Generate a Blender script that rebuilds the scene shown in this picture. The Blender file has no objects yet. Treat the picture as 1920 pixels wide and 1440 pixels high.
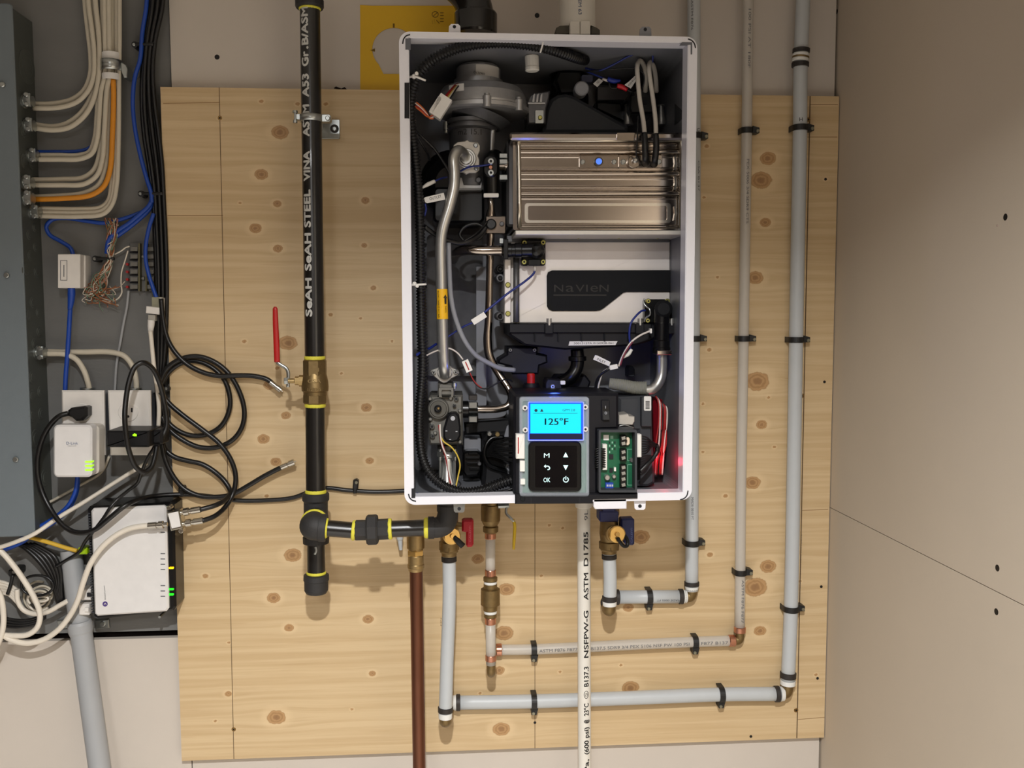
import bpy, bmesh, math, random
import numpy as np
from mathutils import Vector, Matrix
random.seed(7)
SC = bpy.context.scene
COL = SC.collection

# ------------------------------------------------------------------ camera
FPX, PITCH, YAW, ROLL = 1715.0114, 0.0766656, 0.0703128, 0.0030415
ZC = 1.40                                   # height of the plywood's centre above the floor
CAM = Vector((-0.1132986, -1.6714295, 0.2126797 + ZC))
_f = Vector((math.sin(YAW) * math.cos(PITCH), math.cos(YAW) * math.cos(PITCH), -math.sin(PITCH)))
_r = Vector((math.cos(YAW), -math.sin(YAW), 0.0))
_d = _f.cross(_r)
RGT = math.cos(ROLL) * _r + math.sin(ROLL) * _d
DWN = -math.sin(ROLL) * _r + math.cos(ROLL) * _d
FWD = _f
cam_data = bpy.data.cameras.new('camera')
cam_data.sensor_width = 36.0
cam_data.sensor_fit = 'HORIZONTAL'
cam_data.lens = FPX * 36.0 / 1920.0
cam_data.clip_start = 0.02
cam = bpy.data.objects.new('camera', cam_data)
COL.objects.link(cam)
M4 = Matrix.Identity(4)
for i, v in enumerate((RGT, -DWN, -FWD)):
    for j in range(3):
        M4[j][i] = v[j]
M4.translation = CAM
cam.matrix_world = M4
SC.camera = cam

# ------------------------------------------------------------------ world, lamps, exposure
world = bpy.data.worlds.new('world')
world.use_nodes = True
bg = world.node_tree.nodes['Background']
bg.inputs[0].default_value = (0.75, 0.72, 0.68, 1)
bg.inputs[1].default_value = 0.02
SC.world = world

LAMP = Vector((-0.13, -1.82, 0.935 + ZC))


def disc_lamp(name, loc, power, size, color):
    l = bpy.data.lights.new(name, 'AREA')
    l.shape = 'DISK'
    l.size = size
    l.energy = power
    l.color = color
    o = bpy.data.objects.new(name, l)
    o.location = loc
    COL.objects.link(o)
    return o


main_lamp = disc_lamp('ceiling_downlight', LAMP, 82.0, 0.06, (1.0, 1.0, 1.0))
main_lamp.data.spread = math.radians(146)
fill_lamp = disc_lamp('room_fill_light', Vector((-0.55, -2.95, 0.93 + ZC)), 36.0, 0.5, (1.0, 1.0, 1.0))  # soft fill added to stand in for the rest of the room's light
vs = SC.view_settings
vs.view_transform = 'Standard'
vs.look = 'None'
vs.gamma = 1.0
vs.use_curve_mapping = False
vs.exposure = -0.52
SC.cycles.use_denoising = True
SC.cycles.max_bounces = 10
SC.cycles.caustics_reflective = False
SC.cycles.caustics_refractive = False
SC.cycles.sample_clamp_indirect = 4.0


# ------------------------------------------------------------------ photogrammetric helpers
def P(px, py, d=0.0):
    """point standing d metres in front of the plywood face, on the sight line measured at (px, py)"""
    v = RGT * ((px - 960.0) / FPX) + DWN * ((py - 720.0) / FPX) + FWD
    t = (-d - CAM.y) / v.y
    return CAM + v * t


def mpp(px, py, d):
    return (P(px + .5, py, d) - P(px - .5, py, d)).length


def V3(p):
    return p if isinstance(p, Vector) else P(*p)


# ------------------------------------------------------------------ materials
def srgb(c):
    return tuple(((v / 255.0) / 12.92 if v / 255.0 <= 0.04045 else ((v / 255.0 + 0.055) / 1.055) ** 2.4) for v in c)


MATS = {}


def mat(name, rgb, rough=0.5, metal=0.0, var=0.06, scale=60.0, bump=0.0, bscale=None, spec=0.5, coat=0.0,
        trans=0.0, emit=None, estr=0.0, stretch=None, alpha=1.0, sss=0.0):
    if name in MATS:
        return MATS[name]
    m = bpy.data.materials.new(name)
    m.use_nodes = True
    nt = m.node_tree
    b = nt.nodes['Principled BSDF']
    c = srgb(rgb)
    tc = nt.nodes.new('ShaderNodeTexCoord')
    src = tc.outputs['Object']
    if stretch:
        mp = nt.nodes.new('ShaderNodeMapping')
        mp.inputs['Scale'].default_value = stretch
        nt.links.new(src, mp.inputs[0])
        src = mp.outputs[0]
    n = nt.nodes.new('ShaderNodeTexNoise')
    n.inputs['Scale'].default_value = scale
    n.inputs['Detail'].default_value = 4.0
    nt.links.new(src, n.inputs['Vector'])
    mx = nt.nodes.new('ShaderNodeMix')
    mx.data_type = 'RGBA'
    mx.inputs[6].default_value = (*[max(0, v * (1 - var)) for v in c], 1)
    mx.inputs[7].default_value = (*[min(1, v * (1 + var)) for v in c], 1)
    nt.links.new(n.outputs['Fac'], mx.inputs[0])
    nt.links.new(mx.outputs[2], b.inputs['Base Color'])
    b.inputs['Roughness'].default_value = rough
    b.inputs['Metallic'].default_value = metal
    b.inputs['Specular IOR Level'].default_value = spec
    b.inputs['Coat Weight'].default_value = coat
    b.inputs['Transmission Weight'].default_value = trans
    b.inputs['Alpha'].default_value = alpha
    if sss:
        b.inputs['Subsurface Weight'].default_value = sss
        b.inputs['Subsurface Radius'].default_value = (0.01, 0.01, 0.01)
    if emit:
        b.inputs['Emission Color'].default_value = (*srgb(emit), 1)
        b.inputs['Emission Strength'].default_value = estr
    if bump:
        n2 = n
        if bscale:
            n2 = nt.nodes.new('ShaderNodeTexNoise')
            n2.inputs['Scale'].default_value = bscale
            n2.inputs['Detail'].default_value = 3.0
            nt.links.new(src, n2.inputs['Vector'])
        bp = nt.nodes.new('ShaderNodeBump')
        bp.inputs['Strength'].default_value = bump
        bp.inputs['Distance'].default_value = 0.001
        nt.links.new(n2.outputs['Fac'], bp.inputs['Height'])
        nt.links.new(bp.outputs['Normal'], b.inputs['Normal'])
    MATS[name] = m
    return m


# ------------------------------------------------------------------ mesh builder
class MB:
    def __init__(self):
        self.v, self.f, self.s = [], [], []

    def add(self, vs_, fs, smooth=False):
        o = len(self.v)
        self.v.extend([Vector(v) for v in vs_])
        for f in fs:
            self.f.append(tuple(i + o for i in f))
            self.s.append(smooth)
        return self

    def box(self, a, b):
        x0, y0, z0 = a
        x1, y1, z1 = b
        vs_ = [(x, y, z) for x in (x0, x1) for y in (y0, y1) for z in (z0, z1)]
        return self.add(vs_, [(0, 1, 3, 2), (4, 6, 7, 5), (0, 4, 5, 1), (2, 3, 7, 6), (0, 2, 6, 4), (1, 5, 7, 3)])

    def obox(self, c, ax, ay, az, sx, sy, sz):
        """box round a centre along three axes, full sizes"""
        c = V3(c)
        ax, ay, az = (Vector(k).normalized() for k in (ax, ay, az))
        vs_ = [c + ax * (i * sx / 2) + ay * (j * sy / 2) + az * (k * sz / 2) for i in (-1, 1) for j in (-1, 1) for k in (-1, 1)]
        return self.add(vs_, [(0, 1, 3, 2), (4, 6, 7, 5), (0, 4, 5, 1), (2, 3, 7, 6), (0, 2, 6, 4), (1, 5, 7, 3)])

    def prism(self, poly, d0, d1, ch=0.0, smooth=False):
        """outline measured at depth d1 (front), extruded straight back to d0"""
        w = poly if isinstance(poly[0], Vector) else [P(x, y, d1) for x, y in poly]
        w = list(w)
        n = len(w)
        y1, y0 = -d1, -d0
        area = sum(w[i].x * w[(i + 1) % n].z - w[(i + 1) % n].x * w[i].z for i in range(n))
        if area < 0:
            w.reverse()
        rings = []
        if ch > 0:
            ins = []
            for i in range(n):
                a, b, c = w[i - 1], w[i], w[(i + 1) % n]
                e1 = Vector((b.x - a.x, b.z - a.z))
                e2 = Vector((c.x - b.x, c.z - b.z))
                if e1.length < 1e-9 or e2.length < 1e-9:
                    ins.append((b.x, b.z))
                    continue
                e1.normalize()
                e2.normalize()
                n1, n2 = Vector((-e1.y, e1.x)), Vector((-e2.y, e2.x))
                k = n1 + n2
                k = k / max(0.4, k.length_squared / 2) if k.length > 1e-6 else n1
                ins.append((b.x + k.x * ch, b.z + k.y * ch))
            rings = [[(p.x, y0, p.z) for p in w], [(p.x, y1 + ch, p.z) for p in w], [(x, y1, z) for x, z in ins]]
        else:
            rings = [[(p.x, y0, p.z) for p in w], [(p.x, y1, p.z) for p in w]]
        vs_ = [v for r in rings for v in r]
        fs = []
        for k in range(len(rings) - 1):
            for i in range(n):
                j = (i + 1) % n
                fs.append((k * n + i, k * n + j, (k + 1) * n + j, (k + 1) * n + i))
        o = (len(rings) - 1) * n
        self.add(vs_, fs, smooth)
        self.add(vs_, [tuple(range(o, o + n)), tuple(reversed(range(n)))])
        return self

    def rect(self, x0, y0, x1, y1, d0, d1, r=0.0, ch=0.0):
        return self.prism(rrect(x0, y0, x1, y1, r), d0, d1, ch)

    def frame(self, outer, inner, d0, d1):
        n = len(outer)
        O = outer if isinstance(outer[0], Vector) else [P(x, y, d1) for x, y in outer]
        I = inner if isinstance(inner[0], Vector) else [P(x, y, d1) for x, y in inner]
        vs_ = []
        for lst, y in ((O, -d1), (I, -d1), (O, -d0), (I, -d0)):
            vs_ += [(p.x, y, p.z) for p in lst]
        fs = []
        for i in range(n):
            j = (i + 1) % n
            fs += [(i, j, n + j, n + i), (2 * n + j, 2 * n + i, 3 * n + i, 3 * n + j),
                   (i, 2 * n + i, 2 * n + j, j), (n + i, n + j, 3 * n + j, 3 * n + i)]
        return self.add(vs_, fs)

    def tube(self, pts, r, n=12, sub=8, closed=False, caps=True, rib=None, raw=False, rpx=True, flat=None):
        """sweep along points (px, py, depth) or world vectors; r in pixels (or metres when rpx False)"""
        W = [V3(p) for p in pts]
        rs = r if isinstance(r, (list, tuple)) else [r] * len(W)
        if rpx:
            rs = [k * (p - CAM).dot(FWD) / FPX for k, p in zip(rs, W)]
        if not raw and len(W) > 2:
            Q, R = [], []
            m = len(W)
            for i in range(m - 1):
                p0, p1, p2, p3 = W[max(i - 1, 0)], W[i], W[i + 1], W[min(i + 2, m - 1)]
                if i == 0:
                    p0 = p1 * 2 - p2
                if i == m - 2:
                    p3 = p2 * 2 - p1
                t0 = 0.0
                t1 = t0 + max((p1 - p0).length, 1e-6) ** .5
                t2 = t1 + max((p2 - p1).length, 1e-6) ** .5
                t3 = t2 + max((p3 - p2).length, 1e-6) ** .5
                for k in range(sub):
                    u = k / sub
                    t = t1 + (t2 - t1) * u
                    A1 = p0 * ((t1 - t) / (t1 - t0)) + p1 * ((t - t0) / (t1 - t0))
                    A2 = p1 * ((t2 - t) / (t2 - t1)) + p2 * ((t - t1) / (t2 - t1))
                    A3 = p2 * ((t3 - t) / (t3 - t2)) + p3 * ((t - t2) / (t3 - t2))
                    B1 = A1 * ((t2 - t) / (t2 - t0)) + A2 * ((t - t0) / (t2 - t0))
                    B2 = A2 * ((t3 - t) / (t3 - t1)) + A3 * ((t - t1) / (t3 - t1))
                    Q.append(B1 * ((t2 - t) / (t2 - t1)) + B2 * ((t - t1) / (t2 - t1)))
                    R.append(rs[i] * (1 - u) + rs[i + 1] * u)
            Q.append(W[-1])
            R.append(rs[-1])
            W, rs = Q, R
        if rib:
            pitch, depth = rib
            Q, R = [W[0]], [rs[0]]
            acc, k = 0.0, 0
            for i in range(len(W) - 1):
                a, b = W[i], W[i + 1]
                L = (b - a).length
                pos = 0.0
                while acc + (L - pos) >= pitch / 4:
                    pos += pitch / 4 - acc
                    acc = 0.0
                    u = pos / L
                    k += 1
                    rr = rs[i] * (1 - u) + rs[i + 1] * u
                    Q.append(a.lerp(b, u))
                    R.append(rr * (1 - depth) if k % 4 > 1 else rr)
                acc += L - pos
            W, rs = Q, R
        m = len(W)
        T = []
        for i in range(m):
            t = W[min(i + 1, m - 1)] - W[max(i - 1, 0)]
            T.append(t.normalized() if t.length > 1e-9 else Vector((0, 0, 1)))
        ref = Vector((0, 1, 0)) if abs(T[0].y) < 0.9 else Vector((1, 0, 0))
        N = (ref - T[0] * ref.dot(T[0])).normalized()
        vs_, fs = [], []
        for i in range(m):
            N = (N - T[i] * N.dot(T[i]))
            N = N.normalized() if N.length > 1e-6 else T[i].orthogonal().normalized()
            B = T[i].cross(N)
            for k in range(n):
                a = 2 * math.pi * (k + .5) / n
                fl = flat if flat else 1.0
                vs_.append(W[i] + (N * math.cos(a) * fl + B * math.sin(a)) * rs[i])
        for i in range(m - 1):
            for k in range(n):
                l = (k + 1) % n
                fs.append((i * n + k, i * n + l, (i + 1) * n + l, (i + 1) * n + k))
        self.add(vs_, fs, True)
        if caps:
            o = len(self.v) - m * n
            self.f.append(tuple(o + k for k in reversed(range(n))))
            self.s.append(False)
            self.f.append(tuple(o + (m - 1) * n + k for k in range(n)))
            self.s.append(False)
        return self

    def lathe(self, a, b, prof, n=24, smooth=True, rot=0.0, rel=True):
        """profile [(t, r)]: t 0..1 along a->b when rel, r in metres; sharp where two neighbours share t"""
        a, b = V3(a), V3(b)
        ax = b - a
        L = ax.length
        ax = ax.normalized()
        ref = Vector((0, 1, 0)) if abs(ax.y) < 0.9 else Vector((0, 0, 1))
        N = (ref - ax * ref.dot(ax)).normalized()
        B = ax.cross(N)
        segs = []
        for i in range(len(prof) - 1):
            segs.append((prof[i], prof[i + 1]))
        for (t0, r0), (t1, r1) in segs:
            vs_ = []
            for t, r in ((t0, r0), (t1, r1)):
                c = a + ax * (t * L if rel else t)
                for k in range(n):
                    g = 2 * math.pi * k / n + rot
                    vs_.append(c + (N * math.cos(g) + B * math.sin(g)) * max(r, 1e-5))
            self.add(vs_, [(k, (k + 1) % n, n + (k + 1) % n, n + k) for k in range(n)], smooth)
        for (t, r), rev in ((prof[0], True), (prof[-1], False)):
            if r > 1e-4:
                c = a + ax * (t * L if rel else t)
                ring = [c + (N * math.cos(2 * math.pi * k / n + rot) + B * math.sin(2 * math.pi * k / n + rot)) * r for k in range(n)]
                self.add(ring, [tuple(reversed(range(n))) if rev else tuple(range(n))])
        return self

    def disc(self, px, py, d0, d1, r, n=20, ch=0.0, m=False):
        """short cylinder standing out from the wall; r in px at d1"""
        c = P(px, py, d1)
        rm = r if m else r * mpp(px, py, d1)
        a = Vector((c.x, -d0, c.z))
        ch = min(ch, rm * .6)
        L = d1 - d0
        pr = [(0, rm), (L - ch, rm), (L, rm - ch)] if ch else [(0, rm), (L, rm)]
        return self.lathe(a, c, pr, n, True, rel=False)

    def hexnut(self, a, b, r, n=6, rot=0.0):
        a, b = V3(a), V3(b)
        L = (b - a).length
        c = min(r * .12, L * .2)
        return self.lathe(a, b, [(0, r * .9), (c / L, r), (1 - c / L, r), (1, r * .9)], n, False, rot)


def rrect(x0, y0, x1, y1, r=0.0, n=5):
    if r <= 0:
        return [(x0, y0), (x1, y0), (x1, y1), (x0, y1)]
    r = min(r, abs(x1 - x0) / 2, abs(y1 - y0) / 2)
    out = []
    for cx, cy, a0 in ((x1 - r, y0 + r, -90), (x1 - r, y1 - r, 0), (x0 + r, y1 - r, 90), (x0 + r, y0 + r, 180)):
        for k in range(n + 1):
            a = math.radians(a0 + 90 * k / n)
            out.append((cx + r * math.cos(a), cy + r * math.sin(a)))
    return out


def ell(cx, cy, rx, ry=None, n=24, rot=0.0):
    ry = ry or rx
    c, s = math.cos(rot), math.sin(rot)
    return [(cx + rx * math.cos(a) * c - ry * math.sin(a) * s, cy + rx * math.cos(a) * s + ry * math.sin(a) * c)
            for a in (2 * math.pi * k / n for k in range(n))]


def wrect(x0, x1, z0, z1, r=0.0, n=6):
    """rounded rectangle in metres on a plane parallel to the wall"""
    return [Vector((x, 0, z)) for x, z in rrect(x0, z0, x1, z1, r, n)]


ORG = {}


def finish(name, mb, material, origin):
    me = bpy.data.meshes.new(name)
    me.from_pydata([tuple(v - origin) for v in mb.v], [], mb.f)
    me.polygons.foreach_set('use_smooth', mb.s)
    if material:
        me.materials.append(material)
    me.validate()
    me.update()
    o = bpy.data.objects.new(name, me)
    COL.objects.link(o)
    return o


def thing(name, label, cat, loc, group=None):
    o = bpy.data.objects.new(name, None)
    o.empty_display_size = 0.02
    loc = V3(loc).copy()
    o.location = loc
    COL.objects.link(o)
    ORG[o] = loc
    o['label'] = label
    o['category'] = cat
    if group:
        o['group'] = group
    return o


def part(name, mb, material, parent, label=None):
    o = finish(name, mb, material, ORG[parent])
    o.parent = parent
    ORG[o] = ORG[parent]
    if label:
        o['label'] = label
    return o


def solo(name, mb, material, label, cat, group=None, kind=None):
    lo = Vector((min(v.x for v in mb.v), min(v.y for v in mb.v), min(v.z for v in mb.v)))
    hi = Vector((max(v.x for v in mb.v), max(v.y for v in mb.v), max(v.z for v in mb.v)))
    c = (lo + hi) / 2
    o = finish(name, mb, material, c)
    o.location = c
    ORG[o] = c
    if label:
        o['label'] = label
    if cat:
        o['category'] = cat
    if group:
        o['group'] = group
    if kind:
        o['kind'] = kind
    return o


def struct(name, mb, material, label=None):
    return solo(name, mb, material, label, None, kind='structure')


# ------------------------------------------------------------------ lettering
_FT = {}


def text_mesh(s):
    """flat lettering from the built-in font: verts (x, y) and faces, height of capitals about 0.73"""
    if s in _FT:
        return _FT[s]
    cu = bpy.data.curves.new('lettering', 'FONT')
    cu.body = s
    cu.resolution_u = 3
    ob = bpy.data.objects.new('lettering', cu)
    COL.objects.link(ob)
    dg = bpy.context.evaluated_depsgraph_get()
    me = bpy.data.meshes.new_from_object(ob.evaluated_get(dg))
    bm = bmesh.new()
    bm.from_mesh(me)
    for lv_ in np.linspace(-.2, .85, 14):          # cut across so that lettering can follow a round pipe
        bmesh.ops.bisect_plane(bm, geom=bm.verts[:] + bm.edges[:] + bm.faces[:], plane_co=(0, float(lv_), 0), plane_no=(0, 1, 0))
    bm.to_mesh(me)
    bm.free()
    vs_ = [(v.co.x, v.co.y) for v in me.vertices]
    fs = [tuple(p.vertices) for p in me.polygons]
    bpy.data.meshes.remove(me)
    bpy.data.objects.remove(ob)
    bpy.data.curves.remove(cu)
    _FT[s] = (vs_, fs)
    return _FT[s]


def text_flat(mb, s, p0, p1, height, d, bold=0.0, center=False):
    """s runs from pixel p0 to p1 (baseline ends) at depth d, cap height in px"""
    vs_, fs = text_mesh(s)
    if not vs_:
        return mb
    a, b = P(*p0, d), P(*p1, d)
    x0, x1 = min(v[0] for v in vs_), max(v[0] for v in vs_)
    y0 = 0.0
    ux = (b - a)
    L = ux.length
    ux = ux.normalized()
    up = ux.cross(Vector((0, 1, 0)))
    hm = height * mpp(*p0, d) / 0.73
    mb.add([a + ux * ((x - x0) / (x1 - x0) * L) + up * ((y - y0) * hm) for x, y in vs_], fs)
    return mb


def text_round(mb, s, a, b, cen_r, side, height, flip=False, eps=0.0004, ang=0.0, bold=0.0):
    if bold:
        u_ = (b - a).normalized() * bold
        text_round(mb, s, a + u_, b + u_, cen_r, side, height, flip, eps, ang)
        text_round(mb, s, a - u_, b - u_, cen_r, side, height, flip, eps, ang)
        text_round(mb, s, a, b, cen_r, side, height, flip, eps, ang + bold / cen_r)
        text_round(mb, s, a, b, cen_r, side, height, flip, eps, ang - bold / cen_r)
    """lettering wrapped on a cylinder with axis a->b (world), text runs along the axis; ang turns the text round the pipe
    from the side facing the room; height in metres"""
    vs_, fs = text_mesh(s)
    x0, x1 = min(v[0] for v in vs_), max(v[0] for v in vs_)
    ax = b - a
    L = ax.length
    ax = ax.normalized()
    out = Vector((0, -1, 0))
    out = (out - ax * out.dot(ax)).normalized()
    upd = out.cross(ax)
    if flip:
        upd = -upd
    r = cen_r + eps
    res = []
    for x, y in vs_:
        t = (x - x0) / (x1 - x0) * L
        th = ((y - 0.36) * height / 0.73) / r + ang
        res.append(a + ax * t + out * (math.cos(th) * r) + upd * (math.sin(th) * r))
    mb.add(res, fs)
    return mb

# ================================================================== STRUCTURE
XR = 0.6115
WALLD = -0.016
M_dry = mat('drywall_paper', (200, 191, 180), 0.9, var=0.05, scale=9.0, bump=0.08, bscale=900)
M_dry2 = mat('drywall_paper_side', (194, 181, 163), 0.9, var=0.05, scale=5.0, bump=0.08, bscale=900)
M_dark = mat('dark_gap', (38, 28, 26), 0.95)
M_floor = mat('painted_concrete_floor', (212, 207, 200), 0.85, var=0.15, scale=6.0, bump=0.2)
M_room = mat('far_brown_wall', (98, 84, 72), 0.9, var=0.05, scale=5.0)
M_ceil = mat('ceiling_board', (222, 218, 212), 0.9, var=0.05, scale=5.0)
M_board = mat('grey_painted_plywood', (112, 112, 110), 0.72, var=0.16, scale=7.0, bump=0.35, bscale=60, stretch=(1, 1, 3))
ZCEIL = LAMP.z + 0.02
XL, YF = -2.4, -3.4

struct('floor', MB().box((XL - .1, YF - .1, -0.05), (XR + .1, 0.12, 0.0)), M_floor)
struct('ceiling', MB().box((XL - .1, YF - .1, ZCEIL), (XR + .1, 0.12, ZCEIL + .05)), M_ceil)
struct('wall_left', MB().box((XL - .1, YF, 0.0), (XL, 0.12, ZCEIL)), M_room)
struct('wall_front', MB().box((XL, YF - .1, 0.0), (XR + .1, YF, ZCEIL)), M_room)


def onright(px, py, off=0.0):
    v = RGT * ((px - 960.0) / FPX) + DWN * ((py - 720.0) / FPX) + FWD
    t = (XR - off - CAM.x) / v.x
    return CAM + v * t


# back wall: dark cavity with drywall sheets screwed over it
xb = P(320, 100, WALLD).x
zb = P(200, 1199, WALLD).z
yw = -WALLD
wb = struct('wall_back', MB().box((XL, 0.06, 0.0), (XR + .1, 0.12, ZCEIL)), M_dark)
part('drywall_panel', MB().box((xb, yw, 0.0), (XR - .0045, yw + .0127, ZCEIL)), M_dry, wb)
part('drywall_panel', MB().box((XL, yw, 0.0), (xb - .002, yw + .0127, zb)), M_dry, wb)
part('painted_backboard', MB().box((XL, yw + .006, zb + 0.012), (xb - .0025, yw + .026, ZCEIL)), M_board, wb,
     'grey painted plywood backboard')
M_screw = mat('black_drywall_screw', (28, 26, 25), 0.5, metal=0.4)
M_crumb = mat('gypsum_crumb', (168, 150, 140), 0.95)
for px, py in ((407, 107), (1007, 29)):
    c = P(px, py, WALLD)
    k = part('screw', MB().lathe(c + Vector((0, .004, 0)), c + Vector((0, -.0004, 0)), [(0, .0016), (.6, .0044), (.95, .0044), (1, .0036)], 14),
             M_screw, wb)
# bracket scraps and a small hole just above the sheet
part('gypsum_chip', MB().prism([(626, 165), (630, 162), (640, 166), (646, 163), (650, 167), (638, 168)], WALLD, WALLD + .003), M_dark, wb)

zs = P(1556.5, 952, 0.0).z
wr = struct('wall_right', MB().box((XR + .0127, YF, 0.0), (XR + .1, 0.06, ZCEIL)), M_dark)
part('drywall_panel', MB().box((XR, YF, 0.0), (XR + .0127, 0.045, zs - .0007)), M_dry2, wr)
part('drywall_panel', MB().box((XR, YF, zs + .0007), (XR + .0127, 0.045, ZCEIL)), M_dry2, wr)
for px, py in ((1885, 407), (1870, 1065), (1868, 1147), (1569, 22)):
    c = onright(px, py)
    part('screw', MB().lathe(c + Vector((.004, 0, 0)), c + Vector((-.0003, 0, 0)),
                             [(0, .002), (.6, .0046), (.95, .0046), (1, .0038)], 14), M_screw, wr)
c = onright(1870, 423)
part('gypsum_chip', MB().lathe(c + Vector((.001, 0, 0)), c + Vector((-.0006, 0, 0)), [(0, .003), (1, .0012)], 7, False), M_crumb, wr)

# ------------------------------------------------------------------ plywood sheet
KN = [(525, 248, 14), (490, 327, 11), (520, 382, 7), (685, 376, 7), (479, 428, 10), (521, 466, 8), (540, 643, 15), (505, 722, 10),
      (536, 779, 8), (494, 823, 10), (517, 866, 9), (687, 764, 9), (693, 864, 7), (549, 1041, 14), (513, 1121, 11), (542, 1177, 8),
      (690, 1161, 9), (698, 1263, 6), (518, 1345, 15), (1440, 297, 13), (1427, 338, 17), (1435, 417, 9), (1416, 521, 13),
      (1420, 715, 19), (1428, 796, 9), (1411, 905, 13), (1440, 1062, 13), (1416, 1101, 19), (1425, 1183, 10), (896, 1048, 10),
      (950, 1105, 13), (945, 1187, 15), (936, 1257, 9), (940, 1367, 14), (1202, 1007, 14), (1178, 1139, 9), (1182, 1290, 14),
      (683, 460, 5), (676, 597, 3), (411, 222, 3), (1325, 274, 4), (1330, 656, 4), (1331, 1040, 5), (1164, 1247, 3), (1050, 1260, 3),
      (385, 1080, 5), (429, 1205, 3), (428, 1301, 6), (404, 1352, 3), (1320, 370, 3), (1548, 336, 3), (1318, 757, 3), (1318, 848, 3),
      (1441, 745, 3), (1452, 838, 3), (558, 195, 4), (611, 195, 4), (490, 190, 4), (458, 640, 4), (450, 380, 3), (500, 930, 4),
      (620, 590, 4), (700, 540, 5), (640, 700, 3), (1030, 985, 3), (1055, 990, 3), (900, 1300, 3), (1015, 1080, 3), (660, 1330, 3),
      (586, 545, 6), (735, 640, 3), (520, 690, 4), (1345, 520, 3), (1360, 930, 4), (1350, 1300, 4), (1500, 1090, 3), (1530, 1265, 3)]
NG = 330
gx = np.linspace(-.6096, .6096, NG)
gz = np.linspace(-.6096, .6096, NG)
GX, GZ = np.meshgrid(gx, gz)
kd = np.full(GX.shape, 4.0)
wp = np.zeros(GX.shape)
for (px, py, r) in KN:
    c = P(px, py, 0.0)
    m_ = mpp(px, py, 0) * r
    dx, dz = (GX - c.x) / (m_ * 1.18), (GZ - (c.z - ZC)) / (m_ * 0.92)
    D = np.sqrt(dx * dx + dz * dz)
    kd = np.minimum(kd, D if r > 5 else D * 1.0)
    ddx, ddz = (GX - c.x) / (m_ * 4.5), (GZ - (c.z - ZC)) / (m_ * 2.2)
    wp += -np.sign(ddz) * (1 - np.exp(-np.abs(ddz) * 3)) * m_ * 0.75 * np.exp(-(ddx ** 2 + ddz ** 2))
pv = [(float(x), 0.0, float(z)) for z in gz for x in gx]
pf = []
for j in range(NG - 1):
    for i in range(NG - 1):
        a = j * NG + i
        pf.append((a, a + 1, a + NG + 1, a + NG))
nb = len(pv)
e = .6096
pv += [(-e, .0155, -e), (e, .0155, -e), (e, .0155, e), (-e, .0155, e)]
pv += [(-e, 0, -e), (e, 0, -e), (e, 0, e), (-e, 0, e)]
q = nb + 4
pf += [(nb + 1, nb, nb + 3, nb + 2), (q, q + 1, nb + 1, nb), (q + 1, q + 2, nb + 2, nb + 1), (q + 2, q + 3, nb + 3, nb + 2), (q + 3, q, nb, nb + 3)]
me = bpy.data.meshes.new('plywood_sheet')
me.from_pydata(pv, [], pf)
for nm, arr in (('knot', kd), ('warp', wp)):
    at = me.attributes.new(nm, 'FLOAT', 'POINT')
    full = np.concatenate([arr.ravel(), np.full(8, 4.0 if nm == 'knot' else 0.0)]).astype(np.float32)
    at.data.foreach_set('value', full)

m = bpy.data.materials.new('spruce_plywood')
m.use_nodes = True
nt = m.node_tree
b = nt.nodes['Principled BSDF']


def nd(t, **kw):
    n_ = nt.nodes.new(t)
    for k, v in kw.items():
        setattr(n_, k, v)
    return n_


def lk(a_, b_):
    nt.links.new(a_, b_)


def mth(op, a_, b_=None, clamp=False):
    n_ = nd('ShaderNodeMath', operation=op)
    n_.use_clamp = clamp
    for i_, v in enumerate((a_, b_)):
        if v is None:
            continue
        if isinstance(v, (int, float)):
            n_.inputs[i_].default_value = v
        else:
            lk(v, n_.inputs[i_])
    return n_.outputs[0]


def mixc(f_, a_, b_):
    n_ = nd('ShaderNodeMix', data_type='RGBA')
    lk(f_, n_.inputs[0]) if not isinstance(f_, float) else None
    if isinstance(f_, float):
        n_.inputs[0].default_value = f_
    for i_, v in ((6, a_), (7, b_)):
        if isinstance(v, tuple):
            n_.inputs[i_].default_value = (*srgb(v), 1)
        else:
            lk(v, n_.inputs[i_])
    return n_.outputs[2]


def ramp(f_, lo, hi):
    n_ = nd('ShaderNodeMapRange')
    n_.interpolation_type = 'SMOOTHSTEP'
    lk(f_, n_.inputs[0])
    n_.inputs[1].default_value = lo
    n_.inputs[2].default_value = hi
    return n_.outputs[0]


tc = nd('ShaderNodeTexCoord')
sp = nd('ShaderNodeSeparateXYZ')
lk(tc.outputs['Object'], sp.inputs[0])
aw = nd('ShaderNodeAttribute', attribute_name='warp')
ak = nd('ShaderNodeAttribute', attribute_name='knot')
zz = mth('ADD', sp.outputs[2], aw.outputs['Fac'])


def grain(sx, sz, detail, dist=0.0, seed=0.0):
    cb = nd('ShaderNodeCombineXYZ')
    lk(mth('MULTIPLY', sp.outputs[0], sx), cb.inputs[0])
    cb.inputs[1].default_value = seed
    lk(mth('MULTIPLY', zz, sz), cb.inputs[2])
    n_ = nd('ShaderNodeTexNoise')
    n_.inputs['Scale'].default_value = 1.0
    n_.inputs['Detail'].default_value = detail
    n_.inputs['Distortion'].default_value = dist
    lk(cb.outputs[0], n_.inputs['Vector'])
    return n_.outputs['Fac']


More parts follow.
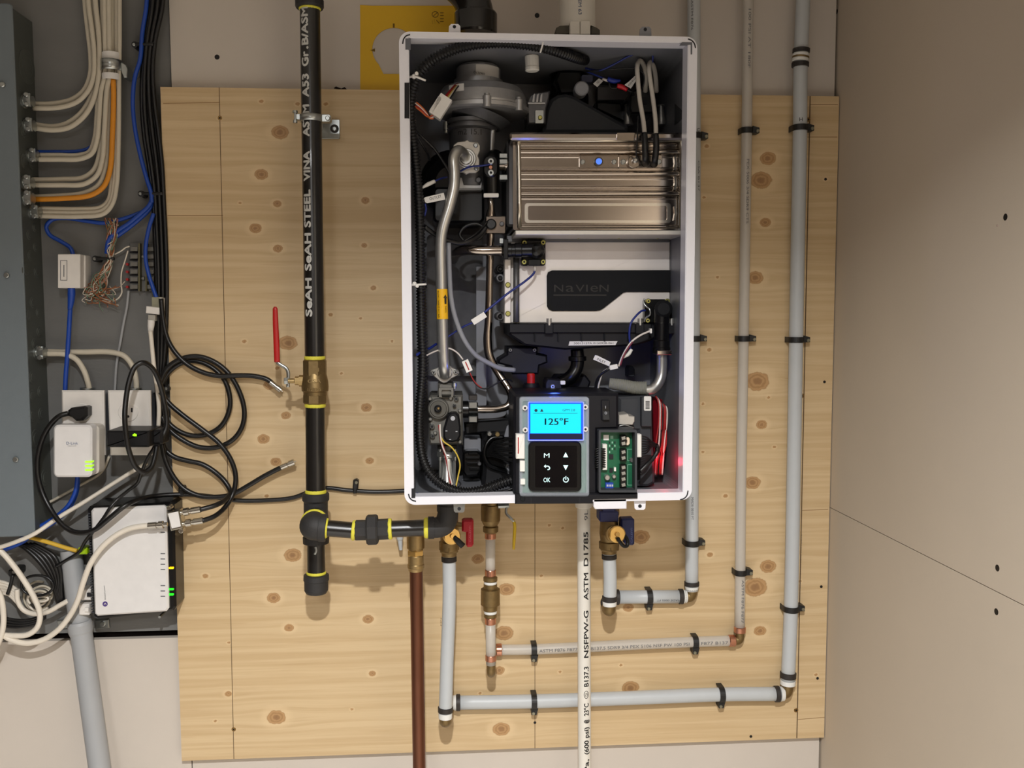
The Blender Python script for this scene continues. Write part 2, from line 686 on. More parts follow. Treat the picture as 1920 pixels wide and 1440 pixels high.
g1 = grain(2.0, 85.0, 3.0, 0.3)
g2 = grain(9.0, 260.0, 3.0, 0.2, 3.0)
g3 = grain(1.1, 9.0, 2.0, 0.0, 7.0)
c1 = mixc(ramp(g1, .36, .66), (197, 170, 129), (209, 184, 144))
c2 = mixc(mth('MULTIPLY', ramp(g2, .55, .78), .30), c1, (176, 145, 103))
c3 = mixc(mth('MULTIPLY', ramp(g3, .5, .75), .4), c2, (217, 193, 155))
# fine dark resin streaks
g4 = grain(5.0, 420.0, 1.0, 0.0, 11.0)
c4 = mixc(mth('MULTIPLY', ramp(g4, .74, .80), .55), c3, (160, 122, 80))
# knots
nz = nd('ShaderNodeTexNoise')
nz.inputs['Scale'].default_value = 130.0
nz.inputs['Detail'].default_value = 3.0
lk(tc.outputs['Object'], nz.inputs['Vector'])
kk = mth('ADD', ak.outputs['Fac'], mth('MULTIPLY', mth('SUBTRACT', nz.outputs['Fac'], .5), .42))
halo = mth('MULTIPLY', mth('SUBTRACT', 1.0, ramp(kk, 1.15, 2.1)), .35)
c5 = mixc(halo, c4, (230, 204, 162))
rings = ramp(mth('SINE', mth('MULTIPLY', kk, 17.0)), -1.0, 1.0)
kc = mixc(rings, (156, 116, 72), (178, 138, 92))
kc2 = mixc(mth('SUBTRACT', 1.0, ramp(kk, .05, .55)), kc, (132, 92, 56))
inside = mth('SUBTRACT', 1.0, ramp(kk, .92, 1.06))
c6 = mixc(mth('MULTIPLY', inside, .88), c5, kc2)
lk(c6, b.inputs['Base Color'])
b.inputs['Roughness'].default_value = 0.46
b.inputs['Specular IOR Level'].default_value = 0.35
hb = mth('ADD', mth('MULTIPLY', g1, .6), mth('MULTIPLY', g2, .5))
bp = nd('ShaderNodeBump')
bp.inputs['Strength'].default_value = 0.45
bp.inputs['Distance'].default_value = 0.0015
lk(hb, bp.inputs['Height'])
lk(bp.outputs['Normal'], b.inputs['Normal'])
me.materials.append(m)
ply = bpy.data.objects.new('plywood_sheet', me)
ply.location = (0, 0, ZC)
COL.objects.link(ply)
ORG[ply] = Vector((0, 0, ZC))
ply['label'] = 'large square knotty spruce plywood sheet fixed behind the water heater'
ply['category'] = 'plywood'
M_pencil = mat('pencil', (92, 70, 46), 0.9)
for a_, b_, w_ in (((411, 164), (438.5, 1423), 1.3), ((1003, 700), (1003, 1403), 1.1), ((1519, 180), (1494, 1384), 2.0)):
    p0, p1 = P(*a_, 0), P(*b_, 0)
    u = (p1 - p0).normalized()
    sd = Vector((u.z, 0, -u.x)) * (w_ * .5 * mpp(*a_, 0))
    pr = [p0 + sd, p1 + sd, p1 - sd, p0 - sd]
    part('pencil_line', MB().add([v + Vector((0, -.00015, 0)) for v in pr], [(0, 1, 2, 3)]), M_pencil, ply)
M_joint = mat('veneer_seam', (146, 114, 76), 0.9)
for x0, y0, x1, y1 in ((306, 194, 412, 192), (314, 404, 418, 404), (1518, 196, 1571, 196), (1504, 957, 1553, 955), (1496, 1349, 1546, 1345), (1514, 257, 1570, 257)):
    p0, p1 = P(x0, y0, 0), P(x1, y1, 0)
    hz = Vector((0, 0, .0006))
    part('veneer_joint', MB().add([v + Vector((0, -.00012, 0)) for v in (p0 + hz, p1 + hz, p1 - hz, p0 - hz)], [(0, 1, 2, 3)]), M_joint, ply)
M_brassy = mat('yellow_zinc_screw', (150, 118, 70), 0.35, metal=0.9)
for px, py in ((412, 221), (438, 1368), (1504, 742), (1493, 1332), (1516, 224)):
    k = part('wood_screw', MB().disc(px, py, -.001, .0008, 4.2, 14, .0008), M_brassy, ply)
    part('drive_recess', MB().rect(px - 1.6, py - 1.6, px + 1.6, py + 1.6, .0005, .0010), M_screw, k)
for px, py in ((1003, 1355), (1546, 716), (1540, 1100), (1533, 1272), (1408, 1381), (1548, 336)):
    part('nail_hole', MB().disc(px, py, -.001, .0004, 2.6, 10), M_screw, ply)

# ================================================================== PIPES OUTSIDE THE HEATER
M_blk = mat('black_steel_pipe', (20, 19, 18), 0.28, var=0.25, scale=90, bump=0.06, spec=0.6, coat=0.25)
M_iron = mat('black_malleable_iron', (40, 39, 39), 0.62, var=0.12, scale=300, bump=0.35, bscale=900)
M_dope = mat('yellow_pipe_dope', (222, 214, 70), 0.6, var=0.15, scale=400, bump=0.6, bscale=700)
M_paint = mat('white_stencil_paint', (205, 205, 200), 0.7, var=0.1, scale=900)
M_brass = mat('forged_brass', (166, 142, 98), 0.36, metal=0.85, var=0.2, scale=160, bump=0.15)
M_brassd = mat('dull_brass', (134, 113, 76), 0.42, metal=0.85, var=0.2, scale=160, bump=0.15)
M_gold = mat('bright_brass', (226, 186, 112), 0.28, metal=0.9, var=0.08, scale=100)
M_zinc = mat('zinc_plated_steel', (178, 182, 180), 0.3, metal=0.95, var=0.15, scale=120)
M_red = mat('red_vinyl_grip', (176, 24, 22), 0.4, spec=0.5)
M_redp = mat('red_plastic', (168, 16, 34), 0.42)
M_bluep = mat('navy_plastic', (20, 30, 84), 0.45)
M_yelp = mat('yellow_vinyl_grip', (206, 172, 24), 0.42)
M_copper = mat('aged_copper', (116, 76, 58), 0.36, metal=0.9, var=0.28, scale=24, stretch=(4, 4, .6))
M_copperb = mat('bright_copper', (206, 148, 122), 0.25, metal=0.95, var=0.1)
M_pex = mat('grey_pex', (186, 190, 192), 0.42, var=0.04, scale=50)
M_pexw = mat('white_pex_ring', (226, 226, 222), 0.45)
M_band = mat('dark_crimp_ring', (52, 48, 46), 0.55, metal=0.3)
M_clear = mat('translucent_pex', (212, 206, 196), 0.32, var=0.04, trans=0.0, alpha=0.62, sss=0.0)
M_pvc = mat('white_pvc', (224, 220, 210), 0.38, var=0.03, scale=40)
M_ink = mat('black_ink', (26, 24, 24), 0.7)
M_inkg = mat('grey_ink', (96, 98, 102), 0.7)
M_inkb = mat('blue_ink', (54, 78, 120), 0.7)
M_clip = mat('black_nylon_clip', (22, 22, 22), 0.5, var=0.1)
M_nail = mat('nail_head', (142, 140, 122), 0.4, metal=0.7)
M_gloss = mat('glossy_black_abs', (14, 14, 14), 0.16, spec=0.6)
M_blackp = mat('black_plastic', (17, 17, 19), 0.45, var=0.1, spec=0.35)

GP = 0.10     # gas riser stands this far off the plywood
GF = 0.20     # the run with the union stands further out


def rm(px, py, d, r):
    return r * mpp(px, py, d)


def dope(parent, a, b, r, w=0.15):
    a, b = V3(a), V3(b)
    return part('pipe_dope', MB().lathe(a, b, [(0, r * .98), (.2, r * 1.06), (.5, r * 1.09), (.8, r * 1.05), (1, r * .98)], 20), M_dope, parent,
                'smeared yellow thread sealant')


# --- riser with stencilled lettering
t = thing('gas_pipe', 'tall black steel gas riser stencilled in white letters, hung in a zinc clamp', 'pipe', (590, 668, GP))
A, B = P(590.3, 671, GP), P(581, 10, GP)
rg = rm(586, 400, GP, 18.9)
part('pipe', MB().lathe(A, B, [(0, rg), (1, rg)], 28), M_blk, t)
dope(t, P(581, 20, GP), P(580.8, 8, GP), rg * 1.02)


def riser(py):
    return A.lerp(B, (668 - py) / 658.0)


for s, y0, y1 in (('SeAH', 588, 517), ('SeAH', 502, 433), ('STEEL', 421, 352), ('VINA', 335, 281), ('ASTM', 253, 196),
                  ('A53', 181, 140), ('Gr', 125, 99), ('.', 94, 90), ('B/ASM', 86, 18)):
    lt = MB()
    text_round(lt, s, riser(y0), riser(y1), rg, 0, 0.0126, ang=0.46, bold=.0008)
    part('stencil_word', lt, M_paint, t)


t = thing('pipe_coupling', 'black iron coupling at the top end of the gas riser', 'pipe fitting', (580, 2, GP))
part('body', MB().lathe(P(580.5, 16, GP), P(579.5, -45, GP), [(0, rg * 1.3), (.06, rg * 1.4), (.25, rg * 1.4), (.3, rg * 1.28), (1, rg * 1.28)], 24), M_iron, t)

# --- clamp
t = thing('pipe_clamp', 'zinc split-ring clamp and bracket plate holding the black gas riser', 'clamp', (618, 240, 0))
cc = P(584, 219, GP)
rr = rg
ring = MB()
N_ = 28
zt, zb_ = P(584, 212, GP + rr).z, P(584, 225, GP + rr).z
vs_, fs = [], []
for k in range(N_ + 1):
    a = 2 * math.pi * k / N_
    for rad in (rr * 1.01, rr * 1.16):
        for z in (zb_, zt):
            vs_.append((cc.x + math.cos(a) * rad, cc.y + math.sin(a) * rad, z))
for k in range(N_):
    o = k * 4
    for i, j in ((0, 1), (1, 3), (3, 2), (2, 0)):
        fs.append((o + i, o + j, o + 4 + j, o + 4 + i))
ring.add(vs_, fs, True)
part('split_ring', ring, M_zinc, t)
e1 = part('ear', MB().rect(600, 214, 620, 228, GP - .010, GP + .006, 4, .001), M_zinc, t)
part('bolt_head', MB().disc(614, 221, GP, GP + .010, 4.5, 12, .001), M_zinc, e1)
e2 = part('ear', MB().rect(553, 213, 570, 224, GP - .008, GP + .004, 4, .001), M_zinc, t)
part('bolt', MB().lathe(P(553.5, 207, GP + .004), P(553.5, 231, GP + .004),
                        [(0, .0001), (.02, .004), (.2, .0045), (.22, .002), (.75, .002), (.76, .0036), (.98, .0036), (1, .001)], 14), M_zinc, e2)
part('bracket_plate', MB().rect(596, 224, 637, 260, 0.0, 0.004, 2, .0006), M_zinc, t)
part('post', MB().lathe(P(600, 240, .003), P(597, 226, GP - rr), [(0, .006), (1, .006)], 12), M_zinc, t)
w = part('washer', MB().disc(627, 241, .004, .006, 8, 18, .0006), M_band, t)
part('screw', MB().disc(627, 241, .006, .009, 4.2, 6, .001), M_zinc, w)

# --- ball valve
t = thing('gas_valve', 'brass gas ball valve with a long red lever on the black riser', 'valve', (590, 757, GP))
ax0, ax1 = P(590.2, 668, GP), P(591, 762, GP)
b1 = rm(590, 700, GP, 22)
part('upper_hexagon', MB().hexnut(P(590.3, 674, GP), P(590.5, 706, GP), b1 * 1.03, 8, .39), M_brassd, t)
part('body', MB().lathe(P(590.5, 700, GP), P(591, 741, GP), [(0, b1 * .96), (.15, b1 * 1.04), (.35, b1 * 1.12), (.62, b1 * 1.16), (.8, b1 * 1.14), (.84, b1 * 1.02), (1, b1)], 28), M_brassd, t)
part('lower_hexagon', MB().hexnut(P(591, 738, GP), P(591, 757, GP), b1 * 1.05, 8, .39), M_brassd, t)
dope(t, P(590.2, 667, GP), P(590.3, 675, GP), rg * 1.0)
dope(t, P(591, 756, GP), P(591, 764, GP), rg * 1.0)
st = part('stem_gland', MB().lathe(P(572, 714, GP), P(541, 714, GP), [(0, .010), (.35, .010), (.36, .0075), (.6, .0075)], 8, False)
          .lathe(P(552, 714, GP), P(536, 714, GP), [(0, .0042), (1, .0042)], 12), M_brass, t)
part('lever_nut', MB().hexnut(P(541, 714, GP), P(533, 714, GP), .0062), M_zinc, st)
lv = MB().tube([(540, 726, GP), (540, 714, GP), (540.5, 700, GP), (537, 691, GP), (520, 679, GP), (518.5, 668, GP)], 3.4, 8, 4, flat=.55)
part('lever', lv, M_zinc, t)
part('red_grip', MB().tube([(519.5, 679, GP), (518.5, 650, GP), (516.5, 600, GP), (516, 579, GP), (516, 575, GP)], [5.4, 5.6, 5.2, 4.6, 2.2], 14, 5, flat=.6), M_red, t, 'red vinyl lever grip')
em = MB()
text_flat(em, 'FM', (580, 697), (598, 697), 8, GP + b1 * .93)
text_flat(em, 'CSA', (577, 718), (602, 718), 7, GP + b1 * 1.14)
text_flat(em, '1/2 125', (577, 733), (602, 733), 6, GP + b1 * 1.18)
part('cast_marking', em, M_brass, t)

# --- lower riser, tee, drip leg
t = thing('gas_pipe', 'short black gas pipe length between the brass valve and the tee', 'pipe', (591, 920, GP))
rl = rm(591, 840, GP, 18.4)
part('pipe', MB().lathe(P(591, 761, GP), P(592, 930, GP), [(0, rl), (1, rl)], 26), M_blk, t)
dope(t, P(592, 918, GP), P(592, 928, GP), rl * 1.02)

t = thing('pipe_tee', 'black iron tee below the gas riser, its branch facing outwards', 'pipe fitting', (592, 1015, GP))
rt = rm(592, 970, GP, 22.5)
part('run', MB().lathe(P(592, 924, GP), P(592.5, 1018, GP), [(0, rt * 1.02), (.02, rt * 1.12), (.14, rt * 1.12), (.18, rt), (.84, rt), (.88, rt * 1.1), (1, rt * 1.08)], 26), M_iron, t)
part('branch', MB().lathe(P(592, 972, GP), P(590, 980, GP + .045), [(0, rt), (.6, rt), (.62, rt * 1.12), (1, rt * 1.12)], 26), M_iron, t)

t = thing('pipe_elbow', 'black iron street elbow swinging from the tee to the right', 'pipe fitting', (588, 988, GF))
re_ = rm(588, 988, GF, 25)
part('bend', MB().tube([(589, 981, GP + .05), (588, 984, GF - .022), (589, 987, GF - .002), (597, 988.5, GF), (606, 989, GF)], [23, 25, 26, 25, 23.5], 26, 6), M_iron, t)
part('collar', MB().lathe(P(597, 989, GF), P(612, 990, GF), [(0, re_ * .9), (.15, re_ * 1.06), (1, re_ * 1.06)], 26), M_iron, t)
dope(t, P(590, 979, GP + .047), P(589.5, 981, GP + .055), re_ * 1.0)

t = thing('drip_leg', 'short black drip leg pipe hanging under the tee', 'pipe', (593, 1075, GP))
part('pipe', MB().lathe(P(592.5, 1014, GP), P(593, 1084, GP), [(0, rl * .94), (1, rl * .94)], 26), M_blk, t)
part('scuffed_patch', MB().tube([P(591, 1025, GP + rl * .96), P(593, 1032, GP + rl * .97), P(590, 1040, GP + rl * .96)], 2.2, 6, 4, flat=.15), M_zinc, t)
t = thing('end_cap_fitting', 'black iron cap closing the bottom of the drip leg', 'pipe fitting', (593, 1112, GP))
rc = rm(593, 1095, GP, 24)
part('cap', MB().lathe(P(593, 1076, GP), P(593, 1114, GP), [(0, rc * .84), (.05, rc * .98), (.3, rc * 1.0), (.34, rc * .94), (.8, rc * .93), (.94, rc * .8), (1, rc * .5)], 26), M_iron, t)
dope(t, P(593, 1071, GP), P(593, 1078, GP), rl * .95)

t = thing('gas_nipple', 'short black nipple between the elbow and the union', 'pipe', (638, 994, GF))
rn = rm(640, 994, GF, 15.6)
part('pipe', MB().lathe(P(610, 990, GF), P(668, 995, GF), [(0, rn), (1, rn)], 24), M_blk, t)
dope(t, P(608, 990, GF), P(615, 990.5, GF), rn * 1.15)
dope(t, P(660, 994, GF), P(667, 994.5, GF), rn * 1.15)
t = thing('pipe_union', 'black iron union with a large octagonal nut on the gas run', 'pipe fitting', (698, 993, GF))
ru = rm(700, 993, GF, 19.5)
part('tail_piece', MB().hexnut(P(665, 994, GF), P(692, 993.5, GF), ru, 8, .39), M_iron, t)
part('union_nut', MB().hexnut(P(687, 993.5, GF), P(709, 992.5, GF), ru * 1.48, 8, .39), M_iron, t)
part('tail_piece', MB().hexnut(P(706, 993, GF), P(731, 991.5, GF), ru * 1.02, 8, .39), M_iron, t)
t = thing('gas_nipple', 'black nipple between the union and the elbow under the heater', 'pipe', (765, 990, GF))
part('pipe', MB().lathe(P(728, 992, GF), P(805, 989.5, GF), [(0, rn * 1.02), (1, rn * 1.02)], 24), M_blk, t)
dope(t, P(728, 992, GF), P(735, 991.6, GF), rn * 1.22)
dope(t, P(795, 990, GF), P(805, 989.7, GF), rn * 1.18)
t = thing('pipe_elbow', 'black iron elbow turning up into the heater underside', 'pipe fitting', (838, 990, GF))
part('bend', MB().tube([(806, 989, GF), (820, 989, GF), (833, 983, GF), (839, 969, GF), (840, 950, GF), (840, 938, GF)], [19, 19.5, 20, 20, 19, 19], 24, 6), M_iron, t)
part('collar', MB().lathe(P(803, 989.5, GF), P(814, 989.3, GF), [(0, rn * 1.36), (1, rn * 1.36)], 24), M_iron, t)
part('collar', MB().lathe(P(840, 958, GF), P(840, 947, GF), [(0, rn * 1.36), (1, rn * 1.36)], 24), M_iron, t)

# --- copper discharge pipe
DC = 0.13
t = thing('copper_pipe', 'brown aged copper pipe dropping to the floor beside the grey pipe', 'pipe', (785, 1440, DC))
rcop = rm(783, 1200, DC, 12.2)
A, B = P(780, 1052, DC), P(787, 1500, DC)
part('pipe', MB().lathe(A, A + (B - A) * 1.7, [(0, rcop), (1, rcop)], 24), M_copper, t)
pf_ = part('press_fitting', MB().lathe(P(779, 996, DC), P(780, 1070, DC), [(0, rcop * 1.3), (.08, rcop * 1.36), (.42, rcop * 1.36), (.44, rcop * 1.12), (.6, rcop * 1.12), (.62, rcop * 1.2),
     (.82, rcop * 1.2), (.84, rcop * 1.28), (.92, rcop * 1.28), (.94, rcop * 1.18), (1, rcop * 1.12)], 24), M_brass, t)
part('hexagon', MB().hexnut(P(779, 1030, DC), P(779.3, 1041, DC), rcop * 1.32), M_gold, pf_)
# short tube ends beside it, under the heater
t = thing('tube_stub', 'small grey tube tip poking out below the black gas nipple', 'tube', (751, 1030, .03))
part('tube', MB().lathe(P(748, 986, .03), P(751.5, 1031, .03), [(0, .0064), (.55, .006), (.6, .0045), (1, .0030)], 14), M_pex, t)
part('wall_block', MB().rect(741, 984, 756, 1000, 0.0, .03, 2, .001), M_blackp, t)


# --- flexible and rigid water lines
def crimp(parent, a, b, r):
    return part('crimp_ring', MB().lathe(a, b, [(0, r * .97), (.1, r * 1.13), (.9, r * 1.13), (1, r * .97)], 24), M_band, parent)


def elbow_fit(name, label, pts, r, m_=None, collars=True):
    t_ = thing(name, label, 'pipe fitting', pts[len(pts) // 2])
    part('bend', MB().tube(pts, r, 18, 6), m_ or M_brassd, t_)
    return t_


DP = 0.018
# rightmost grey line
t = thing('grey_pipe', 'tall grey plastic water pipe nearest the right-hand wall', 'pipe', (1477, 1280, DP))
pts = [(1477, 1283, DP), (1483, 1140, DP), (1488, 900, DP), (1492.5, 640, DP), (1497, 400, DP), (1500, 240, DP), (1501, 130, DP), (1506, 0, DP), (1509, -60, DP)]
part('tube', MB().tube(pts, 13.0, 22, 4), M_pex, t)
rp = rm(1480, 1250, DP, 13.0)
crimp(t, P(1477.6, 1271, DP), P(1478, 1260, DP), rp)
part('end_ring', MB().lathe(P(1477, 1284, DP), P(1477.4, 1275, DP), [(0, rp * .9), (.1, rp * 1.06), (1, rp * 1.06)], 22), M_pexw, t)
ct = part('coupling', MB().lathe(P(1500.5, 116, DP), P(1501.8, 100, DP), [(0, rp * 1.0), (.1, rp * 1.08), (.9, rp * 1.08), (1, rp)], 22), M_pexw, t)
part('brass_insert', MB().lathe(P(1501, 110, DP), P(1501.4, 106.5, DP), [(0, rp * 1.12), (1, rp * 1.12)], 22), M_brassd, ct)
crimp(t, P(1500.3, 126, DP), P(1500.6, 117, DP), rp * 1.01)
crimp(t, P(1502, 99, DP), P(1502.5, 91, DP), rp * 1.01)
hm_ = MB()
text_flat(hm_, 'H', (1499, 227), (1505, 227), 7, DP + rp * 1.02)
part('marker_letter', hm_, M_ink, t)
tx = MB()
text_round(tx, 'CSA B137.5 ASTM F876 POTABLE', P(1486, 1120, DP), P(1489.5, 1000, DP), rp, 0, .004, flip=True, ang=1.0)
part('printed_text', tx, M_inkg, t)
elbow_fit('brass_elbow', 'brass elbow at the lower right corner of the grey pipes', [(1477, 1276, DP), (1477, 1290, DP), (1474, 1298, DP), (1466, 1300.5, DP), (1456, 1301, DP)], 10.5)
t = thing('grey_pipe', 'long horizontal grey plastic pipe near the bottom edge of the plywood', 'pipe', (1150, 1310, DP))
pts = [(852, 1317.5, DP), (1000, 1315, DP), (1200, 1308, DP), (1352, 1302, DP), (1464, 1301, DP)]
part('tube', MB().tube(pts, 12.8, 22, 4), M_pex, t)
crimp(t, P(855, 1317.5, DP), P(863, 1317.3, DP), rp)
crimp(t, P(1452, 1301.2, DP), P(1461, 1301, DP), rp)
part('end_ring', MB().lathe(P(1462, 1301, DP), P(1469, 1301, DP), [(0, rp * 1.05), (1, rp * .95)], 22), M_pexw, t)
part('end_ring', MB().lathe(P(848, 1317.7, DP), P(855, 1317.5, DP), [(0, rp * .95), (1, rp * 1.05)], 22), M_pexw, t)
DH = 0.085
t = thing('grey_pipe', 'short vertical grey plastic pipe below the red-handled valve', 'pipe', (838, 1340, DH))
part('tube', MB().tube([(842, 1040, DH + .01), (842.5, 1120, DH + .01), (838, 1240, DH), (835, 1344, DH)], 12.6, 22, 5), M_pex, t)
r2 = rm(838, 1200, DH, 12.6)
crimp(t, P(841.8, 1043, DH + .01), P(842, 1053, DH + .01), r2)
crimp(t, P(835.4, 1325, DH), P(835.2, 1335, DH), r2 * 1.01)
part('end_ring', MB().lathe(P(835.2, 1336, DH), P(835, 1346, DH), [(0, r2 * 1.06), (1, r2 * 1.02)], 22), M_pexw, t)
tx = MB()
text_round(tx, 'MN', P(831 + 6, 1170, DH + .004), P(837, 1156, DH + .004), r2, 0, .003, ang=.9)
part('printed_text', tx, M_ink, t)
t = elbow_fit('brass_elbow', 'brass elbow under the short vertical grey pipe, turning to the wall', [(835, 1338, DH), (835, 1350, DH), (836, 1352, DH - .012), (838, 1342, DP + .008), (842, 1325, DP + .002), (852, 1318, DP)], 11.5)

# cold line
t = thing('grey_pipe', 'tall grey plastic pipe running up close behind the heater right side', 'pipe', (1297, 1100, DP))
pts = [(1297, 1106, DP), (1297.5, 950, DP), (1300, 640, DP), (1301.5, 300, DP), (1301, 0, DP), (1301, -60, DP)]
part('tube', MB().tube(pts, 12.2, 22, 4), M_pex, t)
rq = rm(1297, 1000, DP, 12.2)
crimp(t, P(1297, 1098, DP), P(1297, 1090, DP), rq)
part('end_ring', MB().lathe(P(1297, 1107, DP), P(1297, 1099, DP), [(0, rq * .95), (1, rq * 1.05)], 22), M_pexw, t)
tx = MB()
text_round(tx, 'MADE 0010 FT', P(1297, 930, DP), P(1297, 972, DP), rq, 0, .0046, ang=-.15)
text_round(tx, 'ASTM F876', P(1301, 4, DP), P(1301, 60, DP), rq, 0, .004, ang=-.5)
text_round(tx, 'CSA B137', P(1301, 303, DP), P(1301, 360, DP), rq, 0, .004, ang=.5)
part('printed_text', tx, M_inkg, t)
hm_ = MB()
text_flat(hm_, 'C', (1307, 246), (1312, 246), 6, DP + rq * .95)
part('marker_letter', hm_, M_ink, t)
elbow_fit('brass_elbow', 'brass elbow joining the cold pipes right of the blue-handled valve', [(1297, 1100, DP), (1297, 1110, DP), (1294, 1117, DP), (1287, 1119, DP), (1277, 1119, DP)], 10.5)
t = thing('grey_pipe', 'short horizontal grey plastic pipe right of the blue-handled valve', 'pipe', (1217, 1120, DP))
part('tube', MB().tube([(1156, 1119.5, DP), (1284, 1118.5, DP)], 12.4, 22), M_pex, t)
crimp(t, P(1152, 1119.5, DP), P(1161, 1119.5, DP), rq * 1.02)
crimp(t, P(1272, 1118.5, DP), P(1281, 1118.5, DP), rq * 1.02)
part('end_ring', MB().lathe(P(1280, 1118.5, DP), P(1287, 1118.5, DP), [(0, rq * 1.05), (1, rq * .95)], 22), M_pexw, t)
tx = MB()
text_round(tx, 'MADE 0005 FT', P(1273, 1119, DP), P(1229, 1119, DP), rq, 0, .004, ang=.25)
part('printed_text', tx, M_inkg, t)
DV = 0.085
t = thing('grey_pipe', 'short vertical grey plastic pipe below the blue-handled valve', 'pipe', (1143, 1120, DV))
part('tube', MB().tube([(1142, 1036, DV), (1144, 1085, DV), (1143, 1134, DV)], 12.4, 22), M_pex, t)
r3 = rm(1143, 1080, DV, 12.4)
crimp(t, P(1142.2, 1039, DV), P(1142.4, 1048, DV), r3)
crimp(t, P(1143.2, 1117, DV), P(1143, 1127, DV), r3 * 1.01)
part('end_ring', MB().lathe(P(1143, 1127, DV), P(1143, 1135, DV), [(0, r3 * 1.07), (1, r3 * 1.03)], 22), M_pexw, t)
t = elbow_fit('brass_elbow', 'brass elbow under the short cold pipe, turning back to the plywood', [(1143, 1128, DV), (1143, 1142, DV), (1141, 1143, DV - .014), (1139, 1134, DP + .01), (1142, 1122, DP + .002), (1154, 1119.5, DP)], [11.5, 11.5, 11.5, 11.5, 11.5, 10.5])
part('crimp_ring', MB().tube([(1139, 1133, DP + .022), (1138.5, 1129, DP + .012)], 12.8, 20), M_band, t)

# translucent recirculation line
DT = 0.016
t = thing('clear_pipe', 'tall translucent plastic pipe between the two tall grey pipes', 'pipe', (1388, 1180, DT))
pts = [(1387, 1186, DT), (1389.5, 900, DT), (1394, 640, DT), (1400, 250, DT), (1403, 0, DT), (1404, -60, DT)]
part('tube', MB().tube(pts, 9.8, 20, 4), M_clear, t)
rtc = rm(1390, 900, DT, 9.8)
part('copper_ring', MB().lathe(P(1387, 1186, DT), P(1387.3, 1175, DT), [(0, rtc * 1.0), (.1, rtc * 1.12), (.9, rtc * 1.12), (1, rtc)], 20), M_copperb, t)
tx = MB()
for y0, y1, s in ((1085, 1165, 'ASTM F876 F877'), (300, 420, 'PEX 5006 3/4 SDR9 CTS'), (20, 130, '100 PSI AT 180F')):
    text_round(tx, s, P(1389 + (1165 - y0) * .012, y0, DT), P(1389 + (1165 - y1) * .012, y1, DT), rtc, 0, .005)
part('printed_text', tx, M_inkg, t)
t = elbow_fit('brass_elbow', 'small brass elbow at the lower corner of the translucent pipes', [(1387, 1180, DT), (1387, 1194, DT), (1385, 1199, DT), (1379, 1201, DT), (1368, 1201, DT)], 8.6)
t = thing('clear_pipe', 'long horizontal translucent plastic pipe with faint printing', 'pipe', (1150, 1210, DT))
part('tube', MB().tube([(930, 1218.5, DT), (1003, 1217.5, DT), (1200, 1208, DT), (1303, 1203.5, DT), (1378, 1201, DT)], 9.8, 20, 4), M_clear, t)
part('copper_ring', MB().lathe(P(1366, 1201.3, DT), P(1378, 1201, DT), [(0, rtc * 1.0), (.1, rtc * 1.12), (.9, rtc * 1.12), (1, rtc)], 20), M_copperb, t)
part('copper_ring', MB().lathe(P(930, 1218.5, DT), P(941, 1218.2, DT), [(0, rtc * 1.0), (.1, rtc * 1.15), (.9, rtc * 1.15), (1, rtc)], 20), M_copperb, t)
tx = MB()
text_round(tx, 'ASTM F876 F877 CSA B137.5 SDR9 3/4 PEX 5106 NSF PW 100 PSI', P(1010, 1217, DT), P(1290, 1204, DT), rtc, 0, .006)
tx2 = MB()
text_round(tx2, 'F877 B137', P(1312, 1203, DT), P(1362, 1201.5, DT), rtc, 0, .006)
part('printed_text', tx, M_inkg, t)
part('printed_text', tx2, M_inkg, t)
DK = 0.075
rk = rm(920, 1100, DK, 9.8)
t = thing('clear_pipe', 'short translucent pipe between the brass ball valve and the check valve', 'pipe', (920, 1030, DK))
part('tube', MB().tube([(919.5, 998, DK), (919.5, 1080, DK)], 9.2, 20), M_clear, t)
part('copper_ring', MB().lathe(P(919.5, 999, DK), P(919.5, 1010, DK), [(0, rk), (.1, rk * 1.06), (.9, rk * 1.06), (1, rk)], 20), M_copperb, t)
part('copper_ring', MB().lathe(P(919.5, 1068, DK), P(919.5, 1080, DK), [(0, rk), (.1, rk * 1.06), (.9, rk * 1.06), (1, rk)], 20), M_copperb, t)
t = thing('check_valve', 'brass spring check valve in the middle of the translucent drop', 'valve', (920, 1150, DK))
part('body', MB().lathe(P(919.5, 1080, DK), P(919.5, 1158, DK), [(0, rk * 1.05), (.03, rk * 1.35), (.11, rk * 1.35), (.13, rk * .95), (.17, rk * .95), (.19, rk * 1.3), (.29, rk * 1.3), (.31, rk * 1.82),
     (.68, rk * 1.85), (.7, rk * 1.4), (.82, rk * 1.35), (.84, rk * .95), (.89, rk * .95), (.91, rk * 1.25), (.98, rk * 1.25), (1, rk)], 28), M_brassd, t)
part('thread_tape', MB().lathe(P(919.5, 1090, DK), P(919.5, 1095, DK), [(0, rk * 1.2), (.5, rk * 1.25), (1, rk * 1.2)], 20), M_pexw, t)
part('thread_tape', MB().lathe(P(919.5, 1145, DK), P(919.5, 1150, DK), [(0, rk * 1.2), (.5, rk * 1.25), (1, rk * 1.2)], 20), M_pexw, t)
t = thing('clear_pipe', 'short translucent pipe hanging below the check valve', 'pipe', (920, 1240, DK))
part('tube', MB().tube([(919.5, 1158, DK), (920.5, 1246, DK)], 9.4, 20), M_clear, t)
part('copper_ring', MB().lathe(P(919.5, 1158, DK), P(919.5, 1170, DK), [(0, rk), (.1, rk * 1.08), (.9, rk * 1.08), (1, rk)], 20), M_copperb, t)
part('copper_ring', MB().lathe(P(920.3, 1228, DK), P(920.5, 1239, DK), [(0, rk), (.1, rk * 1.08), (.9, rk * 1.08), (1, rk)], 20), M_copperb, t)
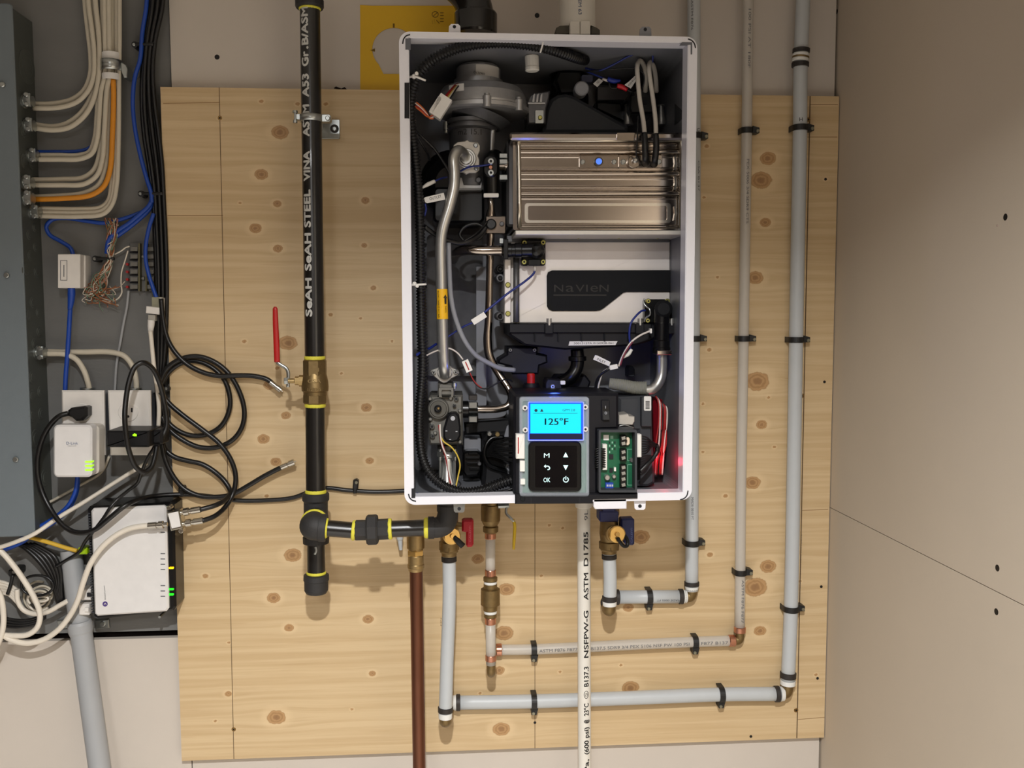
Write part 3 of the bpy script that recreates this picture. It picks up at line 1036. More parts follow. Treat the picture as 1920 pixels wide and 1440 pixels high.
elbow_fit('brass_elbow', 'brass elbow below the check valve, bending back to the plywood', [(920.5, 1240, DK), (920.8, 1258, DK), (921, 1262, DK - .014), (921, 1250, DT + .008), (924, 1225, DT), (934, 1218.5, DT)], [8.2, 8.2, 8.2, 8.2, 8.2, 8])


# --- service valves under the heater
def service_valve(name, label, cx, top, bot, d, hc, side_handle):
    t_ = thing(name, label, 'valve', (cx, bot, d))
    r_ = rm(cx, (top + bot) / 2, d, 1.0)
    part('body', MB().lathe(P(cx, top, d), P(cx, bot, d), [(0, 19 * r_), (.12, 19 * r_), (.14, 16 * r_), (.3, 17 * r_), (.55, 18 * r_), (.72, 16 * r_), (.74, 19 * r_), (.88, 19 * r_), (.9, 14.5 * r_), (1, 14 * r_)], 20), M_brassd, t_)
    part('hexagon', MB().hexnut(P(cx, top + (bot - top) * .8, d), P(cx, top + (bot - top) * .93, d), 19.5 * r_), M_brassd, t_)
    return t_, r_


DS = 0.12
t, r_ = service_valve('service_valve', 'brass hot water service valve with a red side handle under the heater', 842, 940, 1042, DS, M_redp, 1)
hp = part('purge_port', MB().tube([(842, 1000, DS), (844, 1004, DS + .035)], 15, 18), M_brass, t)
part('port_cap', MB().lathe(P(846, 1004, DS + .034), P(848, 1005.5, DS + .042), [(0, 16 * r_), (.8, 16 * r_), (1, 14 * r_)], 26), M_gold, hp)
part('cap_screw', MB().lathe(P(848, 1005, DS + .042), P(849, 1005.5, DS + .046), [(0, 4.5 * r_), (1, 4 * r_)], 14), M_gold, hp)
part('strap_tab', MB().tube([(851, 1006, DS + .045), (858, 1014, DS + .046), (868, 1024, DS + .044)], [3.5, 5.5, 6], 10, 5, flat=.5), M_blackp, t)
h = part('red_handle', MB().prism([(866, 978), (870, 975), (885, 975), (888, 978), (888, 1021), (885, 1026), (877, 1027), (874, 1023), (874, 999), (866, 997)], DS + .004, DS + .022, .003), M_redp, t, 'red plastic lever handle')
hm_ = MB()
text_flat(hm_, 'CALEFFI', (883, 1016), (883, 986), 3.5, DS + .0223)
part('moulded_letters', hm_, mat('pale_red_mark', (206, 96, 104), .5), h)
part('stem', MB().lathe(P(850, 985, DS + .008), P(868, 986, DS + .010), [(0, .006), (1, .006)], 12), M_brass, t)
t, r_ = service_valve('service_valve', 'brass cold water service valve with a navy handle under the heater', 1142, 955, 1037, DV + .005, M_bluep, 1)
DB = DV + .005
part('navy_top', MB().rect(1124, 959, 1160, 979, DB - .01, DB + .022, 3, .002).rect(1130, 955, 1153, 962, DB - .01, DB + .02, 2, .001), M_bluep, t)
hp = part('purge_port', MB().tube([(1148, 1000, DB), (1153, 1002, DB + .035)], 16, 18), M_brass, t)
part('port_cap', MB().lathe(P(1155.5, 1001, DB + .034), P(1158, 1002, DB + .042), [(0, 15.5 * r_), (.8, 15.5 * r_), (1, 13.5 * r_)], 26), M_gold, hp)
part('cap_screw', MB().lathe(P(1158, 1002, DB + .042), P(1158.6, 1002.2, DB + .047), [(0, 4.5 * r_), (1, 4 * r_)], 14), M_gold, hp)
part('strap_loop', MB().tube([(1158, 1008, DB + .046), (1163, 1017, DB + .048), (1170, 1024, DB + .048), (1176, 1023, DB + .046), (1176, 1012, DB + .042), (1170, 1002, DB + .036)], 3.4, 10, 5), M_blackp, t)
h = part('navy_handle', MB().prism([(1166, 973), (1187, 972), (1190, 975), (1190, 1020), (1187, 1023), (1174, 1023), (1170, 1018), (1170, 1000), (1164, 996), (1164, 976)], DB, DB + .02, .003), M_bluep, t, 'navy plastic lever handle')
hm_ = MB()
text_flat(hm_, 'CALEFFI', (1186, 1018), (1186, 990), 3.5, DB + .0203)
part('moulded_letters', hm_, mat('pale_blue_mark', (96, 110, 160), .5), h)
# ball valve of the recirculation line with a yellow lever
t = thing('ball_valve', 'brass ball valve with a thin yellow lever under the heater', 'valve', (920, 1000, DK))
r_ = rm(920, 970, DK, 1.0)
part('body', MB().lathe(P(920, 938, DK), P(920, 1000, DK), [(0, 16 * r_), (.12, 16 * r_), (.14, 18 * r_), (.35, 18.5 * r_), (.6, 18 * r_), (.7, 15 * r_), (.78, 12 * r_), (.8, 14.5 * r_), (.94, 14.5 * r_), (1, 10 * r_)], 24), M_brassd, t)
part('lever', MB().tube([(950, 940, DK + .01), (950, 950, DK + .012), (949, 962, DK + .016), (956, 970, DK + .02), (964, 978, DK + .022)], 2.6, 8, 4), M_zinc, t)
part('yellow_grip', MB().tube([(962, 974, DK + .021), (965, 984, DK + .022), (964, 1010, DK + .022), (963, 1030, DK + .022)], [2.6, 3.0, 3.0, 2.4], 10, 4), M_yelp, t, 'yellow vinyl lever grip')
part('stem_nut', MB().hexnut(P(934, 948, DK + .01), P(955, 947, DK + .012), .005), M_zinc, t)

# --- white condensate pipe
DW = 0.062
t = thing('white_pipe', 'white plastic pipe with large black printing hanging from the heater', 'pipe', (1097, 1440, DW))
rw = rm(1096, 1200, DW, 12.2)
A, B = P(1094.5, 945, DW), P(1096, 1440, DW)
dirw = (B - A).normalized()
part('tube', MB().lathe(A, A + dirw * 0.95, [(0, rw), (1, rw)], 26), M_pvc, t)
part('top_socket', MB().lathe(P(1094.5, 938, DW), P(1094.5, 951, DW), [(0, rw * 1.3), (.9, rw * 1.3), (1, rw * 1.2)], 24), M_pvc, t)


def wp_(py):
    return A + dirw * ((py - 945) / (1440 - 945) * (B - A).length)


for s, y0, y1 in (('kPa,', 1452, 1418), ('(600 psi)', 1408, 1357), ('@', 1349, 1343), ('23°C', 1335, 1312), ('B137.3', 1280, 1243), ('NSFPW-G', 1226, 1139), ('ASTM', 1119, 1069), ('D1785', 1056, 994)):
    tx = MB()
    text_round(tx, s, wp_(y0), wp_(y1), rw, 0, .0088, ang=-.16, bold=.00035)
    part('printed_word', tx, M_ink, t)
tx = MB()
text_round(tx, 'CSA', wp_(1299), wp_(1292), rw, 0, .006, ang=-.16)
for sgn in (0,):
    pts = [wp_(1296 + 7 * math.cos(a)) for a in np.linspace(0, 2 * math.pi, 15)]
    ringp = []
    for a in np.linspace(0, 2 * math.pi, 15):
        th = -.16 + .34 * math.sin(a)
        c_ = wp_(1295.5 + 7 * math.cos(a))
        up_ = Vector((-1, 0, 0))
        ringp.append(c_ + Vector((0, -1, 0)) * math.cos(th) * rw + up_ * math.sin(th) * rw)
    tx.tube(ringp, .0005, 5, 1, raw=True, rpx=False)
part('printed_mark', tx, M_ink, t)
tx = MB()
text_round(tx, '9L', wp_(972), wp_(954), rw, 0, .0075, ang=-.2)
part('faint_text', tx, M_inkg, t)

# --- vents on top of the heater
DVN = 0.13
t = thing('vent_elbow', 'glossy black plastic vent elbow rising from the heater top', 'vent pipe', (892, 62, DVN))
part('bend', MB().tube([(892, 64, DVN), (892, 40, DVN), (889, 16, DVN), (876, -12, DVN), (846, -38, DVN), (800, -52, DVN)], 34.5, 32, 8), M_gloss, t)
part('socket', MB().lathe(P(892, 66, DVN), P(892, 24, DVN), [(0, .0345), (.1, .0352), (.92, .0352), (1, .0335)], 36), M_gloss, t)
t = thing('vent_pipe', 'white plastic vent pipe with blue lettering above the heater', 'vent pipe', (1083, 65, DVN))
rv = rm(1083, 20, DVN, 33)
part('tube', MB().lathe(P(1083.5, 66, DVN), P(1081, -80, DVN), [(0, rv), (1, rv)], 36), M_pvc, t)
tx = MB()
text_round(tx, 'SYSTEM 63', P(1082, -14, DVN), P(1083, 38, DVN), rv, 0, .006)
part('printed_text', tx, M_inkb, t)
part('clamp_block', MB().rect(1069, 39, 1087.5, 64, DVN + rv - .004, DVN + rv + .012, 1.5, .001).rect(1088.3, 39, 1107, 64, DVN + rv - .004, DVN + rv + .012, 1.5, .001), M_pvc, t)
M_gask = mat('olive_gasket', (70, 66, 54), .6)
part('gasket_clip', MB().prism([(1041, 60), (1043, 52), (1050, 48), (1068, 47), (1068, 64), (1043, 64)], DVN + .01, DVN + rv, .001), M_gask, t)
part('gasket_clip', MB().prism([(1108, 47), (1120, 52), (1125, 56), (1125, 64), (1108, 64)], DVN + .01, DVN + rv, .001), M_gask, t)

# --- yellow wall template with a round cut-out
t = thing('template_sheet', 'yellow cardboard wall template with a round cut-out behind the heater', 'template', (700, 165, WALLD))
outer, inner = [], []
D0 = WALLD + .0015
for k in range(40):
    a = 2 * math.pi * k / 40
    cx_, cy_ = 738, 92
    ux, uy = math.cos(a), math.sin(a)
    r_ = 40.0
    ix, iy = cx_ + ux * r_, cy_ + uy * r_
    if uy > .74 and ux < .72:
        iy = 138.5
        ix = max(ix, 719)
    elif uy > .3 and ux >= 0.6:
        iy = min(iy, 138.5)
    inner.append((ix, iy))
    tt = 1e9
    if ux > 1e-6:
        tt = min(tt, (872 - cx_) / ux)
    if ux < -1e-6:
        tt = min(tt, (675.5 - cx_) / ux)
    if uy > 1e-6:
        tt = min(tt, (171 - cy_) / uy)
    if uy < -1e-6:
        tt = min(tt, (10.5 - cy_) / uy)
    outer.append((cx_ + ux * tt, cy_ + uy * tt))
for cx_, cy_ in ((675, 9.5), (872, 12), (872, 171), (675.5, 169)):
    k = min(range(40), key=lambda i: (outer[i][0] - cx_) ** 2 + (outer[i][1] - cy_) ** 2)
    outer[k] = (cx_, cy_)
M_card = mat('yellow_card', (222, 176, 16), 0.55, var=0.05, scale=20)
part('sheet', MB().frame(outer, inner, WALLD + .0002, D0), M_card, t)
pr = MB()
pr.frame(ell(816, 27, 6.5, 6, 18), ell(816, 27, 5.2, 4.7, 18), D0, D0 + .0002)
for a_, b_ in (((811, 38), (811, 45)), ((815, 36), (815, 45)), ((819, 38), (823, 44)), ((826, 24), (831, 24)), ((826, 29), (831, 29)), ((826, 35), (831, 35)), ((826, 40), (831, 40)), ((813, 30), (820, 23))):
    pr.prism([(a_[0] - .8, a_[1] - .8), (b_[0] + .8, b_[1] - .8), (b_[0] + .8, b_[1] + .8), (a_[0] - .8, a_[1] + .8)], D0, D0 + .0002)
part('printed_marks', pr, mat('brown_ink', (120, 92, 20), .8), t)
part('printed_marks', MB().rect(736.5, 44, 740, 52, D0, D0 + .0003).prism([(694, 94), (703, 91), (703, 97)], D0, D0 + .0003), mat('brown_ink', (120, 92, 20), .8), t)

# ------------------------------------------------------------------ pipe clips
_CL = {}


def clip_mesh(r, dp):
    key = (round(r, 5), round(dp, 5))
    if key in _CL:
        return _CL[key]
    bw = .0052
    st = MB()
    prof = [(-(r + .0016), 0.0)] + [((r + .0016) * math.cos(a), dp + (r + .0016) * math.sin(a)) for a in np.linspace(math.pi, 0, 15)] + [(r + .0016, 0.0)]
    pin = [(-r, 0.0)] + [(r * math.cos(a), dp + r * math.sin(a)) for a in np.linspace(math.pi, 0, 15)] + [(r, 0.0)]
    n = len(prof)
    vs_ = []
    for z in (-bw, bw):
        vs_ += [(x, -y, z) for x, y in prof] + [(x, -y, z) for x, y in pin]
    fs = []
    for i in range(n - 1):
        fs += [(i, i + 1, 2 * n + i + 1, 2 * n + i), (n + i + 1, n + i, 3 * n + i, 3 * n + i + 1),
               (n + i, n + i + 1, i + 1, i), (2 * n + i, 2 * n + i + 1, 3 * n + i + 1, 3 * n + i)]
    st.add(vs_, fs)
    # wedge-shaped ear that takes the nail
    h = .021
    x0, x1 = r + .0005, r + .0125
    ev = [(x0, 0, -bw), (x1, 0, -bw * .9), (x1, 0, bw * .9), (x0, 0, bw * 1.5), (x0, -h, -bw), (x1, -h, -bw * .9), (x1, -h, bw * .9), (x0, -h, bw * 1.5)]
    ef = [(0, 1, 2, 3), (4, 7, 6, 5), (0, 4, 5, 1), (1, 5, 6, 2), (2, 6, 7, 3), (3, 7, 4, 0)]
    ear = MB().add(ev, ef)
    nl = MB().lathe(Vector((r + .009, -h, -.001)), Vector((r + .009, -h - .0022, -.001)), [(0, .0031), (.6, .0031), (1, .0024)], 14)

    def dat(nm, mb_, m_):
        me_ = bpy.data.meshes.new(nm)
        me_.from_pydata([tuple(v) for v in mb_.v], [], mb_.f)
        me_.polygons.foreach_set('use_smooth', mb_.s)
        me_.materials.append(m_)
        me_.update()
        return me_
    _CL[key] = (dat('strap', st, M_clip), dat('nail_ear', ear, M_clip), dat('nail', nl, M_nail))
    return _CL[key]


def clip(px, py, rpx, dp, label, horizontal=False, pipe='grey'):
    ms = clip_mesh(rpx * mpp(px, py, dp), dp)
    o = bpy.data.objects.new('pipe_clip', None)
    o.empty_display_size = .01
    c = P(px, py, dp)
    o.location = (c.x, -0.0, c.z)
    if horizontal:
        o.rotation_euler = (0, math.pi / 2, 0)
    COL.objects.link(o)
    o['label'] = label
    o['category'] = 'pipe clip'
    o['group'] = 'black clips along the water pipes'
    for nm, me_ in zip(('strap', 'nail_ear', 'nail'), ms):
        k = bpy.data.objects.new(nm, me_)
        COL.objects.link(k)
        k.parent = o


clip(1500, 240, 13, DP, 'black nail-on clip highest on the rightmost grey pipe')
clip(1492.5, 637, 13, DP, 'black nail-on clip halfway up the rightmost grey pipe')
clip(1483, 1141, 13, DP, 'black nail-on clip lowest on the rightmost tall grey pipe')
clip(1400, 245, 9.8, DT, 'black nail-on clip highest on the tall translucent pipe')
clip(1394, 635, 9.8, DT, 'black nail-on clip halfway up the tall translucent pipe')
clip(1388, 1073, 9.8, DT, 'black nail-on clip lowest on the tall translucent pipe')
clip(1302, 255, 12.2, DP, 'black nail-on clip at the heater upper right, on the cold pipe')
clip(1300, 635, 12.2, DP, 'black nail-on clip beside the heater right edge at mid height')
clip(1297, 1018, 12.2, DP, 'black nail-on clip on the cold pipe just below the heater corner')
clip(1217, 1119, 12.4, DP, 'black nail-on clip on the short horizontal cold pipe', True)
clip(1001, 1217.5, 9.8, DT, 'black nail-on clip at the left of the horizontal translucent pipe', True)
clip(1303, 1203.5, 9.8, DT, 'black nail-on clip at the right of the horizontal translucent pipe', True)
clip(1001, 1315, 12.8, DP, 'black nail-on clip at the left of the lowest horizontal grey pipe', True)
clip(1352, 1302, 12.8, DP, 'black nail-on clip at the right of the lowest horizontal grey pipe', True)

# ================================================================== WATER HEATER
M_white = mat('white_powder_coat', (226, 226, 232), 0.35, var=0.02, scale=200)
M_galv = mat('grey_coated_steel', (130, 132, 138), 0.42, metal=0.35, var=0.06, scale=30)
M_alu = mat('cast_aluminium', (178, 178, 178), 0.42, metal=0.65, var=0.15, scale=120, bump=0.15, bscale=500)
M_alud = mat('dark_cast_aluminium', (100, 100, 102), 0.45, metal=0.6, var=0.15, scale=120, bump=0.15, bscale=500)
M_ss = mat('stainless_steel', (178, 168, 158), 0.17, metal=1.0, var=0.05, scale=20, stretch=(1, 1, 20))
M_ssr = mat('stainless_bar', (214, 208, 196), 0.24, metal=1.0, var=0.04)
M_aluf = mat('aluminium_flange', (196, 192, 184), 0.5, metal=0.6, var=0.08, scale=200, bump=0.1)
M_plate = mat('brushed_aluminium_plate', (230, 224, 218), 0.55, metal=0.35, var=0.07, scale=25, bump=0.05)
M_gal2 = mat('galvanised_tube', (196, 196, 192), 0.3, metal=0.85, var=0.16, scale=14)
M_rub = mat('matt_black_rubber', (22, 23, 25), 0.8, var=0.08, spec=0.25)
M_shiny = mat('shiny_black_plastic', (9, 9, 10), 0.28, spec=0.4)
M_navy = mat('navy_black_plastic', (12, 12, 19), 0.5, var=0.06, spec=0.3)
M_duct = mat('dark_grey_plastic', (58, 60, 64), 0.6, var=0.06, spec=0.3)
M_capg = mat('light_grey_cap', (168, 170, 176), 0.5)
M_wht = mat('white_nylon', (228, 226, 220), 0.5)
M_lab = mat('white_label_paper', (222, 220, 216), 0.7)
M_yel = mat('yellow_label', (232, 178, 18), 0.5)
M_bluew = mat('blue_wire', (26, 42, 118), 0.45)
M_redw = mat('red_wire', (158, 34, 34), 0.45)
M_whtw = mat('white_wire', (216, 208, 200), 0.45)
M_yelw = mat('yellow_wire', (206, 178, 70), 0.45)
M_orgw = mat('orange_wire', (196, 96, 40), 0.45)
M_blkw = mat('black_wire', (16, 16, 17), 0.42)
M_conw = mat('grey_ignition_lead', (202, 196, 186), 0.55)
M_fab = mat('grey_woven_sleeve', (120, 120, 110), 0.85, var=0.15, scale=500, bump=0.5, bscale=700)
M_ybrass = mat('yellow_passivated_screw', (190, 186, 110), 0.3, metal=0.9)
M_loom = mat('black_corrugated_nylon', (12, 12, 13), 0.4, spec=0.4)
M_felt = mat('grey_insulation_sheet', (96, 96, 98), 0.9, var=0.25, scale=60, bump=0.3)

H = thing('water_heater', 'open tankless water heater with white rim, glowing blue screen and exposed inner parts', 'water heater', (1030, 942, .15))
X0, X1, Z0, Z1 = .0405 - .22, .0405 + .22, .2736 - .348 + ZC, .2736 + .348 + ZC
DF, DBK = .300, .018


def hp(name, mb, m_, parent=None, label=None):
    return part(name, mb, m_, parent or H, label)


case = hp('case', MB().frame(wrect(X0, X1, Z0, Z1, .016), wrect(X0 + .0025, X1 - .0025, Z0 + .0025, Z1 - .0025, .0135), DBK, DF - .004), M_white, None, 'white steel case')
hp('back_panel', MB().prism(wrect(X0 + .0025, X1 - .0025, Z0 + .0025, Z1 - .0025, .0135), .0165, .020), M_galv, None, 'grey inner back panel')
lin = .0035
hp('inner_liner', MB().frame(wrect(X0 + .0026, X1 - .0026, Z0 + .0026, Z1 - .0026, .0134), wrect(X0 + lin, X1 - lin, Z0 + lin, Z1 - lin, .012), .020, DF - .012), M_galv, None, 'grey coated inner wall')
rim = hp('front_rim', MB().frame(wrect(X0 - .0004, X1 + .0004, Z0 - .0004, Z1 + .0004, .016), wrect(X0 + .0125, X1 - .0125, Z0 + .0105, Z1 - .0075, .001), DF - .009, DF), M_white, None, 'white folded front rim')
hp('rim_flange', MB().frame(wrect(X0 + .0124, X1 - .0124, Z0 + .0104, Z1 - .0074, .001), wrect(X0 + .0137, X1 - .0137, Z0 + .0117, Z1 - .0087, .001), DF - .030, DF - .001), M_white, rim)
M_slit = mat('dark_slot', (24, 24, 28), .8)
for pts in ([(755, 82), (757, 73), (762, 67), (769, 65)], [(1290, 73), (1297, 76), (1302, 82), (1304, 90)], [(766, 926), (768, 933), (773, 938), (780, 940)], [(1275, 937), (1282, 935), (1288, 929), (1290, 920)]):
    hp('corner_slot', MB().tube([(x, y, DF + .0001) for x, y in pts], 1.2, 6, 4), M_slit, rim)
hp('rim_notch', MB().rect(758.5, 155, 767.5, 222, DF - .004, DF + .0004), M_slit, rim)
hp('rim_notch', MB().rect(760, 72, 770, 93, DF - .004, DF + .0004), mat('notch_grey', (96, 98, 104), .6), rim)
hp('rim_notch', MB().prism([(1275, 84), (1279, 79), (1298, 79), (1298, 102), (1295, 102), (1295, 84)], DF - .004, DF + .0004), mat('notch_grey', (96, 98, 104), .6), rim)
hp('rim_notch', MB().rect(771.5, 916, 778.5, 934, DF - .004, DF + .0004), M_slit, rim)
for x, y in ((841, 45), (1199, 50)):
    k = hp('cover_tab', MB().prism([(x, y + 17), (x + 1, y + 4), (x + 5, y), (x + 18, y), (x + 22, y + 4), (x + 22.5, y + 17)], DF - .013, DF - .010), M_white if x < 1000 else M_galv, None, 'small cover fixing tab')
    hp('screw_hole', MB().disc(x + 11, y + 5, DF - .0102, DF - .0095, 3.2, 14), M_slit, k)
for x, y in ((850, 943), (1189, 938)):
    k = hp('cover_tab', MB().prism([(x, y), (x + 22, y), (x + 21, y + 15), (x + 18, y + 18), (x + 4, y + 18), (x + 1, y + 15)], DF - .013, DF - .010), M_zinc if x < 1000 else M_white, None, 'small cover fixing tab')
    hp('screw_hole', MB().disc(x + 11, y + 11, DF - .0102, DF - .0095, 3.4, 14), M_slit, k)

# ---- insulation sheet along the left of the back panel
hp('insulation_sheet', MB().rect(800, 440, 905, 705, .021, .045, 8), M_felt)
hp('channel_strip', MB().rect(893, 500, 912, 760, .021, .060, 2), M_galv)

# ---- blower
DFN = .145
fan = hp('blower', MB().lathe(P(903, 207, DFN), P(903, 163, DFN), [(0, .074), (.12, .075), (.55, .072), (.86, .064), (.96, .052), (1, .040)], 44), M_alu, None, 'cast aluminium blower housing')
hp('blower_rim', MB().lathe(P(903, 217, DFN), P(903, 204, DFN), [(0, .074), (.2, .079), (.75, .079), (1, .072)], 44), M_alu, fan)
for a in (-2.6, -1.5, -.75, .1):
    c = P(903, 210, DFN) + Vector((math.cos(a) * .078, math.sin(a) * .078, 0))
    hp('rim_lug', MB().lathe(c + Vector((0, 0, -.009)), c + Vector((0, 0, .012)), [(0, .0062), (.8, .0068), (.86, .0045), (1, .0042)], 12), M_alu, fan)
hp('blower_motor', MB().lathe(P(897, 163, DFN), P(897, 122, DFN), [(0, .040), (.25, .040), (.27, .036), (.8, .036), (.93, .031), (1, .020)], 36), M_alu, fan)
lb = P(905, 152, DFN)


def wrap(cx_px, cy0, cy1, d, r, a0, a1, eps=.0004, n=10, ref=None):
    """sticker wrapped on an upright cylinder centred at px; angles in degrees from the side facing the room"""
    ref = cx_px if ref is None else ref
    c0, c1 = P(ref, cy0, d), P(ref, cy1, d)
    mb = MB()
    vs_, fs = [], []
    for k in range(n + 1):
        a = math.radians(a0 + (a1 - a0) * k / n)
        for c in (c0, c1):
            vs_.append(c + Vector((math.sin(a), -math.cos(a), 0)) * (r + eps))
    for k in range(n):
        fs.append((2 * k, 2 * k + 2, 2 * k + 3, 2 * k + 1))
    return mb.add(vs_, fs, True)


sk = hp('motor_label', wrap(897, 153, 132, DFN, .036, -8, 62, .0006), M_lab, fan, 'white printed motor label')
tx = MB()
text_flat(tx, 'D132902', (888, 137), (909, 141), 4.2, DFN + .0372)
text_flat(tx, 'REV.02', (910, 145), (920, 147), 2.6, DFN + .036)
hp('serial_label', wrap(903, 189, 176, DFN, .0735, -46, -24, .0006), M_lab, fan, 'white barcode sticker')
hp('label_print', tx, M_ink, fan)
hp('blower_base', MB().lathe(P(886, 228, DFN), P(890, 214, DFN), [(0, .048), (.3, .052), (1, .062)], 36), M_alud, fan)
hp('neck_flange', MB().lathe(P(884, 246, DFN), P(884, 227, DFN), [(0, .038), (.1, .0415), (.35, .0415), (.4, .038), (.55, .038), (.6, .0425), (.95, .0425), (1, .038)], 36), M_alud, fan)
hp('mixing_neck', MB().lathe(P(884, 352, DFN - .006), P(884, 244, DFN - .006), [(0, .034), (.2, .036), (1, .0365)], 36), M_alud, fan)
tx = MB()
vs_, fs = text_mesh('m2 15.1')
c = P(884, 260, DFN - .006)
xm = max(v[0] for v in vs_)
res = []
for x, y in vs_:
    th = math.radians(-38 + 62 * x / xm)
    res.append(c + Vector((math.sin(th) * .0370, -math.cos(th) * .0370, y * .013)))
tx.add(res, fs)
hp('cast_number', tx, mat('cast_shadow_mark', (40, 38, 36), .6), fan)
for x in (836, 924):
    c = P(x, 238, DFN + .01)
    hp('flange_bolt', MB().lathe(c + Vector((0, 0, -.010)), c + Vector((0, 0, .008)), [(0, .0034), (.3, .0034), (.32, .0048), (1, .0048)], 10), M_zinc, fan)
c0, c1 = P(923, 244, DFN + .008), P(920, 290, DFN + .008)
hp('rib', MB().lathe(c0, c1, [(0, .0055), (1, .0055)], 10), M_alu, fan)
c = P(985, 210, DFN - .04)
outl = hp('outlet_clamp', MB().prism([(990, 232), (989, 190), (994, 178), (1003, 174), (1031, 170), (1030, 182), (1024, 205), (1023, 232)], .10, .165, .002), M_alud, fan, 'ribbed grey outlet clamp')
for x in (998, 1005, 1012):
    hp('rib', MB().prism([(x, 191), (x + 2, 178), (x + 5, 175), (x + 4, 191)], .162, .170), M_alu, outl)
hp('rib', MB().rect(990, 192, 1022, 195, .160, .169), M_alu, outl)
k = hp('clamp_tab', MB().rect(1004, 207, 1019, 231, .165, .169, 1), M_zinc, fan)
hp('clamp_screw', MB().disc(1013, 220, .168, .173, 4.2, 12, .001), M_ybrass, k)

# ---- exhaust collector, sampling cap, ignition
hp('flue_collector', MB().prism([(1018, 240), (1023, 205), (1032, 186), (1046, 177), (1062, 175), (1078, 180), (1178, 236), (1178, 250), (1018, 250)], .030, .150, .006), M_duct, None, 'dark grey sloping flue collector')
fl = hp('flue_adaptor', MB().lathe(P(1066, 200, .085), P(1066, 132, .085), [(0, .034), (.3, .034), (.32, .031), (.85, .031), (.87, .034), (1, .034)], 32), M_shiny, None, 'black flue adaptor')
hp('adaptor_lid', MB().prism([(1040, 150), (1048, 132), (1088, 132), (1097, 146), (1094, 175), (1050, 178)], .06, .125, .004), M_shiny, fl)
hp('test_plug', MB().disc(1091, 165, .12, .146, 13.5, 24, .002), M_capg, fl, 'grey round test plug')
hp('test_plug_tab', MB().rect(1090, 140, 1112, 154, .12, .134, 4, .001), mat('slate_plastic', (80, 84, 108), .5), fl)
hp('transformer_shadow_plate', MB().prism([(1118, 190), (1165, 192), (1168, 205), (1180, 212), (1180, 234), (1118, 205)], .03, .09, .003), M_shiny)
hp('igniter_bracket', MB().rect(1120, 162, 1180, 188, .022, .040, 2, .001), M_galv)
ig = hp('igniter_transformer', MB().prism([(1181, 180), (1186, 170), (1204, 161), (1228, 161), (1232, 168), (1232, 200), (1226, 213), (1183, 213), (1180, 204)], .075, .150, .003), M_shiny, None, 'black igniter transformer')
hp('top_terminal', MB().rect(1203, 182, 1214, 195, .149, .153, 1), M_navy, ig)
for x in (1178, 1240):
    hp('standoff_post', MB().lathe(P(x, 234, .12), P(x - 1, 196, .12), [(0, .0085), (.15, .0075), (.92, .0042), (.94, .0060), (1, .005)], 16), M_gal2, ig)
for pts in ([(1210, 172, .15), (1211, 140, .17), (1206, 120, .19), (1199, 114, .205), (1195, 124, .215), (1196, 150, .22), (1200, 190, .225), (1206, 225, .235), (1209, 252, .245)],
            [(1231, 172, .15), (1229, 142, .17), (1225, 124, .19), (1219, 117, .205), (1217, 128, .215), (1220, 155, .22), (1225, 190, .225), (1229, 225, .235), (1230, 254, .245)]):
    w_ = hp('ignition_lead', MB().tube(pts, 4.3, 14, 8), M_conw, None, 'pale grey ignition lead')
    x, y, d = pts[-1]
    hp('boot', MB().tube([(x - .5, y - 3, d), (x + .5, y + 22, d + .002), (x + (1 if x < 1220 else -2), y + 45, d), (x + (1 if x < 1220 else -3), y + 54, d - .022)], [5.6, 6.2, 6.2, 6.5], 14, 6), M_blkw, w_, 'black rubber boot')
hp('sense_wire', MB().tube([(1196, 218, .235), (1195, 255, .246), (1193, 285, .248), (1194, 297, .235)], 1.4, 8, 6), M_blkw)
# ---- wires in the top corner
hp('blue_wire', MB().tube([(1098, 128, .17), (1125, 132, .19), (1150, 121, .2), (1180, 105, .21), (1203, 97, .215), (1218, 97, .215), (1224, 106, .21), (1223, 117, .205)], 1.9, 8, 8), M_bluew)
hp('blue_wire', MB().tube([(1100, 134, .17), (1120, 142, .18), (1135, 148, .185)], 1.6, 8, 6), M_bluew)
hp('white_sleeve', MB().tube([(1130, 148, .185), (1141, 152, .188)], 2.4, 8), M_whtw)
hp('blue_terminal', MB().tube([(1139, 148, .19), (1151, 152, .19), (1163, 151, .19)], [4.2, 4.8, 2.2], 10, 4), mat('blue_terminal', (24, 44, 140), .4))
hp('red_terminal', MB().tube([(1157, 161, .19), (1166, 163, .19), (1176, 169, .19)], [4.2, 5.0, 3.6], 10, 4), mat('red_terminal', (190, 26, 40), .4))
hp('black_wire', MB().tube([(1142, 156, .19), (1146, 165, .19), (1158, 166, .19)], 1.3, 8, 6), M_blkw)
hp('black_wire', MB().tube([(1176, 169, .19), (1184, 172, .19), (1188, 178, .17)], 1.8, 8, 6), M_blkw)
hp('black_wire', MB().tube([(1100, 134, .18), (1150, 130, .2), (1190, 129, .21), (1206, 138, .215), (1208, 150, .21), (1204, 168, .2)], 1.3, 8, 6), M_blkw)
lb_ = hp('cable_flag', MB().prism([(1171, 159), (1179, 153), (1195, 138), (1198, 142), (1192, 152), (1183, 166)], .2, .2008), M_lab)
tx = MB()
text_flat(tx, 'IGN BOX', (1179, 162), (1193, 146), 3.2, .2011)
hp('flag_print', tx, M_ink, lb_)
k = hp('cable_flag', MB().prism([(1112, 157), (1123, 147), (1131, 152), (1120, 163)], .16, .1608), M_lab)
tx = MB()
text_flat(tx, 'G', (1120, 157), (1124, 154), 4, .1611)
hp('flag_print', tx, M_ink, k)
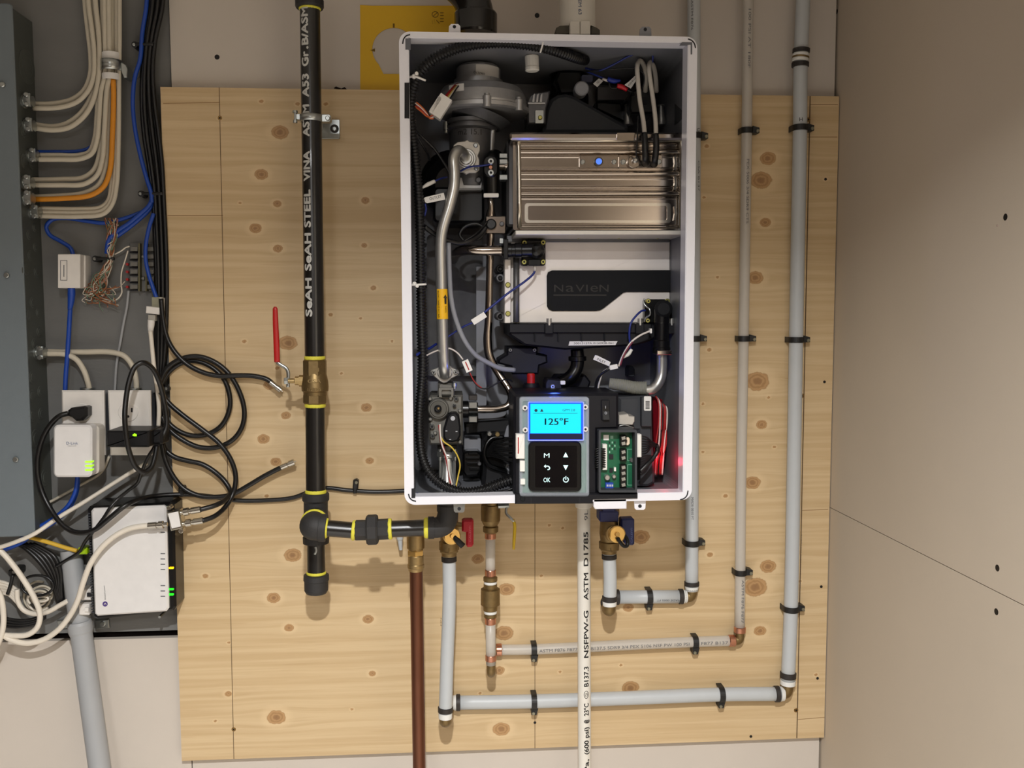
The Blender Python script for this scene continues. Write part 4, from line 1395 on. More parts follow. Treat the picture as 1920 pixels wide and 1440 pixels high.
hp('white_cap', MB().lathe(P(998, 134, .2), P(997, 103, .2), [(0, .0085), (.06, .0112), (.25, .0112), (.27, .0108), (.9, .0112), (1, .009)], 16, False), M_wht, None, 'white ribbed plastic cap')
hp('side_label', MB().add([Vector((X1 - .0042, -.235, P(1280, 232, .2).z)), Vector((X1 - .0042, -.185, P(1280, 232, .2).z)), Vector((X1 - .0042, -.185, P(1280, 190, .2).z)), Vector((X1 - .0042, -.235, P(1280, 206, .24).z))], [(0, 1, 2, 3)]), mat('grey_rating_label', (58, 60, 64), .6))

# ---- primary heat exchanger (stainless)
DX = .215
hx = hp('heat_exchanger', MB().rect(962, 256, 1280, 431, .05, DX - .004, 3), M_ss, None, 'polished stainless steel heat exchanger')
# pressed front: long horizontal swages
prof = []
for y in np.arange(262, 431.1, 1.0):
    d = 0.0
    for yc, hw, ht in ((285, 5.5, .006), (326, 6, .0065), (363, 6, .0065)):
        u = (y - yc) / hw
        if abs(u) < 1:
            d = max(d, ht * math.sqrt(1 - u * u))
    for yc, hw, ht in ((272, 3, .002), (278, 2, .0016), (294, 2, .0014), (317, 2.2, .0016), (335, 2, .0014), (352, 2.5, .0018), (372, 2, .0014), (425, 3, .002)):
        u = (y - yc) / hw
        if abs(u) < 1:
            d = max(d, ht * math.sqrt(1 - u * u))
    prof.append((y, DX + d))
mb = MB()
vs_, fs = [], []
for y, d in prof:
    for x in (974, 1277):
        q_ = P(x, y, DX)
        vs_.append((q_.x, -d, q_.z))
for k in range(len(prof) - 1):
    fs.append((2 * k, 2 * k + 1, 2 * k + 3, 2 * k + 2))
mb.add(vs_, fs, True)
hp('pressed_front', mb, M_ss, hx)
hp('embossed_border', MB().frame(rrect(984, 381, 1258, 418, 5), rrect(990, 386, 1251, 413, 4), DX - .001, DX + .0022), M_ssr, hx)
hp('top_lid', MB().prism(rrect(956, 248, 1293, 262, 4), .05, DX + .018, .003), M_ss, hx)
hp('lid_bead', MB().tube([(960, 263.5, DX + .010), (1288, 264.5, DX + .010)], 2.4, 12), M_ssr, hx)
hp('end_bar', MB().tube([(972, 262, DX + .008), (973, 300, DX + .008), (974, 427, DX + .008)], 4.2, 14, 3), M_ssr, hx)
hp('end_bar', MB().tube([(1282, 256, DX + .008), (1278.5, 264, DX + .01), (1278, 300, DX + .008), (1277, 427, DX + .008)], 4.4, 14, 4), M_ssr, hx)
for y in (306, 343, 400):
    hp('end_crimp', MB().prism([(1264, y - 13), (1267, y - 13), (1270, y), (1267, y + 13), (1263, y + 13), (1265, y)], DX, DX + .004), M_ssr, hx)
hp('side_shell', MB().rect(950, 262, 970, 425, .05, DX - .03, 6, .004), M_alud, hx)
pl = hp('igniter_plate', MB().rect(1160, 291, 1242, 315, DX, DX + .006, 2, .0008), M_ss, hx)
hp('electrode_holder', MB().disc(1189, 303, DX + .005, DX + .014, 12, 22, .001), M_ss, pl)
hp('electrode_tip', MB().disc(1192, 300, DX + .013, DX + .022, 5, 14, .002), M_gal2, pl)
for x in (1169, 1236):
    hp('screw', MB().disc(x, 303, DX + .005, DX + .009, 5, 14, .001), M_zinc, pl)
pl = hp('sight_plate', MB().rect(1087, 292, 1160, 315, DX, DX + .006, 2, .0008), M_ss, hx)
hp('sight_ring', MB().disc(1123, 302.5, DX + .005, DX + .012, 8, 22, .001), M_alud, pl)
hp('sight_glass', MB().disc(1123, 302.5, DX + .011, DX + .0128, 5.6, 20), mat('flame_sight_glass', (70, 110, 220), .2, emit=(90, 140, 255), estr=1.2), pl, 'blue glowing flame sight glass')
for x in (1093, 1152):
    hp('screw', MB().disc(x, 303, DX + .005, DX + .009, 4.6, 14, .001), M_zinc, pl)
hp('lid_bracket', MB().rect(1157, 249, 1190, 263, DX + .017, DX + .021, 1), M_ss, hx)
hp('lower_flange', MB().rect(966, 431.5, 1288, 440.5, .05, .252, 2, .0012), M_aluf, hx, 'aluminium mounting flange')
for x in (1013, 1085, 1161, 1234):
    hp('flange_screw', MB().disc(x, 444, .18, .188, 4, 6, .001), M_ybrass, hx)

# ---- secondary heat exchanger with the dark name pad
D2 = .165
sx = hp('secondary_exchanger', MB().rect(950, 447, 1257, 606, .03, D2, 2, .002), M_plate, None, 'silver secondary exchanger casing')
hp('top_step', MB().rect(950, 441, 1256, 454, .03, D2 + .006, 1, .001), M_alud, sx)
pad = [(1257, 506.5), (1257, 547), (1175, 547.5), (1169, 549), (1132, 578), (1125, 582), (1118, 583), (1036, 583), (1029, 580), (1026, 574), (1025.5, 517), (1028, 510), (1035, 507)]
pd_ = hp('name_pad', MB().prism(pad, D2 - .001, D2 + .004, .0008), M_rub, sx, 'matt black pad with embossed name')
M_emb = mat('embossed_black', (10, 10, 11), .35)
tx = MB()
for s, x0, x1, h_ in (('N', 1039, 1056, 14), ('a', 1061, 1076, 14), ('V', 1079, 1096, 14), ('I', 1099, 1102, 14), ('e', 1107, 1121, 14), ('N', 1124, 1141, 14)):
    text_flat(tx, s, (x0, 547), (x1, 547), h_ if s not in 'ae' else 18, D2 + .0044)
hp('embossed_letter', tx, M_emb, pd_)
hp('embossed_underline', MB().rect(1038, 552, 1137, 554.5, D2 + .004, D2 + .0045), M_emb, pd_)
hp('side_post', MB().tube([(968, 478, D2 + .016), (968, 604, D2 + .016)], 6, 16), M_alud, sx)
hp('left_bracket', MB().rect(946, 486, 958, 606, .03, D2 + .012, 2, .001), M_plate, sx)
for y in (534, 588):
    hp('bracket_screw', MB().disc(952.5, y, D2 + .011, D2 + .016, 5, 14, .001), M_ybrass, sx)
for y, nm in ((504, 0), (521, 1), (593, 1)):
    k = hp('lug', MB().disc(938, y, .08, D2 - .02, 8, 18, .001), M_alud if nm else M_shiny, sx)
    hp('lug_bolt', MB().disc(938, y, D2 - .02, D2 - .014, 4, 12, .001), M_shiny, k)
tr = hp('condensate_tray', MB().prism([(955, 607), (1276, 607), (1276, 622), (1240, 624), (1220, 640), (1190, 648), (1060, 656), (985, 648), (955, 628)], .03, D2 + .018, .003), M_navy, None, 'black plastic condensate tray')
for x in (1003, 1047, 1091, 1134, 1178):
    hp('tray_rib', MB().rect(x - 1.2, 625, x + 1.2, 640, D2 + .016, D2 + .022), M_rub, tr)
hp('tray_lip', MB().rect(955, 607, 1222, 624, D2 + .016, D2 + .024, 2, .001), M_navy, tr)
for x in (1029.5, 1200, 1259):
    k = hp('tray_boss', MB().rect(x - 8, 606, x + 8, 626, D2 + .018, D2 + .030, 2, .001), M_navy, tr)
    hp('tray_bolt', MB().lathe(P(x, 610, D2 + .026), P(x, 597, D2 + .026), [(0, .0044), (1, .0044)], 12), M_gal2, k)
lb_ = hp('tray_label', MB().prism([(1068, 640), (1158, 639.5), (1154, 647), (1066, 648)], D2 + .018, D2 + .0198), M_lab, tr, 'white barcode strip')
tx = MB()
text_flat(tx, '30013157A 0150928-061', (1076, 645.5), (1150, 645), 3.6, D2 + .0201)
hp('label_print', tx, M_ink, lb_)

# ---- stainless water tubes and black fittings
hp('water_tube', MB().tube([(946, 470, .195), (905, 470, .195), (880, 469, .19), (863, 471, .175), (853, 478, .14), (850, 485, .10)], 9.6, 20, 6), M_ss, None, 'bent stainless outlet tube')
fe = hp('tube_elbow', MB().rect(978, 449, 1023, 498, .165, .185, 4, .002), M_shiny, None, 'black plastic pipe elbow')
hp('elbow_barrel', MB().lathe(P(944, 470, .2), P(1009, 469, .2), [(0, .0125), (.22, .0125), (.23, .0112), (.32, .0112), (.33, .0125), (.5, .0125), (.52, .0108), (.85, .0112), (1, .006)], 24), M_shiny, fe)
hp('elbow_dome', MB().lathe(P(1006, 470, .18), P(1006, 470, .214), [(0, .0135), (.7, .0125), (.93, .008), (1, .002)], 24), M_shiny, fe)
hp('spring_clip', MB().prism([(944, 448), (953, 448), (953, 486), (944, 486)], .19, .214, .001), M_shiny, fe)
hp('clip_tab', MB().rect(937, 447, 943, 456, .19, .205, 1), M_zinc, fe)
hp('sensor_plug', MB().rect(990, 486, 1014, 498, .185, .2, 2, .001), M_shiny, fe)
for x, y in ((983.5, 455), (1018.5, 454.5), (983, 491), (1018.5, 491)):
    k = hp('elbow_screw', MB().disc(x, y, .184, .190, 5, 16, .001), M_ybrass, fe)
    hp('screw_recess', MB().disc(x, y, .1895, .1904, 2.2, 6), M_slit, k)
# left inlet elbow
fe = hp('tube_elbow', MB().tube([(922, 372, .185), (921, 330, .19), (921, 306, .19), (923, 297, .183), (930, 292, .16)], [16, 16.5, 16, 14.5, 12], 20, 6), M_shiny, None, 'black plastic pipe elbow')
hp('elbow_face', MB().rect(906, 291, 934, 332, .19, .207, 12, .002), M_shiny, fe)
for y in (302, 323.5):
    k = hp('elbow_screw', MB().disc(920.5, y, .206, .2105, 6.4, 18, .001), M_zinc, fe)
    hp('screw_recess', MB().disc(920.5, y, .2100, .2110, 2.6, 6), M_slit, k)
hp('copper_probe', MB().disc(920, 313.5, .206, .210, 4.2, 14, .001), M_copperb, fe)
hp('tag', MB().rect(907, 362.5, 935, 369.5, .2, .206, 1.5), M_wht, fe)
for y0, y1 in ((287, 296), (298, 307), (327, 337)):
    hp('spring_clip', MB().rect(936, y0, 952, y1, .17, .196, 1, .001), M_zinc, fe)
hp('tube_end', MB().lathe(P(934, 308, .17), P(962, 308, .17), [(0, .011), (.4, .011), (.42, .0135), (.8, .0135), (1, .012)], 20), M_ss, fe)
hp('water_tube', MB().tube([(920, 370, .18), (921, 390, .18), (920, 404, .175), (920, 440, .17), (918, 520, .165), (916, 600, .16), (914, 640, .16), (918, 668, .16), (938, 705, .165), (954, 730, .172), (959, 746, .176), (953, 760, .178), (936, 766.5, .18), (900, 767.5, .182), (884, 767.5, .182)], [6.2, 6.2, 9.5, 7.2, 6.8, 7.2, 8, 8, 7.6, 7.2, 7.2, 7.2, 7, 6.8, 6.8], 18, 6), M_ss, None, 'long stainless tube bending to the gas valve side')
k = hp('tube_bracket', MB().rect(911, 405, 948, 438, .16, .186, 2, .001), M_ss)
hp('bracket_knob', MB().disc(921, 420, .185, .193, 10, 20, .002), M_blkw, k)
hp('bracket_screw', MB().disc(941, 419.5, .185, .190, 4.5, 14, .001), M_alud, k)
# right outlet
fe = hp('tube_elbow', MB().rect(1209, 561, 1256, 606, .165, .182, 4, .002), M_shiny, None, 'black plastic outlet elbow')
hp('elbow_barrel', MB().lathe(P(1241, 580, .205), P(1240, 662, .205), [(0, .0125), (.3, .0125), (.32, .0118), (.7, .0118), (.72, .0135), (.86, .0135), (.88, .0145), (1, .0145)], 24), M_shiny, fe)
hp('elbow_dome', MB().lathe(P(1243, 580, .175), P(1244.5, 579, .224), [(0, .0148), (.8, .0142), (.93, .0112), (1, .0095)], 28), M_rub, fe)
for x, y in ((1216, 564.5), (1252, 564.5), (1215, 601)):
    k = hp('elbow_screw', MB().disc(x, y, .181, .188, 4.6, 14, .001), M_ybrass, fe)
    hp('screw_recess', MB().disc(x, y, .1875, .1884, 2.0, 6), M_slit, k)
hp('sensor_clip', MB().tube([(1208, 560, .19), (1207, 568, .19), (1212, 575, .192), (1218, 580, .195), (1219, 590, .195), (1211, 596, .19), (1208, 604, .188)], 1.6, 8, 5), M_zinc, fe)
hp('clip', MB().rect(1232, 657, 1260, 665.5, .196, .224, 1.5, .001), M_ss, fe)
hp('water_tube', MB().tube([(1241, 660, .205), (1241, 690, .205), (1239, 708, .206), (1232, 722, .208), (1222, 730, .21), (1208, 732, .21)], 9.8, 20, 7), M_gal2, None, 'silver outlet tube')
hp('woven_sleeve', MB().tube([(1142, 719, .205), (1165, 722, .208), (1190, 727, .21), (1212, 728, .212)], [10.5, 11.5, 12.5, 13], 22, 8, rib=(.0035, .05)), M_fab, None, 'grey woven insulation sleeve')

# ---- gas tube
gpf = hp('gas_flange', MB().prism([(850, 272), (858, 266), (871, 264.5), (876, 262), (880, 265), (896, 267), (900, 273), (900, 282), (896, 292), (899, 300), (899, 318), (892, 324), (880, 324), (874, 327), (868, 323), (852, 321), (848, 312), (850, 300)], .19, .196, .001), M_aluf, None, 'cast aluminium gas inlet flange')
for r_, h_ in ((19, .003), (15, .006), (11, .009)):
    hp('step_ring', MB().disc(874, 297, .195, .196 + h_, r_, 26, .001), M_gal2, gpf)
for x, y in ((892, 272), (893, 315)):
    hp('flange_screw', MB().disc(x, y, .195, .2005, 4.2, 14, .001), M_zinc, gpf)
hp('gas_tube', MB().tube([(873, 297, .2), (869, 287, .218), (858, 283, .236), (851, 297, .243), (852, 325, .244), (851, 350, .244), (843, 385, .244), (831, 425, .243), (827, 448, .242), (827, 520, .24), (829, 600, .238), (831, 660, .236), (833, 692, .234), (834, 703, .222)],
                         [8.5, 9.5, 10.4, 10.6, 10.4, 10.3, 10.2, 10.2, 10.2, 10.2, 10.2, 10.2, 10.2, 10], 22, 7), M_gal2, None, 'dull silver gas tube')
lbt = hp('gas_label', MB().tube([(828.2, 542, .2395), (829.6, 598, .2385)], 10.8, 22, caps=False), M_yel, None, 'yellow gas label with black arrow')
tx = MB()
g0, g1 = P(828.2, 542, .2395), P(829.6, 598, .2385)
rgt_ = 10.8 * mpp(829, 570, .239)
ux = (g1 - g0)
text_round(tx, 'NPE-210 JS180A2 7A0758', g1 - ux * .04, g1 - ux * .95, rgt_, 0, .0030, ang=.62)
text_round(tx, 'GSN', g1 - ux * .22, g1 - ux * .42, rgt_, 0, .0028, ang=-.62)
text_round(tx, 'I', g1 - ux * .5, g1 - ux * .72, rgt_, 0, .004, ang=-.62)
vs_, fs = [], []
for t_, th in ((.7, -1.0), (.7, -.24), (.82, -.62)):
    c = g1 - ux * t_
    vs_.append(c + Vector((0, -1, 0)) * math.cos(th) * (rgt_ + .0005) + Vector((-1, 0, 0)) * math.sin(th) * (rgt_ + .0005))
tx.add(vs_, [(0, 1, 2)])
hp('label_print', tx, M_ink, lbt)
hp('black_intake', MB().lathe(P(850, 345, .06), P(850, 345, .135), [(0, .058), (.5, .056), (.85, .046), (1, .03)], 32), M_shiny, None, 'round black air intake')
hp('intake_box', MB().rect(812, 350, 908, 418, .06, .15, 10, .004), M_shiny, None, 'black intake duct')
hp('casting', MB().rect(856, 330, 906, 356, .12, .17, 5, .003), M_alu)
hp('casting_nut', MB().disc(897, 337, .17, .178, 5.5, 6, .001), M_alud)

# ---- clear silicone tube
hp('silicone_tube', MB().tube([(841, 455, .225), (843, 520, .222), (846, 560, .22), (855, 600, .216), (872, 640, .21), (892, 666, .2), (915, 680, .19), (940, 691, .18), (965, 694, .17)], 4.6, 14, 6), mat('clear_silicone', (150, 152, 158), .35, alpha=.85), None, 'grey translucent silicone tube')

# ---- corrugated loom
lw = [(1097, 113, .20), (1085, 110, .225), (1060, 101, .25), (1020, 89, .268), (975, 82, .276), (930, 80, .278), (880, 85, .278), (840, 97, .278), (808, 115, .278), (789, 135, .278), (778, 155, .276), (771, 185, .272), (770, 215, .268), (773, 250, .262), (779, 300, .258), (785, 370, .256), (788, 450, .256), (789, 530, .256), (791, 620, .256), (793, 680, .256), (791, 720, .257), (787, 770, .258), (787, 820, .26), (793, 860, .262), (808, 890, .264), (835, 912, .266), (870, 923, .267), (905, 919, .266), (935, 908, .262), (962, 899, .255)]
rr_ = [9.5, 10, 10.5, 10.5, 10.5, 10.5, 10.5, 10.5, 10.5, 10.5, 10.5, 10.5, 10.5, 10, 9.5, 9.5, 9.5, 9.5, 10.5, 11, 10, 9.5, 9.5, 9.5, 9.5, 9.5, 10, 10, 10.5, 10.5]
loom = hp('cable_loom', MB().tube(lw, rr_, 16, 10, rib=(.0048, .24)), M_loom, None, 'black corrugated cable loom')
for x, y, d in ((1014, 70, .285), (776, 142, .285), (777, 532, .284)):
    tie = hp('cable_tie', MB().disc(x, y, d - .012, d + .006, 4, 14, .002), M_wht, None, 'white cable tie')
    if y < 100:
        hp('tie_tail', MB().tube([(x, y, d + .004), (1018, 78, d + .004), (1013, 99, d)], 1.7, 8, 4), M_wht, tie)
    else:
        hp('tie_tail', MB().tube([(x - 14, y + 3, d - .01), (x + 3, y + 2, d + .006), (x + 22, y + (9 if y < 300 else 1), d + .002)], 2.0, 8, 4), M_wht, tie)
        hp('tie_knob', MB().disc(x + 5, y - 5 if y < 300 else y + 4, d, d + .009, 3.4, 12, .001), M_wht, tie)
# thin cables beside it
hp('black_cable', MB().tube([(772, 222, .262), (776, 240, .25), (790, 255, .235), (815, 280, .22), (832, 305, .21), (843, 325, .2)], 2.6, 8, 6), M_blkw)
hp('black_cable', MB().tube([(772, 225, .268), (776, 270, .262), (782, 310, .26), (789, 350, .258), (793, 380, .252)], 2.4, 8, 6), M_blkw)
hp('black_cable', MB().tube([(775, 235, .255), (786, 262, .24), (800, 285, .22), (806, 300, .18)], 2.2, 8, 6), M_blkw)
hp('black_cable', MB().tube([(796, 425, .245), (812, 437, .235), (835, 449, .225), (862, 456, .215), (880, 452, .21), (900, 440, .2), (912, 425, .195)], 4.6, 10, 6), M_blkw)
hp('black_cable', MB().tube([(870, 452, .215), (890, 440, .21), (905, 426, .2), (914, 415, .196)], 1.6, 8, 6), M_whtw if False else M_blkw)
hp('coiled_lead', MB().tube([(870, 452, .19), (862, 440, .19), (872, 425, .19), (895, 420, .19), (908, 430, .19), (900, 446, .19), (882, 450, .188)], 3.2, 10, 6), M_blkw)
hp('wire_sleeve', MB().tube([(792, 352, .24), (802, 346, .235), (815, 340, .23)], [2.2, 4.0, 3.6], 10, 4), M_wht, None, 'white bullet connector')
hp('blue_wire', MB().tube([(814, 340, .228), (826, 335, .22), (838, 332, .2)], 1.6, 8, 5), M_bluew)
hp('blue_wire', MB().tube([(863, 321, .2), (880, 313, .206), (900, 311, .21), (919, 308, .213)], 1.8, 8, 6), M_bluew)
fg = hp('outlet_flag', MB().prism([(795, 371), (800, 369), (832, 361.5), (835, 374), (801, 381), (797, 379)], .246, .2468), M_lab, None, 'white outlet cable flag')
tx = MB()
text_flat(tx, 'OUTLET', (806, 375.5), (828, 370), 5.2, .2471)
hp('flag_print', tx, M_ink, fg)
hp('blue_wire', MB().tube([(797, 382, .246), (799, 392, .245), (796, 405, .243)], 1.8, 8, 5), M_bluew)
# blue sensor lead crossing the case
hp('blue_wire', MB().tube([(1003, 503, .19), (1001, 512, .19), (985, 527, .195), (955, 548, .2), (925, 572, .205), (908, 586, .208)], 2.2, 8, 7), M_bluew)
hp('grey_sleeve', MB().tube([(1003, 496, .192), (1003, 508, .19)], 2.8, 8), M_conw)
cn = hp('wire_connector', MB().obox((898, 597, .21), (1, 0, .62), (0, 1, 0), (-.62, 0, 1), .024, .008, .0095), M_wht, None, 'white inline wire connector')
hp('blue_wire', MB().tube([(886, 605, .208), (870, 612, .205), (848, 626, .2), (836, 634, .2)], 1.8, 8, 6), M_bluew)
hp('blue_wire', MB().tube([(818, 645, .215), (806, 653, .235), (790, 660, .255), (782, 665, .268)], 2.6, 8, 6), M_bluew)
# red and white lead with its connector
hp('lead_wire', MB().tube([(800, 666, .26), (818, 658, .24), (835, 653, .232), (845, 654, .23), (858, 662, .225), (868, 674, .222)], 1.5, 8, 7), M_whtw)
cn = hp('wire_connector', MB().obox((876, 686, .222), (1, 0, .45), (0, 1, 0), (-.42, 0, 1), .0105, .007, .019), M_wht, None, 'white inline wire connector')
hp('red_stripe', MB().obox((876, 686, .2258), (1, 0, .45), (0, 1, 0), (-.42, 0, 1), .0018, .0008, .014), M_redw, cn)
hp('lead_wire', MB().tube([(880, 699, .222), (888, 715, .222), (897, 725, .222), (908, 729, .22), (922, 724, .216), (938, 715, .21), (952, 711, .2), (961, 716, .195)], 1.5, 8, 7), M_blkw)
hp('lead_wire', MB().tube([(881, 699, .2235), (888, 713, .2235), (896, 722, .2235), (903, 727, .2225)], 1.0, 8, 6), M_redw)

# ---- fan plug and its wires
cn = hp('fan_plug', MB().obox((826, 201, .235), (.55, 0, .84), (0, 1, 0), (-.84, 0, .55), .034, .018, .020), M_wht, None, 'white multi-pin fan plug')
hp('plug_latch', MB().obox((817, 197, .238), (.55, 0, .84), (0, 1, 0), (-.84, 0, .55), .026, .012, .006), M_wht, cn)
for i, (m_, dx_) in enumerate(((M_redw, 0), (M_redw, 2.2), (M_yelw, 5.5), (M_whtw, 8), (M_blkw, 10))):
    hp('fan_wire', MB().tube([(832 + dx_, 184 + i * .8, .236), (842 + dx_, 172, .226), (853 + dx_ * .8, 160, .205), (863 + dx_ * .6, 155, .185)], 1.6, 8, 6), m_, cn)
for i, m_ in enumerate((M_orgw, M_whtw, M_redw, M_orgw)):
    hp('fan_wire', MB().tube([(777, 189 + i * 3.5, .262), (790, 200 + i * 3, .25), (800, 212 + i * 2, .242), (806, 222 - i, .236), (813, 222 - i * 3, .235)], 1.5, 8, 6), m_, cn)

# ================================================================== LOWER HALF OF THE HEATER
M_vgrey = mat('gas_valve_zinc', (112, 110, 104), 0.5, metal=0.6, var=0.15, scale=80)
M_vblack = mat('gas_valve_black', (20, 20, 22), 0.5, spec=0.3)
gd = hp('gas_tube_flange', MB().prism([(806, 697), (809, 693), (824, 688), (834, 681), (840, 683), (848, 689), (859, 694), (861.5, 699), (858, 704), (846, 710), (838, 717), (832, 718.5), (826, 716), (814, 706)], .212, .219, .001), M_gal2, None, 'diamond shaped gas flange')
hp('tube_collar', MB().disc(834, 698, .218, .224, 14, 26, .001), M_gal2, gd)
for x, y in ((813, 699), (854.5, 698)):
    k = hp('flange_screw', MB().disc(x, y, .218, .2235, 4.4, 16, .001), M_zinc, gd)
    hp('screw_recess', MB().disc(x, y, .2230, .2240, 1.9, 6), M_slit, k)
gv = hp('gas_valve', MB().prism([(804, 744), (808, 741), (868, 741), (868, 834), (806, 834), (804, 826)], .12, .205, .003), M_vgrey, None, 'zinc gas control valve')
hp('valve_neck', MB().prism([(821, 720), (826, 717), (848, 719), (852, 725), (852, 743), (820, 743)], .14, .212, .003), M_vgrey, gv)
hp('neck_recess', MB().frame(rrect(823, 727, 850, 745, 2), rrect(828, 731, 846, 745, 2), .205, .218), M_vgrey, gv)
hp('neck_bolt', MB().lathe(P(852, 729, .214), P(852, 718, .214), [(0, .003), (.4, .003), (.42, .0044), (1, .004)], 12), M_zinc, gv)
dp_ = hp('diaphragm_cover', MB().disc(822, 767, .204, .216, 20, 36, .002), M_vgrey, gv)
hp('cover_ring', MB().disc(822, 767, .215, .219, 16, 32, .001), mat('valve_ring', (88, 86, 80), .5, metal=.5), dp_)
hp('adjuster', MB().disc(821, 767, .218, .228, 7, 22, .002), M_vblack, dp_)
hp('adjuster_pin', MB().disc(822, 766, .227, .232, 2.8, 12, .001), M_brass, dp_)
ov = hp('actuator_cover', MB().prism([(839, 779), (846, 773.5), (855, 773.5), (861, 779), (864, 800), (864, 817), (859, 827), (848, 830), (836, 828), (831, 820), (831, 806)], .204, .226, .003), M_vblack, gv, 'black actuator cover')
hp('cover_dot', MB().disc(849, 784.5, .2255, .2268, 4.3, 16), M_capg, ov)
for x, y in ((837, 808), (856, 809), (844, 824)):
    hp('cover_mark', MB().rect(x - 1.8, y - .8, x + 1.8, y + .8, .2255, .2266), M_capg, ov)
for x, y in ((806.5, 748), (845, 747), (862.5, 770), (807, 786), (816, 812), (862.5, 828.5)):
    hp('valve_screw', MB().disc(x, y, .204, .211, 3.8, 12, .001), M_zinc, gv)
for x, y, r_ in ((855.5, 748, 4.4), (852, 761, 3.4), (810, 800, 4.6), (811, 818, 4.4)):
    k = hp('test_port', MB().disc(x, y, .204, .213, r_, 18, .001), M_zinc, gv)
    hp('port_opening', MB().disc(x, y, .2125, .2136, r_ * .62, 14), M_slit, k)
hp('valve_outlet', MB().lathe(P(839, 834, .17), P(839, 850, .17), [(0, .0165), (.4, .0165), (.42, .0135), (.7, .0135), (.72, .016), (1, .016)], 24), M_vgrey, gv)
gs = hp('gas_stub', MB().lathe(P(839, 850, .17), P(840, 938, .19), [(0, .0155), (.12, .0155), (.14, .0128), (.86, .0128), (.88, .0145), (1, .0145)], 26), M_gal2, None, 'grey metal gas inlet stub')
for x in (825, 853):
    hp('stud', MB().lathe(P(x, 842, .19), P(x, 912, .19), [(0, .0036), (.3, .0036), (.31, .0022), (1, .0022)], 10), M_zinc, gs)
    hp('nut', MB().hexnut(P(x, 846, .19), P(x, 856, .19), .0055), M_zinc, gs)
for m_, pts in ((M_redw, [(823, 797, .232), (825, 815, .234), (827, 830, .235), (835, 855, .232), (840, 880, .23), (846, 915, .235)]),
                (M_whtw, [(825, 795, .233), (825.5, 812, .236), (829, 835, .236), (838, 858, .233), (842, 885, .232), (850, 917, .235)]),
                (M_yelw, [(826, 818, .233), (832, 828, .233), (846, 838, .232), (857, 853, .23), (862.5, 872, .228), (859, 893, .228), (854, 916, .232)]),
                (M_redw, [(826, 824, .232), (833, 843, .23), (838, 868, .23), (844, 900, .232), (848, 917, .234)])):
    hp('valve_wire', MB().tube(pts, 1.5, 8, 7), m_)

# clip and black pieces right of the gas valve
hp('tube_socket', MB().lathe(P(866, 767.5, .182), P(896, 767.5, .182), [(0, .014), (.4, .014), (.42, .0115), (1, .0115)], 22), M_shiny)
for y0, y1, m_ in ((741, 751, M_band), (754, 766, M_zinc), (781, 792, M_zinc)):
    k = hp('spring_clip', MB().rect(879, y0, 895, y1, .186, .204, 1, .001), m_)
hp('grey_tray', MB().prism([(884, 776), (950, 770), (951, 776), (944, 786), (935, 790), (884, 790)], .09, .13, .002), M_galv)
hp('dark_region_plate', MB().prism([(870, 792), (962, 785), (962, 812), (905, 812), (872, 816)], .08, .150, .003), M_vblack, None, 'black plate standing for the dark region')  # plain black plate added to stand for the dark region behind
hp('grey_bracket', MB().rect(870, 822, 902, 850, .09, .135, 3, .001), M_galv)
fs_ = hp('flow_sensor', MB().prism([(868, 849), (876, 846), (896, 846), (903, 852), (903, 882), (896, 892), (874, 894), (868, 886)], .10, .165, .003), M_shiny, None, 'glossy black flow sensor')
for x0, y0, x1, y1 in ((878, 849, 896, 853), (873, 858, 899, 862), (875, 868, 897, 872), (880, 878, 899, 882)):
    hp('sensor_fin', MB().rect(x0, y0, x1, y1, .164, .170, 1.5, .001), M_shiny, fs_)
hp('sensor_screw', MB().disc(899, 870, .165, .171, 3.6, 12, .001), M_alud, fs_)
hp('pump_body', MB().prism([(906, 826), (914, 816), (930, 813), (960, 812), (964, 826), (964, 925), (900, 925), (904, 905), (906, 880)], .09, .175, .006), M_vblack, None, 'black pump body')
hp('pump_ring', MB().tube([(945, 820, .18), (922, 822, .182), (911, 836, .184), (909, 856, .184), (918, 872, .184), (940, 880, .182), (958, 884, .18)], 4.4, 12, 6), M_shiny)
for x, y, m_ in ((918, 814, M_zinc), (933, 815, M_brass), (952, 876, M_zinc)):
    hp('pump_screw', MB().disc(x, y, .175, .186, 4.6, 14, .001), m_)
for i in range(11):
    y = 822 + i * 4.4
    hp('harness_wire', MB().tube([(969, y, .272), (955, y + random.uniform(-3, 3), .26), (940, 826 + i * 3.4, .235), (925, 830 + i * 2.6, .21), (912, 846 + i * 1.0, .19)], 1.4, 6, 5), M_blkw)
hp('angle_tab', MB().prism([(944, 822), (950, 800), (956, 795), (959, 800), (959, 822)], .17, .175, .0006), M_galv)
hp('angle_tab', MB().prism([(950, 880), (952, 872), (957, 870), (960, 880), (958, 892), (952, 888)], .19, .195, .0006), M_galv)
hp('floor_plate', MB().prism([(858, 908), (868, 898), (900, 895), (905, 905), (898, 914), (862, 913)], .06, .12, .002), M_galv)
hp('floor_tab', MB().rect(899, 908, 926, 917, .06, .14, 1, .001), M_wht)
hp('floor_cable', MB().tube([(781, 925, .27), (800, 930, .27), (818, 932, .27), (832, 929, .268)], 1.8, 8, 6), M_bluew)
hp('floor_cable', MB().tube([(905, 930, .26), (930, 926, .26), (952, 919, .262), (966, 914, .262)], 1.6, 8, 6), M_blkw)

